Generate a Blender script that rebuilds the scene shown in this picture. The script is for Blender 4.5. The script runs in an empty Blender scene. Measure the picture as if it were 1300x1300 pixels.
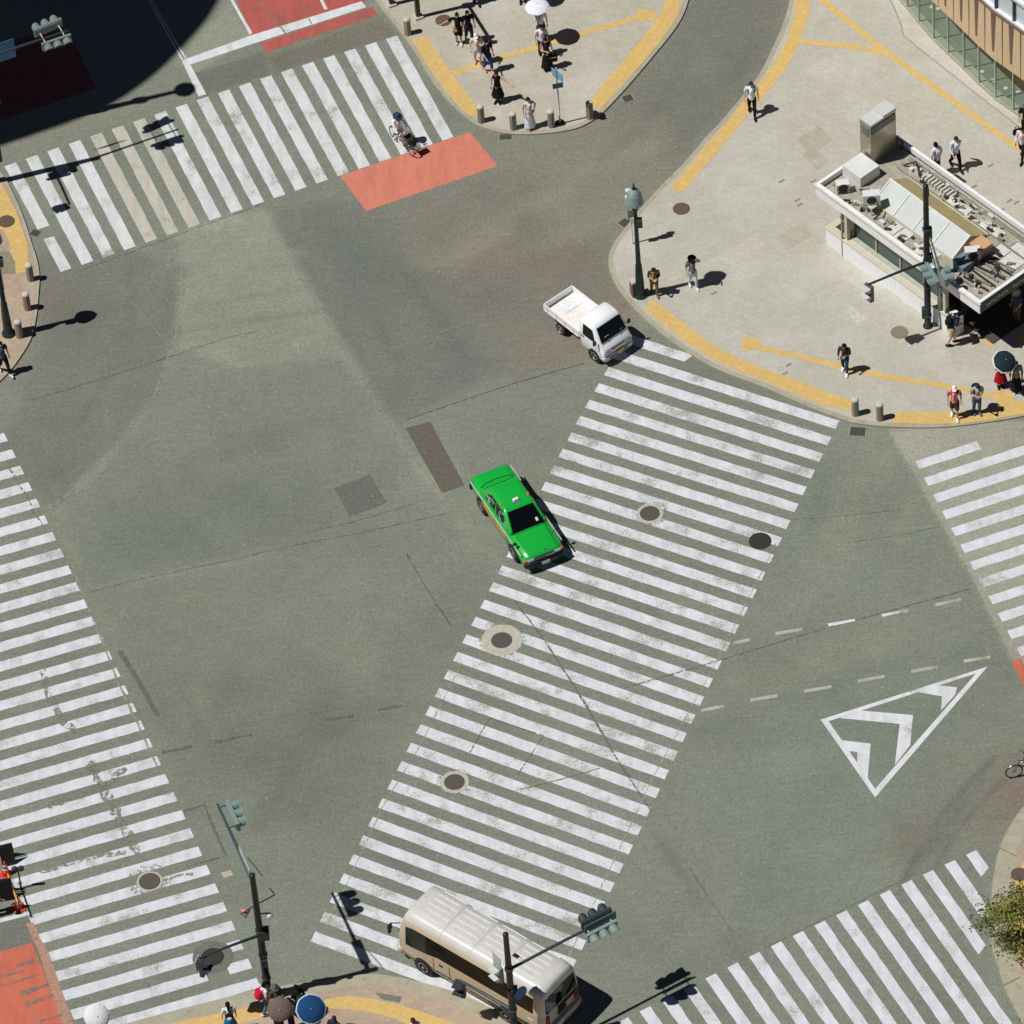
import bpy, math, random
import numpy as np
from mathutils import Vector, Matrix
random.seed(7); rng = np.random.default_rng(7)
PI = math.pi; R = math.radians
S = bpy.context.scene; COL = S.collection
# ---------------------------------------------------------------- camera
F_PX, PITCH, ROLL, CAM_H = 8300.17, 0.823389, -0.085192, 178.028
_f = Vector((0, math.cos(PITCH), -math.sin(PITCH))); _r0 = Vector((1, 0, 0)); _u0 = _r0.cross(_f)
_r = math.cos(ROLL)*_r0 + math.sin(ROLL)*_u0; _u = -math.sin(ROLL)*_r0 + math.cos(ROLL)*_u0
cd = bpy.data.cameras.new('camera'); cam = bpy.data.objects.new('camera', cd); COL.objects.link(cam)
cam.matrix_world = Matrix(((_r.x, _u.x, -_f.x, 0), (_r.y, _u.y, -_f.y, 0), (_r.z, _u.z, -_f.z, CAM_H), (0, 0, 0, 1)))
cd.sensor_width = 36; cd.lens = F_PX/1300*36; cd.clip_start = 1; cd.clip_end = 3000
S.camera = cam
def G(p, z=0.0):
    """point of the place, at height z, that was measured at survey mark p"""
    d = _f + _r*((p[0]-650)/F_PX) - _u*((p[1]-650)/F_PX)
    t = (z-CAM_H)/d.z
    return Vector((d.x*t, d.y*t, z))
def PJ(v):
    w = Vector(v) - Vector((0, 0, CAM_H)); q = w.dot(_f)
    return (650+F_PX*w.dot(_r)/q, 650-F_PX*w.dot(_u)/q)
def height_at(base, ytop):
    lo, hi = base.z, base.z+20
    for _ in range(40):
        m = (lo+hi)/2
        if PJ((base.x, base.y, m))[1] > ytop: lo = m
        else: hi = m
    return lo
# ---------------------------------------------------------------- light
SUN_EL, SH_AZ = R(60), R(12.5)
sdir = Vector((-math.cos(SH_AZ)*math.cos(SUN_EL), -math.sin(SH_AZ)*math.cos(SUN_EL), math.sin(SUN_EL)))
sl = bpy.data.lights.new('sun', 'SUN'); sl.energy = 5.0; sl.angle = R(0.53); sl.color = (1, .988, .968)
so = bpy.data.objects.new('sun', sl); COL.objects.link(so); so.location = (-30, 150, 60)
so.rotation_euler = (-sdir).to_track_quat('-Z', 'Y').to_euler()
W = bpy.data.worlds.new('World'); S.world = W; W.use_nodes = True
nt = W.node_tree; bg = nt.nodes['Background']; sky = nt.nodes.new('ShaderNodeTexSky'); sky.sky_type = 'NISHITA'
sky.sun_disc = False; sky.sun_elevation = SUN_EL; sky.sun_rotation = math.atan2(sdir.x, sdir.y); sky.air_density = .35; sky.dust_density = .1
nt.links.new(sky.outputs[0], bg.inputs[0]); bg.inputs[1].default_value = 0.05
S.view_settings.view_transform = 'Standard'; S.view_settings.look = 'None'; S.view_settings.exposure = -0.40; S.view_settings.gamma = 1
# ---------------------------------------------------------------- colour and materials
KX = 1.0
def lin(c):
    c = c/255.0
    return c/12.92 if c <= .04045 else ((c+.055)/1.055)**2.4
def C(r, g, b): return (lin(r)/KX, lin(g)/KX, lin(b)/KX, 1)
class N:
    """small node-graph writer"""
    def __init__(s, name):
        s.m = bpy.data.materials.new(name); s.m.use_nodes = True; s.t = s.m.node_tree; s.b = s.t.nodes['Principled BSDF']
    def n(s, typ, **kw):
        o = s.t.nodes.new('ShaderNode'+typ)
        for k, v in kw.items():
            if k.startswith('i_'): o.inputs[k[2:].replace('_', ' ')].default_value = v
            else: setattr(o, k, v)
        return o
    def l(s, a, b): s.t.links.new(a, b)
    def coord(s):
        return s.n('TexCoord').outputs['Object']
    def noise(s, scale, detail=3, rough=.55, vec=None, stretch=None, rot=0):
        v = vec or s.coord()
        if stretch:
            mp = s.n('Mapping'); mp.inputs['Scale'].default_value = stretch; mp.inputs['Rotation'].default_value = (0, 0, rot); s.l(v, mp.inputs[0]); v = mp.outputs[0]
        o = s.n('TexNoise'); o.inputs['Scale'].default_value = scale; o.inputs['Detail'].default_value = detail; o.inputs['Roughness'].default_value = rough
        s.l(v, o.inputs['Vector']); return o.outputs['Fac']
    def ramp(s, fac, a, b, c0=(0, 0, 0, 1), c1=(1, 1, 1, 1)):
        o = s.n('ValToRGB'); e = o.color_ramp.elements; e[0].position = a; e[1].position = b; e[0].color = c0; e[1].color = c1
        s.l(fac, o.inputs[0]); return o.outputs['Color']
    def mix(s, fac, a, b, mode='MIX'):
        o = s.n('Mix'); o.data_type = 'RGBA'; o.blend_type = mode
        for v, i in ((fac, 0), (a, 6), (b, 7)):
            if hasattr(v, 'is_linked'): s.l(v, o.inputs[i])
            else: o.inputs[i].default_value = v
        return o.outputs[2]
    def done(s, col=None, rough=.8, metal=0, coat=0, spec=.4, bump=None):
        if col is not None:
            if hasattr(col, 'is_linked'): s.l(col, s.b.inputs['Base Color'])
            else: s.b.inputs['Base Color'].default_value = col
        s.b.inputs['Roughness'].default_value = rough; s.b.inputs['Metallic'].default_value = metal
        s.b.inputs['Coat Weight'].default_value = coat; s.b.inputs['Specular IOR Level'].default_value = spec
        if bump:
            o = s.n('Bump'); o.inputs['Strength'].default_value = bump[1]; o.inputs['Distance'].default_value = bump[2]; s.l(bump[0], o.inputs['Height']); s.l(o.outputs[0], s.b.inputs['Normal'])
        return s.m
_mc = {}
def mat(name, rgb, rough=.7, metal=0, coat=0, var=.12, scale=6, spec=.4, dirt=None):
    """plain painted or woven surface: base colour with a slow and a fine variation"""
    key = (name, rgb, rough)
    if key in _mc: return _mc[key]
    g = N(name); c = C(*rgb)
    f = g.noise(scale, 4, .6)
    k0, k1 = 1-var, 1+var
    col = g.mix(g.ramp(f, .3, .7), tuple(x*k0 for x in c[:3])+(1,), tuple(min(x*k1, 1) for x in c[:3])+(1,))
    if dirt: col = g.mix(g.ramp(g.noise(scale*2.3, 5, .65), .56, .72), col, C(*dirt))
    _mc[key] = g.done(col, rough, metal, coat, spec); return _mc[key]
# ---------------------------------------------------------------- mesh writer
def frame(d):
    d = d.normalized(); a = Vector((0, 0, 1)) if abs(d.z) < .9 else Vector((1, 0, 0))
    x = a.cross(d).normalized(); return x, d.cross(x)
class MB:
    def __init__(s): s.v = []; s.f = []; s.mi = []; s.sm = []; s.k = 0; s.smooth = False; s.X = None
    def at(s, M): s.X = M; return s
    def m(s, k, smooth=None):
        s.k = k
        if smooth is not None: s.smooth = smooth
        return s
    def V(s, p):
        p = Vector(p)
        if s.X is not None: p = s.X @ p
        s.v.append(p); return len(s.v)-1
    def face(s, idx): s.f.append(tuple(idx)); s.mi.append(s.k); s.sm.append(s.smooth)
    def poly(s, pts): s.face([s.V(p) for p in pts]); return s
    def box(s, c, d, rz=0, taper=1.0, M=None):
        c = Vector(c); x, y, z = d[0]/2, d[1]/2, d[2]/2
        Rm = Matrix.Rotation(rz, 3, 'Z') if M is None else M
        i = [s.V(c+Rm@Vector((sx*x*(taper if sz > 0 else 1), sy*y*(taper if sz > 0 else 1), sz*z))) for sz in (-1, 1) for sx, sy in ((-1, -1), (1, -1), (1, 1), (-1, 1))]
        sm = s.smooth; s.smooth = False
        for q in ((3, 2, 1, 0), (4, 5, 6, 7), (0, 1, 5, 4), (1, 2, 6, 5), (2, 3, 7, 6), (3, 0, 4, 7)): s.face([i[k] for k in q])
        s.smooth = sm; return s
    def rings(s, rr, cap0=True, cap1=True):
        ids = [[s.V(p) for p in r] for r in rr]; n = len(ids[0])
        for a, b in zip(ids, ids[1:]):
            for k in range(n): s.face((a[k], a[(k+1) % n], b[(k+1) % n], b[k]))
        if cap0: s.face(ids[0][::-1])
        if cap1: s.face(ids[-1])
        return s
    def tube(s, pts, rad, n=8, flat=1.0, round_=False):
        pts = [Vector(p) for p in pts]
        if not hasattr(rad, '__len__'): rad = [rad]*len(pts)
        rr = []; px = None
        for k, p in enumerate(pts):
            a = pts[max(k-1, 0)]; b = pts[min(k+1, len(pts)-1)]; d = (b-a)
            if d.length < 1e-7: d = Vector((0, 0, 1))
            d.normalize()
            if px is None: x, y = frame(d)
            else:
                x = (px-d*px.dot(d))
                if x.length < 1e-5: x, y = frame(d)
                x.normalize(); y = d.cross(x)
            px = x; r = rad[k]; rx, ry = (r if hasattr(r, '__len__') else (r, r*flat))
            if round_ and k == 0:
                for q in (.35, .75): rr.append([p-d*min(rx, ry)*math.sqrt(1-q*q)+(x*rx*math.cos(t)+y*ry*math.sin(t))*q for t in np.linspace(0, 2*PI, n, endpoint=False)])
            rr.append([p+x*rx*math.cos(t)+y*ry*math.sin(t) for t in np.linspace(0, 2*PI, n, endpoint=False)])
            if round_ and k == len(pts)-1:
                for q in (.75, .35): rr.append([p+d*min(rx, ry)*math.sqrt(1-q*q)+(x*rx*math.cos(t)+y*ry*math.sin(t))*q for t in np.linspace(0, 2*PI, n, endpoint=False)])
        return s.rings(rr)
    def ztube(s, prof, c=(0, 0, 0), n=16, sx=1, sy=1):
        """lathe about a vertical axis; prof is (radius, z)"""
        c = Vector(c)
        return s.rings([[c+Vector((r*sx*math.cos(t), r*sy*math.sin(t), z)) for t in np.linspace(0, 2*PI, n, endpoint=False)] for r, z in prof])
    def sph(s, c, r, n=12, m=8, M=None):
        c = Vector(c); r = r if hasattr(r, '__len__') else (r, r, r); rr = []
        for k in range(m+1):
            a = -PI/2+PI*(k+.02)/(m+.04); q = []
            for t in np.linspace(0, 2*PI, n, endpoint=False):
                p = Vector((r[0]*math.cos(a)*math.cos(t), r[1]*math.cos(a)*math.sin(t), r[2]*math.sin(a)))
                q.append(c+(M@p if M is not None else p))
            rr.append(q)
        return s.rings(rr)
    def torus(s, c, r, t, axis=Vector((0, 1, 0)), n=24, m=6):
        x, y = frame(axis); a = Vector(axis).normalized(); c = Vector(c); ids = []
        for u in np.linspace(0, 2*PI, n, endpoint=False):
            d = x*math.cos(u)+y*math.sin(u)
            ids.append([s.V(c+d*(r+t*math.cos(w))+a*t*math.sin(w)) for w in np.linspace(0, 2*PI, m, endpoint=False)])
        for k in range(n):
            A, B = ids[k], ids[(k+1) % n]
            for j in range(m): s.face((A[j], A[(j+1) % m], B[(j+1) % m], B[j]))
        return s
    def prism(s, pts, z0, z1):
        """outline (list of xy) pulled up from z0 to z1"""
        n = len(pts); ar = sum(pts[i][0]*pts[(i+1) % n][1]-pts[(i+1) % n][0]*pts[i][1] for i in range(n))
        if ar < 0: pts = pts[::-1]
        a = [s.V((p[0], p[1], z0)) for p in pts]; b = [s.V((p[0], p[1], z1)) for p in pts]
        s.face(a[::-1]); s.face(b)
        for k in range(n): s.face((a[k], a[(k+1) % n], b[(k+1) % n], b[k]))
        return s
    def mesh(s, name, mats):
        me = bpy.data.meshes.new(name); me.from_pydata([tuple(p) for p in s.v], [], s.f)
        for m_ in (mats if isinstance(mats, (list, tuple)) else [mats]): me.materials.append(m_)
        me.polygons.foreach_set('material_index', s.mi); me.polygons.foreach_set('use_smooth', s.sm); me.update(); return me
    def build(s, name, mats, parent=None, kind=None):
        o = bpy.data.objects.new(name, s.mesh(name, mats)); COL.objects.link(o)
        if parent is not None: o.parent = parent
        if kind: o['kind'] = kind
        return o
def tag(o, label, cat, group=None):
    o['label'] = label; o['category'] = cat
    if group: o['group'] = group
    return o
def thing(name, label, cat, loc=(0, 0, 0), rz=0, group=None):
    o = bpy.data.objects.new(name, None); COL.objects.link(o); o.empty_display_size = .3
    o.location = loc; o.rotation_euler = (0, 0, rz); return tag(o, label, cat, group)
KIDS = {}
def kids(o):
    return [c for c in list(COL.objects) if c.parent == o]
def dup(o, loc=None, rz=None, label=None, parent=None):
    ch = kids(o); c = o.copy(); COL.objects.link(c)
    if parent is not None: c.parent = parent
    if loc is not None: c.location = loc
    if rz is not None: c.rotation_euler = (0, 0, rz)
    if label: c['label'] = label
    for k in ch: dup(k, parent=c)
    return c
# ---------------------------------------------------------------- flat-work helpers
def sheet(mb, pts, z):
    """flat polygon facing up through surveyed marks"""
    q = [G(p, z) for p in pts]; n = len(q)
    ar = sum(q[i].x*q[(i+1) % n].y-q[(i+1) % n].x*q[i].y for i in range(n))
    mb.poly(q if ar > 0 else q[::-1])
def strip(mb, pts, w, z, jit=0, marks=True, sub=0):
    """ribbon of width w (metres) along a polyline of marks"""
    q = [G(p, z) if marks else Vector((p[0], p[1], z)) for p in pts]
    if sub:
        qq = []
        for a, b in zip(q, q[1:]):
            k = max(1, int((b-a).length/sub))
            for i in range(k):
                o = Vector((random.uniform(-1, 1), random.uniform(-1, 1), 0))*jit if i else Vector((0, 0, 0))
                qq.append(a.lerp(b, i/k)+o)
        q = qq+[q[-1]]
    L = []; Rr = []
    for k, p in enumerate(q):
        d = q[min(k+1, len(q)-1)]-q[max(k-1, 0)]; d.z = 0; d.normalize(); nrm = Vector((-d.y, d.x, 0))
        ww = w*(1+(random.uniform(-.5, .5) if jit else 0))/2
        L.append(mb.V(p+nrm*ww)); Rr.append(mb.V(p-nrm*ww))
    for k in range(len(q)-1): mb.face((Rr[k], Rr[k+1], L[k+1], L[k]))
def smooth_line(pts, n=4):
    out = []
    P = [Vector((p[0], p[1])) for p in pts]
    for i in range(len(P)-1):
        a, b, c, d = P[max(i-1, 0)], P[i], P[i+1], P[min(i+2, len(P)-1)]
        for k in range(n):
            t = k/n; t2 = t*t; t3 = t2*t
            out.append(.5*((2*b)+(c-a)*t+(2*a-5*b+4*c-d)*t2+(3*b-a-3*c+d)*t3))
    out.append(P[-1]); return [(p.x, p.y) for p in out]
# ================================================================ road
ROAD_C = (126, 130, 116)
ZONES = [  # outline marks, colour, softness (m): repaved lanes, worn lanes and old paint, as laid in the road
 ([(335,262),(470,250),(560,330),(640,470),(510,534),(444,457),(421,419),(363,320)], (112,115,107), .35),
 ([(470,262),(640,205),(720,190),(790,250),(770,300),(772,340),(800,400),(770,462),(650,486),(600,420)], (123,117,106), .9),
 ([(231,290),(335,262),(421,419),(444,457),(300,470),(225,440)], (141,145,129), .2),
 ([(50,330),(150,315),(231,343),(233,378),(221,434),(198,498),(152,564),(96,620),(58,647),(0,560),(50,440)], (118,117,107), .3),
 ([(100,650),(330,590),(420,610),(380,690),(110,750)], (117,121,111), 1.6),
 ([(220,860),(420,840),(520,900),(420,1010),(240,1000)], (115,117,104), 1.8),
 ([(870,-20),(1005,-20),(985,70),(860,215),(780,180),(800,110)], (117,114,103), .8),
 ([(620,175),(800,130),(870,205),(790,290),(700,300)], (129,124,109), 1.2),
 ([(1128,546),(1320,530),(1330,900),(1285,842),(1240,748),(1143,575)], (168,164,147), .06),
 ([(1030,560),(1140,580),(1190,690),(1100,760),(960,720)], (124,130,116), 1.0),
 ([(1000,900),(1250,860),(1290,980),(1250,1080),(960,1190),(830,1040)], (124,131,116), 1.2),
 ([(1120,1090),(1260,960),(1310,900),(1310,1020),(1262,1080)], (125,121,108), 1.0),
 ([(0,1160),(38,1158),(80,1300),(0,1300)], (112,113,103), .2),
 ([(230,78),(293,0),(318,47),(245,95)], (150,150,134), .2),
 ([(246,94),(332,66),(344,94),(256,122)], (107,110,99), .08),
 ([(338,72),(484,20),(508,44),(350,96)], (114,106,95), .2),
 ([(0,170),(110,145),(200,130),(250,118),(30,195)], (136,131,117), .5),
 ([(740,470),(810,430),(790,500),(700,640),(640,700),(640,560)], (125,125,112), .8),
]
BLOBS = [  # mark, radii (m), turn, colour, strength: stains, scuffs and painted patches of reflected light in the asphalt
 ((590,318),1.6,.9,.2,(147,140,120),.55), ((550,330),.7,.4,.3,(150,140,118),.4), ((770,205),2.4,.5,.4,(140,134,116),.5), ((690,255),2.0,.5,.35,(142,136,117),.45), ((760,285),1.5,.4,.5,(141,135,118),.5),
 ((690,235),1.2,.4,.3,(108,105,96),.4), ((640,330),1.5,.7,-.3,(132,114,102),.5), ((700,440),1.6,.8,.3,(136,113,101),.55), ((790,385),1.0,.6,-.6,(140,108,99),.6), ((720,330),2.2,.8,.2,(126,112,101),.5),
 ((450,330),1.5,3,.3,(98,106,98),.4), ((570,480),2.4,1.3,.2,(101,106,99),.5), ((330,560),3.5,.8,.25,(106,111,102),.5), ((210,560),2,4,.5,(127,130,116),.35), ((270,330),1.6,3.5,.4,(137,139,124),.4),
 ((100,420),1.2,2.6,.2,(108,110,101),.4), ((70,370),.5,2,.1,(131,112,101),.5), ((150,440),.8,1.5,.1,(124,114,103),.35), ((70,600),.6,.4,.3,(110,112,101),.5),
 ((180,690),3,1.6,.25,(106,114,105),.4), ((330,640),2.4,1.6,.25,(108,116,106),.35), ((520,690),2,1,.2,(112,118,108),.4), ((240,760),3,.8,.25,(131,130,111),.35), ((470,820),2.2,1.5,.3,(127,125,110),.4),
 ((380,930),3,1.2,.25,(107,109,98),.45), ((300,910),1.4,.5,.25,(132,131,116),.35), ((250,880),.5,1.6,.3,(133,132,117),.35), ((420,1010),3.4,1.5,.2,(113,118,105),.4), ((520,1080),1.2,2,.5,(113,119,107),.35),
 ((1090,620),.35,3.4,-.25,(146,140,121),.55), ((1150,660),.35,2.4,-.3,(143,138,120),.5), ((1070,670),.8,1.6,-.3,(140,136,118),.4), ((1120,590),.4,1.3,-.2,(146,141,124),.5), ((1040,640),.5,2,-.3,(108,115,104),.4),
 ((1000,850),3.5,.5,.25,(138,136,117),.4), ((1120,800),3.4,.5,.25,(136,134,116),.35), ((1150,840),3,.6,.25,(108,117,106),.4), ((1000,930),2.6,.8,.2,(110,118,107),.4),
 ((1230,960),2.2,1,.7,(128,124,110),.4), ((1290,1010),.8,1.2,.4,(140,112,102),.55), ((1210,1040),.3,2.6,-.6,(104,105,97),.4), ((1180,1070),.25,2.4,-.6,(105,107,98),.35), ((960,1120),1,2.6,-.4,(114,121,109),.4), ((870,1150),.5,3,-.5,(113,120,108),.4),
 ((560,1160),2,.6,.2,(112,116,104),.3), ((930,1060),1.1,2.4,-.4,(127,130,114),.3), ((640,620),.8,2.2,-.4,(131,130,116),.35), ((560,590),.5,1.6,-.5,(132,133,119),.4), ((470,590),1.4,.5,.2,(112,116,106),.3), ((20,440),.4,1.5,.3,(128,118,104),.4)]
gx = np.arange(-24, 27.01, .125); gy = np.arange(134, 204.01, .125); XX, YY = np.meshgrid(gx, gy)
def blurnoise(n, s):
    a = rng.normal(size=(len(gy)//n+3, len(gx)//n+3)); yi = np.arange(len(gy))/n; xi = np.arange(len(gx))/n
    y0 = yi.astype(int); x0 = xi.astype(int); fy = (yi-y0)[:, None]; fx = (xi-x0)[None]; fy = fy*fy*(3-2*fy); fx = fx*fx*(3-2*fx)
    A = a[np.ix_(y0, x0)]; B = a[np.ix_(y0, x0+1)]; Cc = a[np.ix_(y0+1, x0)]; D = a[np.ix_(y0+1, x0+1)]
    return s*(A*(1-fx)*(1-fy)+B*fx*(1-fy)+Cc*(1-fx)*fy+D*fx*fy)
wob = blurnoise(14, .8)+blurnoise(5, .35)
def sdist(poly):
    P = np.array([(p.x, p.y) for p in poly]); d = np.full(XX.shape, 1e9); ins = np.zeros(XX.shape, bool)
    for i in range(len(P)):
        a, b = P[i], P[(i+1) % len(P)]; e = b-a; t = np.clip(((XX-a[0])*e[0]+(YY-a[1])*e[1])/(e@e), 0, 1)
        d = np.minimum(d, np.hypot(XX-a[0]-t*e[0], YY-a[1]-t*e[1]))
        with np.errstate(divide='ignore', invalid='ignore'):
            ins ^= ((a[1] > YY) != (b[1] > YY)) & (XX < (b[0]-a[0])*(YY-a[1])/(b[1]-a[1])+a[0])
    return np.where(ins, -d, d)
tone = np.empty(XX.shape+(3,)); tone[:] = C(*ROAD_C)[:3]
for mk, col, soft in ZONES:
    d = sdist([G(p) for p in mk])+wob*soft*.5; w = np.clip(.5-d/(2*soft), 0, 1); w = (w*w*(3-2*w))[..., None]
    tone = tone*(1-w)+(.72*np.array(C(*col)[:3])+.28*np.array(C(*ROAD_C)[:3]))*w
for p, rx, ry, a, col, st in BLOBS:
    g = G(p); dx, dy = XX-g.x, YY-g.y; u = dx*math.cos(a)+dy*math.sin(a); v = -dx*math.sin(a)+dy*math.cos(a)
    w = np.exp(-((u/rx)**2+(v/ry)**2)*1.1+wob*.35)*st; w = np.clip(w*.85, 0, .85)[..., None]
    tone = tone*(1-w)+np.array(C(*col)[:3])*w
STREAKS = [  # tyre tracks, scuffs and painted pale bands of reflected light: marks, half width (m), colour, strength
 ([(1262,962),(1225,1000),(1185,1050),(1150,1112),(1140,1150)], .13, (96,98,90), .5), ([(1275,990),(1235,1030),(1200,1080),(1178,1125)], .12, (98,100,92), .4), ([(205,300),(216,380),(192,450),(150,520)], .2, (104,106,97), .35), ([(160,330),(168,400),(140,470),(100,540)], .18, (104,106,97), .35),
 ([(430,330),(470,400),(520,480)], .3, (98,102,95), .4), ([(490,300),(540,380),(590,460)], .3, (98,102,95), .35), ([(640,330),(700,305),(790,268)], .45, (140,137,122), .4), ([(600,300),(650,272),(720,245)], .4, (142,138,122), .4), ([(560,335),(600,318),(650,290)], .3, (148,142,124), .4), ([(700,235),(760,213),(830,190)], .5, (138,134,120), .45),
 ([(205,850),(225,895),(243,940)], .18, (140,140,124), .45), ([(245,880),(262,910),(275,935)], .22, (138,138,122), .4), ([(72,650),(105,730),(150,840),(190,930),(230,1020)], .25, (136,138,118), .45), ([(420,880),(380,960),(330,1040)], .5, (108,111,101), .35), ([(560,1140),(510,1100),(470,1050)], .3, (110,113,103), .3), ([(800,1010),(900,1160),(960,1240)], .18, (104,104,92), .4),
 ([(860,1020),(930,1120),(990,1190)], .3, (128,132,117), .35), ([(900,1090),(1000,1050),(1100,1010)], .3, (126,130,116), .35), ([(960,1150),(1080,1090),(1180,1040)], .25, (112,118,106), .3), ([(900,900),(1050,845),(1230,800)], .4, (132,132,116), .4), ([(890,930),(1040,880),(1240,825)], .4, (108,116,106), .35),
 ([(250,520),(330,600),(420,700)], .3, (128,131,118), .3), ([(300,480),(420,440)], .25, (134,136,122), .35), ([(230,300),(290,280),(340,275)], .3, (150,153,137), .55), ([(260,345),(330,325),(385,320)], .2, (150,153,137), .45), ([(231,343),(233.6,378),(221,434),(198,498),(152,564),(96.5,619.5)], .22, (150,152,136), .5), ([(363,320),(421.5,419),(444.4,457),(503,553.5),(561,625)], .22, (148,151,135), .5), ([(100,755),(200,732),(330,706)], .35, (146,147,128), .45), ([(560,625),(600,690),(640,720)], .35, (140,143,128), .35), ([(720,330),(690,370),(640,400)], .4, (136,122,110), .35), ([(250,390),(340,372),(400,365)], .15, (112,114,103), .35), ([(240,420),(330,405),(410,395)], .15, (110,112,102), .35), ([(560,560),(610,640)], .3, (136,138,124), .4), ([(455,690),(520,660),(600,640)], .3, (134,136,122), .35), ([(380,640),(480,610)], .6, (112,116,107), .3),
 ([(880,60),(840,130),(770,200)], .35, (108,106,97), .4), ([(960,40),(920,120),(840,200)], .35, (110,108,99), .35), ([(1080,600),(1050,680),(1010,760)], .35, (138,136,120), .35)]
for mk, hw, col, st in STREAKS:
    q = [G(p) for p in smooth_line(mk, 4)]; d = np.full(XX.shape, 1e9)
    for a, c_ in zip(q, q[1:]):
        e = np.array([c_.x-a.x, c_.y-a.y]); t_ = np.clip(((XX-a.x)*e[0]+(YY-a.y)*e[1])/(e@e), 0, 1); d = np.minimum(d, np.hypot(XX-a.x-t_*e[0], YY-a.y-t_*e[1]))
    w = (np.exp(-(d/hw)**2)*np.clip(.75+wob*.5, 0, 1.3)*st)[..., None]; tone = tone*(1-w)+np.array(C(*col)[:3])*w
tone *= (1+blurnoise(30, .03)+blurnoise(12, .025))[..., None]
tone *= (1+blurnoise(6, .02)+blurnoise(20, .025)+blurnoise(2, .016))[..., None]
ny, nx = XX.shape
vs = [(float(x), float(y), 0.0) for y in gy for x in gx]
fs = [(j*nx+i, j*nx+i+1, (j+1)*nx+i+1, (j+1)*nx+i) for j in range(ny-1) for i in range(nx-1)]
me = bpy.data.meshes.new('road'); me.from_pydata(vs, [], fs)
at = me.color_attributes.new('tone', 'FLOAT_COLOR', 'POINT'); at.data.foreach_set('color', np.concatenate([tone, np.ones(XX.shape+(1,))], 2).astype(np.float32).ravel())
def asphalt(name, col=None, ragged=None):
    g = N(name)
    if col is None: a = g.n('Attribute', attribute_name='tone').outputs['Color']
    else: a = g.n('RGB'); a.outputs[0].default_value = C(*col); a = a.outputs[0]
    sp = g.noise(9, 4, .8); c = g.mix(1.0, a, g.ramp(sp, .34, .66, (.79, .79, .78, 1), (1.21, 1.21, 1.21, 1)), 'MULTIPLY')
    st = g.noise(1.1, 5, .65, stretch=(1, 6, 1), rot=R(-17)); c = g.mix(1.0, c, g.ramp(st, .3, .7, (.93, .93, .93, 1), (1.07, 1.07, 1.07, 1)), 'MULTIPLY')
    s2 = g.noise(1.6, 5, .7, stretch=(7, 1, 1), rot=R(-27)); c = g.mix(1.0, c, g.ramp(s2, .3, .7, (.95, .95, .95, 1), (1.05, 1.05, 1.05, 1)), 'MULTIPLY')
    fl = g.noise(26, 2, .6); c = g.mix(g.ramp(fl, .62, .74, (0, 0, 0, 1), (.5, .5, .5, 1)), c, C(172, 172, 158))
    dk = g.noise(21, 2, .6); c = g.mix(g.ramp(dk, .28, .38, (.5, .5, .5, 1), (0, 0, 0, 1)), c, C(72, 75, 68))
    m1 = g.noise(3.2, 4, .7); c = g.mix(1.0, c, g.ramp(m1, .3, .7, (.93, .93, .93, 1), (1.06, 1.06, 1.06, 1)), 'MULTIPLY')
    g.done(c, .88, spec=.25, bump=(sp, .35, .01))
    if ragged:
        tr = g.n('BsdfTransparent'); mx = g.n('MixShader'); rn = g.noise(ragged[0], 5, .75); g.l(g.ramp(rn, ragged[1], ragged[1]+.07), mx.inputs[0]); g.l(tr.outputs[0], mx.inputs[1]); g.l(g.b.outputs[0], mx.inputs[2]); g.l(mx.outputs[0], g.t.nodes['Material Output'].inputs['Surface'])
    return g.m
M_ROAD = asphalt('asphalt'); me.materials.append(M_ROAD)
road = bpy.data.objects.new('road', me); COL.objects.link(road); road['kind'] = 'structure'
b = MB(); b.poly([(-700, -300, -.03), (700, -300, -.03), (700, 1100, -.03), (-700, 1100, -.03)]); b.build('ground', asphalt('outer_asphalt', (118, 119, 108)), kind='structure')
# patches in the asphalt
def patch(name, pts, rgb, z=.004):
    b = MB(); sheet(b, pts, z); return b.build(name, asphalt(name+'_asphalt', rgb), kind='structure')
patch('asphalt_patch', [(424,619.5),(470,602),(491,638.5),(444,656)], (105,107,99))
patch('asphalt_patch', [(515,543.4),(546,535.3),(589.6,615.8),(561,626)], (103,97,87))
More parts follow.
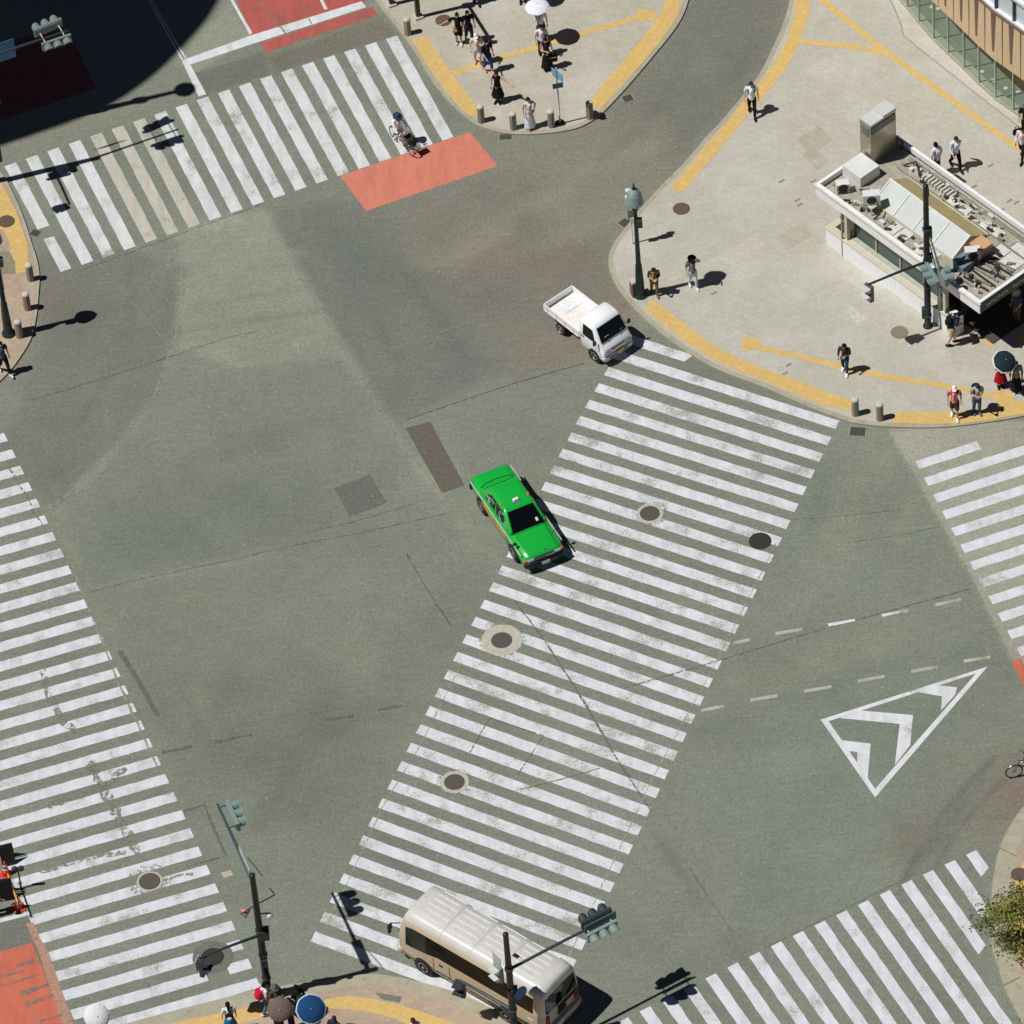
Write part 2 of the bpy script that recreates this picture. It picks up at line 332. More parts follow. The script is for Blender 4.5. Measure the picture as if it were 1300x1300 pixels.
# ---------------------------------------------------------------- paint
def paint(name, rgb, under, wear=.5, crack=.5, tint=(186, 182, 166)):
    g = N(name); co = g.coord()
    big = g.noise(.9, 4, .6); fine = g.noise(16, 4, .75)
    base = g.mix(g.ramp(g.noise(3, 5, .65), .35, .75), C(*rgb), tuple(x*.86 for x in C(*rgb)[:3])+(1,))
    base = g.mix(g.ramp(big, .52, .74, (0, 0, 0, 1), (.55, .55, .55, 1)), base, C(*tint))
    base = g.mix(1.0, base, g.ramp(g.noise(.8, 4, .65, stretch=(3.2, .55, 1), rot=R(-24)), .36, .58, (.86, .86, .85, 1), (1, 1, 1, 1)), 'MULTIPLY')
    # hairline cracks
    vo = g.n('TexVoronoi', feature='DISTANCE_TO_EDGE'); vo.inputs['Scale'].default_value = 5.5
    mx = g.n('VectorMath', operation='ADD'); nz = g.n('TexNoise'); nz.inputs['Scale'].default_value = 4; g.l(co, nz.inputs['Vector'])
    sc = g.n('VectorMath', operation='SCALE'); sc.inputs['Scale'].default_value = .35; g.l(nz.outputs['Color'], sc.inputs[0]); g.l(co, mx.inputs[0]); g.l(sc.outputs[0], mx.inputs[1]); g.l(mx.outputs[0], vo.inputs['Vector'])
    cr = g.ramp(vo.outputs['Distance'], .006, .028, (crack, crack, crack, 1), (0, 0, 0, 1))
    sel = g.mix(1.0, cr, g.ramp(g.noise(1.4, 3, .6), .40, .62), 'MULTIPLY')
    c = g.mix(sel, base, C(*under))
    # chips where the paint has worn away
    thr = g.n('Math', operation='MULTIPLY_ADD'); g.l(big, thr.inputs[0]); thr.inputs[1].default_value = .9; thr.inputs[2].default_value = -.45
    sm = g.n('Math', operation='ADD'); g.l(thr.outputs[0], sm.inputs[0]); g.l(fine, sm.inputs[1])
    c = g.mix(g.ramp(sm.outputs[0], .66-wear*.16, .72-wear*.16, (0, 0, 0, 1), (.8, .8, .8, 1)), c, C(*under))
    return g.done(c, .7, spec=.3)
P_TOP = paint('crosswalk_paint', (221,222,222), (120,123,110), .12, .35)
P_DIA = paint('worn_crosswalk_paint', (223,225,228), (146,147,134), .52, .8)
P_LEFT = paint('old_crosswalk_paint', (222,224,228), (144,142,126), .20, .5)
P_TAN = paint('faded_crosswalk_paint', (200,196,182), (146,142,128), .3, .5)
P_RIGHT = paint('fresh_crosswalk_paint', (222,224,229), (140,138,124), .08, .2)
P_LINE = paint('line_paint', (226,227,229), (120,123,110), .0, .1)
P_FAINT = paint('faint_line_paint', (186,184,168), (122,125,111), .6, .5)
P_RED = paint('red_road_paint', (208,112,88), (172,112,92), .22, .35, (212,124,99))
P_RED_OLD = paint('old_red_road_paint', (188,96,86), (134,86,78), .45, .5, (186,112,100))
P_SALMON = paint('red_bay_paint', (218,132,110), (190,118,98), .0, .15, (214,144,118))
P_PINK = paint('faded_red_paint', (186,140,116), (138,128,112), .6, .4, (172,140,118))
s_ = 1300/330
def Pz(o, sc, l): return [(o[0]+a/sc, o[1]+b/sc) for a, b in l]
def fill(d, lo, hi):
    ks = sorted(d); out = {}
    for i in range(lo, hi+1):
        if i in d: out[i] = d[i]; continue
        below = [k for k in ks if k < i]; above = [k for k in ks if k > i]
        if below and above: a, c = below[-1], above[0]
        elif below: a, c = below[-4], below[-1]
        else: a, c = above[0], above[3]
        t = (i-a)/(c-a); out[i] = (d[a][0]*(1-t)+d[c][0]*t, d[a][1]*(1-t)+d[c][1]*t)
    return out
def relax(d):
    """even out the survey error: local quadratic fit along the run"""
    ks = np.array(sorted(d)); out = {}
    for i in ks:
        w = np.exp(-((ks-i)/4.0)**2); out[int(i)] = tuple(float(np.polyval(np.polyfit(ks-i, [d[int(k)][c] for k in ks], 2, w=np.sqrt(w)), 0)) for c in (0, 1))
    return out
def stripes(name, A, B, lo, hi, m, wfrac=.5, clip=None, z=.004):
    """bars whose near edge runs A[i]..B[i]; the bar is wfrac of the pitch wide"""
    b = MB()
    for i in range(lo, hi+1):
        a0, b0, a1, b1 = G(A[i], z), G(B[i], z), G(A[i+1], z), G(B[i+1], z)
        q = [a0, b0, b0.lerp(b1, wfrac), a0.lerp(a1, wfrac)]
        if clip and i in clip:
            t0, t1 = clip[i]; q = [a0.lerp(b0, t0), a0.lerp(b0, t1[0]), q[3].lerp(q[2], t1[1]), q[3].lerp(q[2], t0)]
        ar = sum(q[k].x*q[(k+1) % 4].y-q[(k+1) % 4].x*q[k].y for k in range(4))
        # cut each bar in short lengths so its edge is not ruler straight
        n = max(2, int((q[1]-q[0]).length/.35)); rows = []
        for k in range(n+1):
            t = k/n; j = random.uniform(-.012, .012) if 0 < k < n else 0; j2 = random.uniform(-.012, .012) if 0 < k < n else 0
            u = q[0].lerp(q[1], t); v = q[3].lerp(q[2], t); w = (v-u).normalized()
            rows.append((b.V(u+w*j), b.V(v+w*j2)))
        for (p0, p1), (r0, r1) in zip(rows, rows[1:]): b.face((p0, r0, r1, p1) if ar > 0 else (p1, r1, r0, p0))
    return b.build(name, m, kind='structure')
# diagonal crossing
L = {}
for o, l, i0 in (((640,320), [(530,575),(468,655)], 0), ((640,320), [(378,820),(340,903),(297,983),(250,1065),(207,1148)], 3), ((320,640), [(1250,305),(1210,390),(1163,478),(1118,563),(1073,650),(1028,738),(983,828),(937,918),(888,1010),(843,1100),(797,1192)], 12), ((320,970), [(700,78),(655,172),(605,263),(555,355),(508,452),(460,546),(412,640),(362,740),(317,838)], 24)):
    for k, p in enumerate(Pz(o, s_, l)): L[i0+k] = p
Rt = {}
for k, p in enumerate(Pz((970,320), s_, [(377,845),(338,925),(297,1008),(255,1092),(212,1175),(172,1258)])): Rt[k-1] = p
low = {}
for k, p in enumerate(Pz((640,640), s_, [(1285,384),(1243,473),(1200,562),(1152,650),(1110,740),(1063,828),(1022,917),(978,1010),(935,1097),(893,1190),(848,1283)])): low[8+k] = p
for k, p in enumerate(Pz((600,970), s_, [(962,75),(913,170),(868,263),(825,360),(782,450),(735,543),(690,637)])): low[19+k] = p
low[28] = (738.3, 1206)
for k, p in low.items(): Rt[k] = (p[0]+5.7, p[1]-11.5)
L = relax(fill(L, -3, 34)); Rt = relax(fill(Rt, -3, 34))
stripes('crosswalk', L, Rt, -1, 32, P_DIA)
a = L[-2]; e = Rt[-2]; t = (881-a[0])/(e[0]-a[0]); stripes('crosswalk', L, Rt, -2, -2, P_DIA, clip={-2: (0, (t, t-.02))})
# top crossing
T = {}; Bt = {}
for i, p in zip([0,-1,-2,-3,-4,-5,2,3,4,5,6], Pz((0,0), s_, [(558,648),(450,683),(342,718),(235,757),(130,795),(22,832),(772,572),(878,537),(985,503),(1088,467),(1195,432)])): T[i] = p
for i, p in zip(range(7,14), Pz((320,0), s_, [(38,397),(145,358),(248,326),(355,292),(460,262),(565,230),(668,195)])): T[i] = p
for i, p in zip([0,-1,-2,-3,1,2,3], Pz((0,0), s_, [(893,1157),(787,1196),(678,1232),(573,1268),(1000,1118),(1105,1083),(1215,1048)])): Bt[i] = p
for i, p in zip([4,5,6,7,8,9,10,12,13], Pz((320,0), s_, [(62,1008),(168,970),(272,935),(378,897),(487,862),(592,827),(695,792),(905,720),(1008,685)])): Bt[i] = p
T = relax(fill(T, -6, 15)); Bt = relax(fill(Bt, -6, 15))
Bl = {i: (Bt[i-1][0]+.46*(Bt[i][0]-Bt[i-1][0]), Bt[i-1][1]+.46*(Bt[i][1]-Bt[i-1][1])) for i in range(-5, 16)}
tt = .775
stripes('crosswalk', T, Bl, -4, -2, P_TOP, .54); stripes('crosswalk', T, Bl, -1, 1, P_TAN, .54); stripes('crosswalk', T, Bl, 2, 13, P_TOP, .54)
stripes('crosswalk', T, Bl, -5, -5, P_TOP, .54, clip={-5: (0, (.60, .60))})
b = MB(); sheet(b, [(55,303.5),(68.5,300),(90.5,340.5),(77,345.3)], .004); b.build('crosswalk', P_TOP, kind='structure')
# left crossing
LC = {}
for k, p in enumerate(Pz((0,640), s_, [(265,140),(298,222),(340,304),(378,388),(417,474),(460,562),(503,647),(545,732),(583,818),(625,907),(662,990),(703,1083),(743,1170),(785,1260)])+Pz((0,970), s_, [(825,50),(868,140),(908,230),(950,320),(990,412),(1033,505),(1075,595),(1117,687),(1157,783),(1197,877),(1240,973),(1283,1070)])): LC[k] = p
for k, p in zip(range(-6, 0), [(5,549.7),(15,570),(25.4,591),(35.5,612),(45.7,633),(57,654)]): LC[k] = p
LC = relax(fill(LC, -9, 27))
LL = {i: (LC[i][0]-226-(25-i)*.05, LC[i][1]+65.3+(i-20)*.05) for i in LC}
gap = {23: (0, (.82, .79)), 24: (0, (.80, .77))}
stripes('crosswalk', LL, LC, -8, 22, P_LEFT); stripes('crosswalk', LL, LC, 25, 25, P_LEFT)
stripes('crosswalk', LL, LC, 23, 24, P_LEFT, clip={23: (0, (.735, .735)), 24: (0, (.755, .755))})
stripes('crosswalk', LL, LC, 23, 24, P_LEFT, clip={23: (.885, (1, 1)), 24: (.875, (1, 1))})
# right crossing
RC = {}
for k, p in enumerate(Pz((970,600), s_, [(845,115),(888,190),(937,275),(983,360),(1027,447),(1073,533),(1120,618),(1170,705),(1216,790),(1263,877)])): RC[k] = p
RC[-1] = (1173,606.8); RC[-2] = (1162,585.2)
RC = relax(fill(RC, -3, 17)); RR = {i: (RC[i][0]+226, RC[i][1]-73.5) for i in RC}
stripes('crosswalk', RC, RR, -1, 15, P_RIGHT, .48)
stripes('crosswalk', RC, RR, -2, -2, P_RIGHT, .48, clip={-2: (0, (.345, .345))})
# lower right crossing
BC = {}
for k, p in enumerate(Pz((970,900), 3.25, [(833,602),(745,642),(655,685),(565,725),(477,768),(386,810),(298,850),(208,892),(118,938),(28,982)])): BC[k] = p
for k, p in zip(range(11, 17), [(922.5,1227),(896,1243),(868,1255.6),(840,1271),(812,1285),(784,1297.5)]): BC[k] = p
BC = relax(fill(BC, -1, 22)); BB = {i: (BC[i][0]+.70*205, BC[i][1]+205) for i in BC}
BCr = {i: (BC[i-1][0]+.48*(BC[i][0]-BC[i-1][0]), BC[i-1][1]+.48*(BC[i][1]-BC[i-1][1])) for i in range(0, 23)}
stripes('crosswalk', BC, BB, 3, 20, P_RIGHT, -.48)
stripes('crosswalk', BC, BB, 0, 2, P_RIGHT, -.48, clip={0: (0, (.138, .112)), 1: (0, (.36, .33)), 2: (0, (.50, .47))})
# lines, arrows, coloured lanes
def marks(name, polys, m, z=.004):
    b = MB()
    for k, p in enumerate(polys): sheet(b, p, z+k*.0003)
    return b.build(name, m, kind='structure')
marks('stop_line', [[(233,76),(320,44.4),(459,1.5),(465,9),(320,56),(240,82.5)], [(0,1166),(38,1156.6),(39.5,1161),(0,1171.3),(-40,1181),(-40,1176)]], P_LINE, .008)
marks('lane_line', [[(186,-3),(187.6,-3),(232.5,75),(231,77)], [(189.4,-3),(191,-3),(236.5,73.2),(234.6,74.2)], [(231,77.6),(237,73.6),(262,119.5),(252,122.5)], [(289,-6),(293,-6),(320.5,42),(317,44)], [(402,-8),(406,-8),(416,11),(412,12.5)]], P_LINE, .0085)
marks('red_lane', [[(297,-8),(460,-8),(465,2),(320,45)], [(330,54.6),(336.5,67),(480,19),(472,8.6)]], P_RED_OLD)
marks('red_lane', [[(60,40),(90,45),(122,112),(-20,160),(-20,60)]], paint('shaded_lane_paint', (150,78,72), (110,76,70), .5, .5, (146,90,82)))  # lane red darkened in its colour, for the tower's shade
marks('red_lane', [[(0,1208),(41,1197),(77,1290),(84,1310),(-60,1310),(-60,1222)], [(1284,840),(1296,836),(1340,920),(1330,930)]], P_RED)
marks('red_bay', [[(431.7,223.4),(596.7,167.5),(631.7,210.7),(464.7,267.8)]], P_SALMON)
b = MB(); sheet(b, [(32.6,1172),(42.5,1171),(52,1193),(61,1207),(97,1310),(82,1310),(48,1206)], .0062); b.build('faded_red_edge', asphalt('faded_red_asphalt', (176,138,118), (5, .36)), kind='structure')
V1, V2, V3 = (1041.8,913.5), (1253.8,846.2), (1111,1012.3)
marks('road_arrow', [[V1, V2, (1239,855), (1052,915.5)], [V1, (1052,915.5), (1111,1001.5), V3], [V3, (1111,1001.5), (1239,855), V2],
  [(1093,902),(1159.2,907.7),(1155.5,946),(1136,971.4),(1142.3,919),(1066,911.5)], [(1066,939.4),(1105.4,944),(1101.4,989.2),(1088,970),(1088.5,954.8),(1074.6,953)], [(1164,878.5),(1191,870),(1215,872.5),(1212.6,882),(1194.7,902),(1196,884)]], P_LINE)
dash = []
for x0, y0, x1, y1 in [(970+57/s_,600+805/s_,970+190/s_,600+783/s_),(970+200/s_,600+1093/s_,970+337/s_,600+1070/s_),(970+468/s_,600+1043/s_,970+603/s_,600+1018/s_),(970+735/s_,600+995/s_,970+868/s_,600+970/s_),(970+998/s_,600+943/s_,970+1133/s_,600+922/s_),(952,889,987,883),(640+1145/s_,640+695/s_,640+1228/s_,640+678/s_),(890,902,920,896),(1187,768,1220,761),(1119,781,1153,775)]:
    dash.append([(x0,y0-2),(x1,y1-2),(x1,y1+2),(x0,y0+2)])
marks('lane_dash', dash, P_FAINT)
marks('lane_dash', [[(1051,791.5),(1085.5,785.5),(1085.5,788.5),(1052,795.5)], [(1119.5,779.5),(1142,775.5),(1140,778.5),(1121,783)]], P_LINE, .008)
# trenches, seams and cracks
def lines(name, rgb, data, z, rag=(6, .42)):
    b = MB()
    for k, (w, j, pts) in enumerate(data): strip(b, pts, w*.72, z+k*.00025, jit=j*.6, sub=.22 if j else .6)
    return b.build(name, asphalt(name+'_asphalt', rgb, rag), kind='structure')
lines('asphalt_crack', (88,90,80), [(.05,.02,[(39,508),(100,490),(160,471),(221,451)]), (.04,.02,[(221,451),(290,428)]), (.06,.0,[(515.5,533),(650,487.5),(741,461)]), (.04,.01,[(320,703.5),(396,688),(462,675.5),(564,652.7)]), (.04,.012,[(388.5,675.5),(447,663),(523,640)]), (.04,.01,[(109,753),(178,735),(330,703.5)]),
  (.06,.03,[(515.5,701),(538,741.5),(574,797)]), (.05,.01,[(914,838),(970,821),(1046,798),(1234,747)]), (.03,.01,[(1003,660),(1070,655),(1148,647)]), (.03,.012,[(1076.6,689),(1150,678),(1193,668)]), (.03,.01,[(290,428),(330,420)]), (.035,.0,[(330,260),(95,346)]), (.03,.01,[(970,1204),(1060,1160),(1160,1110)])], .0035)
lines('asphalt_crack', (112,112,100), [(.10,.02,[(652.7,762),(691,812.6),(726,866),(749,904),(787,970),(828,1031)]), (.05,.015,[(869,1092),(905,1148),(930,1183)]), (.09,.02,[(792,873.6),(850,857),(914,838)]), (.06,.01,[(622,911.6),(609,933),(596.7,955)]), (.06,.01,[(656,1003),(710,990),(762,975)]), (.05,.01,[(622,911.6),(690,934),(656,985)])], .0075)
lines('asphalt_seam', (140,141,125), [(.05,.0,[(122,330),(221,447),(284,523),(327,576),(375,640)]), (.12,.03,[(231,343),(233.6,378),(221,434),(198,498),(152,564),(96.5,619.5),(58,647)]), (.05,.0,[(84,602),(218,551),(327,513),(420,482)]), (.12,.04,[(363,320),(421.5,419),(444.4,457),(503,553.5),(561,627)]), (.06,.03,[(335,261),(363,320)]), (.05,.0,[(444,461),(574,416.5),(650,386),(767,344)]),
  (.05,.0,[(157.4,853),(241,820),(330,787),(386,764)]), (.04,.0,[(498,782),(543,838)]), (.05,.0,[(1059,788),(1122,760),(1219,722)]), (.06,.0,[(233,1100),(380,1055),(480,1022)]), (.12,.05,[(64,640),(96,730),(150,865),(200,975)]), (.10,.04,[(1143,575),(1240,748),(1285,842)])], .0035)
lines('old_edge_line', (160,159,142), [(.05,.01,[(586.5,840.6),(536,942),(487.5,1021),(414,1178)]), (.05,.01,[(985,690),(960,740),(905,848),(830,985),(722,1214)])], .0078)
lines('trench_patch', (106,103,92), [(.26,.0,[(152,826.6),(175,863),(200.5,909)]), (.15,.0,[(233.5,1029.7),(259,1022),(287,1087),(236,1099)]), (.24,.06,[(205,955),(244,948)]), (.18,.06,[(272,942),(320,933)]), (.2,.06,[(414,914),(449,909)]), (.18,.06,[(480,901),(510,896)])], .0037, (3.5, .40))
lines('trench_patch', (134,130,114), [(.34,.12,[(53,850),(60,880),(72,900),(85,920),(96,930)]), (.12,.03,[(8,585),(22,612),(33,628),(42,648),(55,668)]), (.46,.05,[(114,966),(137,1013),(152,1041),(167,1071),(175,1086)]), (.34,.2,[(60,1024),(95,1012),(135,995),(160,975)]), (.26,.1,[(48,1108),(80,1099),(120,1088),(160,1082)]), (.20,.08,[(205,1118),(225,1112),(245,1110)]), (.2,.1,[(110,975),(130,1000)])], .0082, (5, .46))
lines('red_paint_scuff', (138,120,106), [(.20,.05,[(20,1226),(44,1219)]), (.12,.03,[(0,1252),(50,1237)]), (.24,.05,[(25,1262),(62,1250)]), (.22,.05,[(32,1277),(68,1262)]), (.14,.04,[(0,1240),(30,1232)]), (.16,.05,[(50,1297),(80,1288)]), (.10,.03,[(340,14),(362,42)]), (.12,.04,[(330,2),(336,10)]), (.08,.02,[(380,-2),(398,36)]), (.10,.03,[(420,40),(350,58)])], .0088, (4, .44))
patch('paving_lid', [(281,1108),(293,1104),(296,1111),(284,1115)], (186,172,156), .006)
# sparse pale chips of gum and litter on the asphalt
b = MB()
for _ in range(240):
    g = G((random.uniform(-40, 1340), random.uniform(180, 1260)), .006); r = random.uniform(.012, .035); n = 5
    b.poly([g+Vector((r*random.uniform(.5, 1)*math.cos(t), r*random.uniform(.5, 1)*math.sin(t), 0)) for t in np.linspace(0, 2*PI, n, endpoint=False)])
b.build('litter', mat('litter_grey', (205, 206, 198)), kind='stuff')
# ================================================================ pavements
KZ = .07
def paving(name, rgb, alt, scale=3.3, rot=R(37), mortar=.86, blotch=(204,200,190)):
    g = N(name); mp = g.n('Mapping'); mp.inputs['Rotation'].default_value = (0, 0, rot); g.l(g.coord(), mp.inputs[0])
    br = g.n('TexBrick'); br.offset = .5; br.inputs['Scale'].default_value = scale; br.inputs['Color1'].default_value = C(*rgb); br.inputs['Color2'].default_value = C(*alt)
    br.inputs['Mortar'].default_value = tuple(x*mortar for x in C(*rgb)[:3])+(1,); br.inputs['Mortar Size'].default_value = .032; br.inputs['Brick Width'].default_value = 1.0; br.inputs['Row Height'].default_value = 1.0
    g.l(mp.outputs[0], br.inputs['Vector'])
    c = g.mix(g.ramp(g.noise(.35, 4, .6), .48, .68, (0, 0, 0, 1), (.5, .5, .5, 1)), br.outputs['Color'], C(*blotch))
    c = g.mix(g.ramp(g.noise(.55, 5, .7), .30, .46, (.42, .42, .42, 1), (0, 0, 0, 1)), c, C(170,163,143))
    c = g.mix(1.0, c, g.ramp(g.noise(9, 4, .75), .32, .68, (.9, .9, .9, 1), (1.08, 1.08, 1.08, 1)), 'MULTIPLY')
    c = g.mix(1.0, c, g.ramp(g.noise(1.3, 5, .7, stretch=(1, 5, 1), rot=R(38)), .3, .7, (.95, .95, .95, 1), (1.04, 1.04, 1.04, 1)), 'MULTIPLY')
    c = g.mix(g.ramp(g.noise(14, 2, .6), .68, .76, (0, 0, 0, 1), (.3, .3, .3, 1)), c, C(120,114,100))
    return g.done(c, .85, spec=.25)
M_PLAZA = paving('plaza_paving', (188,184,170), (183,178,163))
M_ISLE = paving('island_paving', (186,180,163), (181,174,157), rot=R(20))
M_PINK = paving('pink_paving', (184,162,140), (170,150,132), 4.5, R(15), .8, (194,176,152))
M_KERB = mat('kerb_concrete', (170,163,142), .85, var=.1, scale=2.2, dirt=(140,134,116))
M_GUT = mat('gutter_concrete', (176,171,150), .85, var=.09, scale=2.6, dirt=(150,146,126))
def tactile_mat():
    g = N('yellow_tactile_paving'); mp = g.n('Mapping'); mp.inputs['Rotation'].default_value = (0, 0, R(30)); g.l(g.coord(), mp.inputs[0])
    br = g.n('TexBrick'); br.offset = 0; br.inputs['Scale'].default_value = 3.3; br.inputs['Color1'].default_value = C(220,184,108); br.inputs['Color2'].default_value = C(210,176,108); br.inputs['Mortar'].default_value = C(186,150,92); br.inputs['Mortar Size'].default_value = .02; br.inputs['Brick Width'].default_value = 1.0; br.inputs['Row Height'].default_value = 1.0
    g.l(mp.outputs[0], br.inputs['Vector'])
    c = g.mix(g.ramp(g.noise(2.2, 5, .7), .42, .72, (0, 0, 0, 1), (.55, .55, .55, 1)), br.outputs['Color'], C(206,182,134))
    c = g.mix(1.0, c, g.ramp(g.noise(10, 3, .7), .3, .7, (.9, .9, .9, 1), (1.07, 1.07, 1.07, 1)), 'MULTIPLY')
    vo = g.n('TexVoronoi'); vo.inputs['Scale'].default_value = 18
    return g.done(c, .75, spec=.3)
M_TACT = tactile_mat()
def inset(q, d):
    n = len(q); ar = sum(q[i].x*q[(i+1) % n].y-q[(i+1) % n].x*q[i].y for i in range(n)); sg = 1 if ar > 0 else -1; out = []
    for i in range(n):
        a, p, c = q[i-1], q[i], q[(i+1) % n]; e1 = (p-a); e2 = (c-p); e1.z = e2.z = 0; e1.normalize(); e2.normalize()
        n1 = Vector((-e1.y, e1.x, 0))*sg; n2 = Vector((-e2.y, e2.x, 0))*sg; m = (n1+n2); m.normalize()
        out.append(p+m*d/max(.4, m.dot(n1)))
    return out
def pavement(edge, far, m_top, kerb=.18, band=None, gutter=0):
    """kerbed pavement: edge is the kerb line (marks), far closes it well away (marks)"""
    e = smooth_line(edge, 4); q = [G(p) for p in e]+[G(p) for p in far]
    if gutter:
        b = MB(); strip(b, e, gutter*2, .0045, sub=0); b.build('gutter', M_GUT, kind='structure')
    b = MB(); b.prism([(p.x, p.y) for p in q], -.05, KZ)
    # a rounded nose on the kerb
    b.build('kerb', M_KERB, kind='structure')
    i1 = inset(q, kerb); b = MB(); i2 = i1
    if band:
        b.prism([(p.x, p.y) for p in i1], KZ-.02, KZ+.003); b.build('pavement_border', band[1], kind='structure'); b = MB(); i2 = inset(q, kerb+band[0])
    b.prism([(p.x, p.y) for p in i2], KZ-.02, KZ+.006); b.build('pavement', m_top, kind='structure')
pavement([(440,-60),(478,3),(495,25),(513,48),(531,74),(548.5,104),(569,129.5),(586.6,146),(603,158.5),(622,166),(640,170.3),(665,172),(703.5,169.6),(736.5,162.5),(762,147),(782,127),(805,101.5),(830.5,71),(853.3,43),(866,23),(873,5),(878,-20),(886,-120)], [(886,-900),(300,-900)], M_ISLE)
pavement([(1013,-140),(1006,-30),(1000.6,10),(992,37),(980,64),(963,97),(939.5,127),(914,157),(894,178),(868.5,208),(840.5,236),(815,264),(795,289),(779.6,309.7),(772.5,330),(775,347),(781,362),(792,378),(809,397),(833,419),(856,437),(878.6,452),(904,467),(934.5,480),(970,493),(995,504),(1033,520.5),(1071.5,534.5),(1092,539.6),(1132,543.4),(1186,544),(1224,541),(1262,536),(1300,529.4),(1360,515),(1480,480)], [(2200,480),(2200,-900),(1040,-900)], M_PLAZA, .2)
pavement([(-60,160),(-12,208),(6,226),(20,253),(30,277),(40,308),(47,330),(50.5,352),(49,377),(47,399),(40.6,428.6),(26,454.5),(7.4,478),(-20,500),(-90,540)], [(-900,600),(-900,100)], M_PINK, .14)
pavement([(-60,1420),(90,1326),(150,1304),(223,1284),(290,1267),(325,1258.5),(358,1253),(386,1249),(420,1244.5),(450,1239.5),(477,1238),(510,1243),(548,1252),(575,1260),(600,1269.5),(620,1280),(645,1298),(700,1352)], [(760,1900),(-60,1900)], M_PINK, .5)
pavement([(1480,960),(1370,980),(1320,1005),(1300,1024.6),(1284.6,1046),(1274,1066),(1267,1086),(1263,1104.6),(1260,1123),(1258,1150),(1257.5,1176),(1258.6,1201),(1265.5,1224),(1276,1256),(1288.5,1282),(1305,1312),(1350,1380)], [(1500,1600),(2200,1600),(2200,960)], M_PINK, .62)
TZ = KZ+.010
def tact(outer, inner=None, w=None, z=TZ):
    b = MB()
    if inner is not None: sheet(b, outer+inner, z)
    else: strip(b, outer, w, z)
    return b.build('tactile_paving', M_TACT, kind='structure')
tact([(523,50.8),(543,83.8),(568.7,119.3),(585,138),(596.6,147.7),(606.3,144.7)], [(605.6,137),(589,114),(573.8,94),(556,66),(541,45)])
tact([(865,-15),(861,18),(850.7,35.5),(828,66),(802.5,94),(779.6,119.3),(762,139.6)], [(748,130),(767,104),(792.3,76),(817.7,45.7),(835.5,23),(843,7.6),(845,-15)])
tact([(573,93.5),(640,71.5),(680,60),(812,21)], w=.28, z=TZ+.001); tact([(809,10),(831,14),(837,24),(812,28)], [], z=TZ+.002)
tact([(1014,-30),(1008,23),(1000.5,48),(985,76),(970,99),(942,129.5),(914,165),(894,188),(873.5,213),(851,238)], [(866,245.7),(889,218),(909,195.4),(932,167.5),(952,142),(970,122),(985,104),(1003,78.7),(1015.7,53),(1024.6,25),(1029.6,0),(1032,-30)])
tact([(1034,-8),(1120,62),(1200,121),(1290,186),(1400,262)], w=.27, z=TZ+.001); tact([(1017,52),(1112,63)], w=.27, z=TZ+.0015); tact([(1104,63),(1115,54),(1128,64),(1117,72)], [], z=TZ+.002)
tact([(819,393.6),(850.7,419),(876,438),(904,455),(934.5,470),(970,483.5),(1013,502),(1043.6,514),(1080.4,522)], [(1083,508),(1059,501.5),(1038.5,492.6),(1003,478.6),(970,468.5),(932,452),(909,440),(883.7,423),(855.8,400),(826.6,379)])
tact([(1132,536.5),(1173,538.5),(1224,537.5),(1262,532),(1300,525.5),(1360,511)], [(1360,494),(1300,512.5),(1275,517.5),(1236.5,520.5),(1198.5,523),(1137.5,522)])
tact([(952,437),(970,442),(1046,460),(1122,478),(1198,489),(1262,503),(1300,514)], w=.27, z=TZ+.001); tact([(941,428),(962,430),(966,441),(944,447)], [], z=TZ+.002); tact([(1262,494),(1284,497),(1290,517),(1268,519)], [], z=TZ+.002)
tact([(1244,429),(1330,366),(1346,376),(1257,441)], []); tact([(1288,430),(1330,404),(1344,416),(1300,441)], [])
tact([(-14,205),(0,231),(10,248),(20,268),(27,287),(34,307),(36,322),(34,345)], [(20,347),(19,333),(15,324),(11,305),(4,292),(-8,288),(-30,250),(-30,200)])
tact([(412,1269),(442,1264),(475,1268),(508,1276),(534,1284),(560,1293),(590,1304),(640,1330)], [(640,1352),(560,1325),(520,1302),(505,1294),(475,1286),(442,1281),(411,1280)])
tact([(150,1322),(190,1307),(240,1294),(283,1286),(305,1281),(331,1277),(337,1290)], [(312,1298),(260,1310),(190,1328),(150,1340)])
tact([(1325,1070),(1303,1088),(1292,1108),(1286,1135),(1285,1170),(1289,1195),(1297,1220),(1312,1250)], [(1330,1240),(1316,1215),(1308,1190),(1306,1160),(1308,1130),(1318,1105),(1340,1085)])
# slab joints in the wide gutter stones of the lower right corner
b = MB()
for p, q in [((1262,1210),(1284,1203)), ((1259,1140),(1281,1138)), ((1274,1251),(1296,1240)), ((1270,1077),(1291,1087))]: strip(b, [p, q], .03, KZ+.008)
b.build('slab_joint', mat('joint_dark', (104,98,84)), kind='structure')
patch('pavement_patch', [(476,1260),(510,1265),(507,1273),(484,1268)], (118,120,108), KZ+.013)
patch('pavement_patch', [(4,318),(12,320),(19,333),(20,347),(-10,349),(-10,325)], (140,132,112), KZ+.013)
patch('pavement_patch', [(1078,388),(1104,404),(1088,412),(1076,398)], (196,191,176), KZ+.008)
b = MB()
for p in [(1015,260),(1012,254),(992,230),(1204,215),(1236,237),(1257,210),(1271,267),(1281,255),(1032,230),(1001,463),(996,474),(1290,257),(906,372)]:
    a = random.uniform(-.2, .2); sheet(b, [(p[0]-4,p[1]+1),(p[0]+3,p[1]-3),(p[0]+5,p[1]-1),(p[0]-2,p[1]+3)], KZ+.009)
b.build('paving_stain', mat('stain', (140,135,120), var=.2), kind='structure')
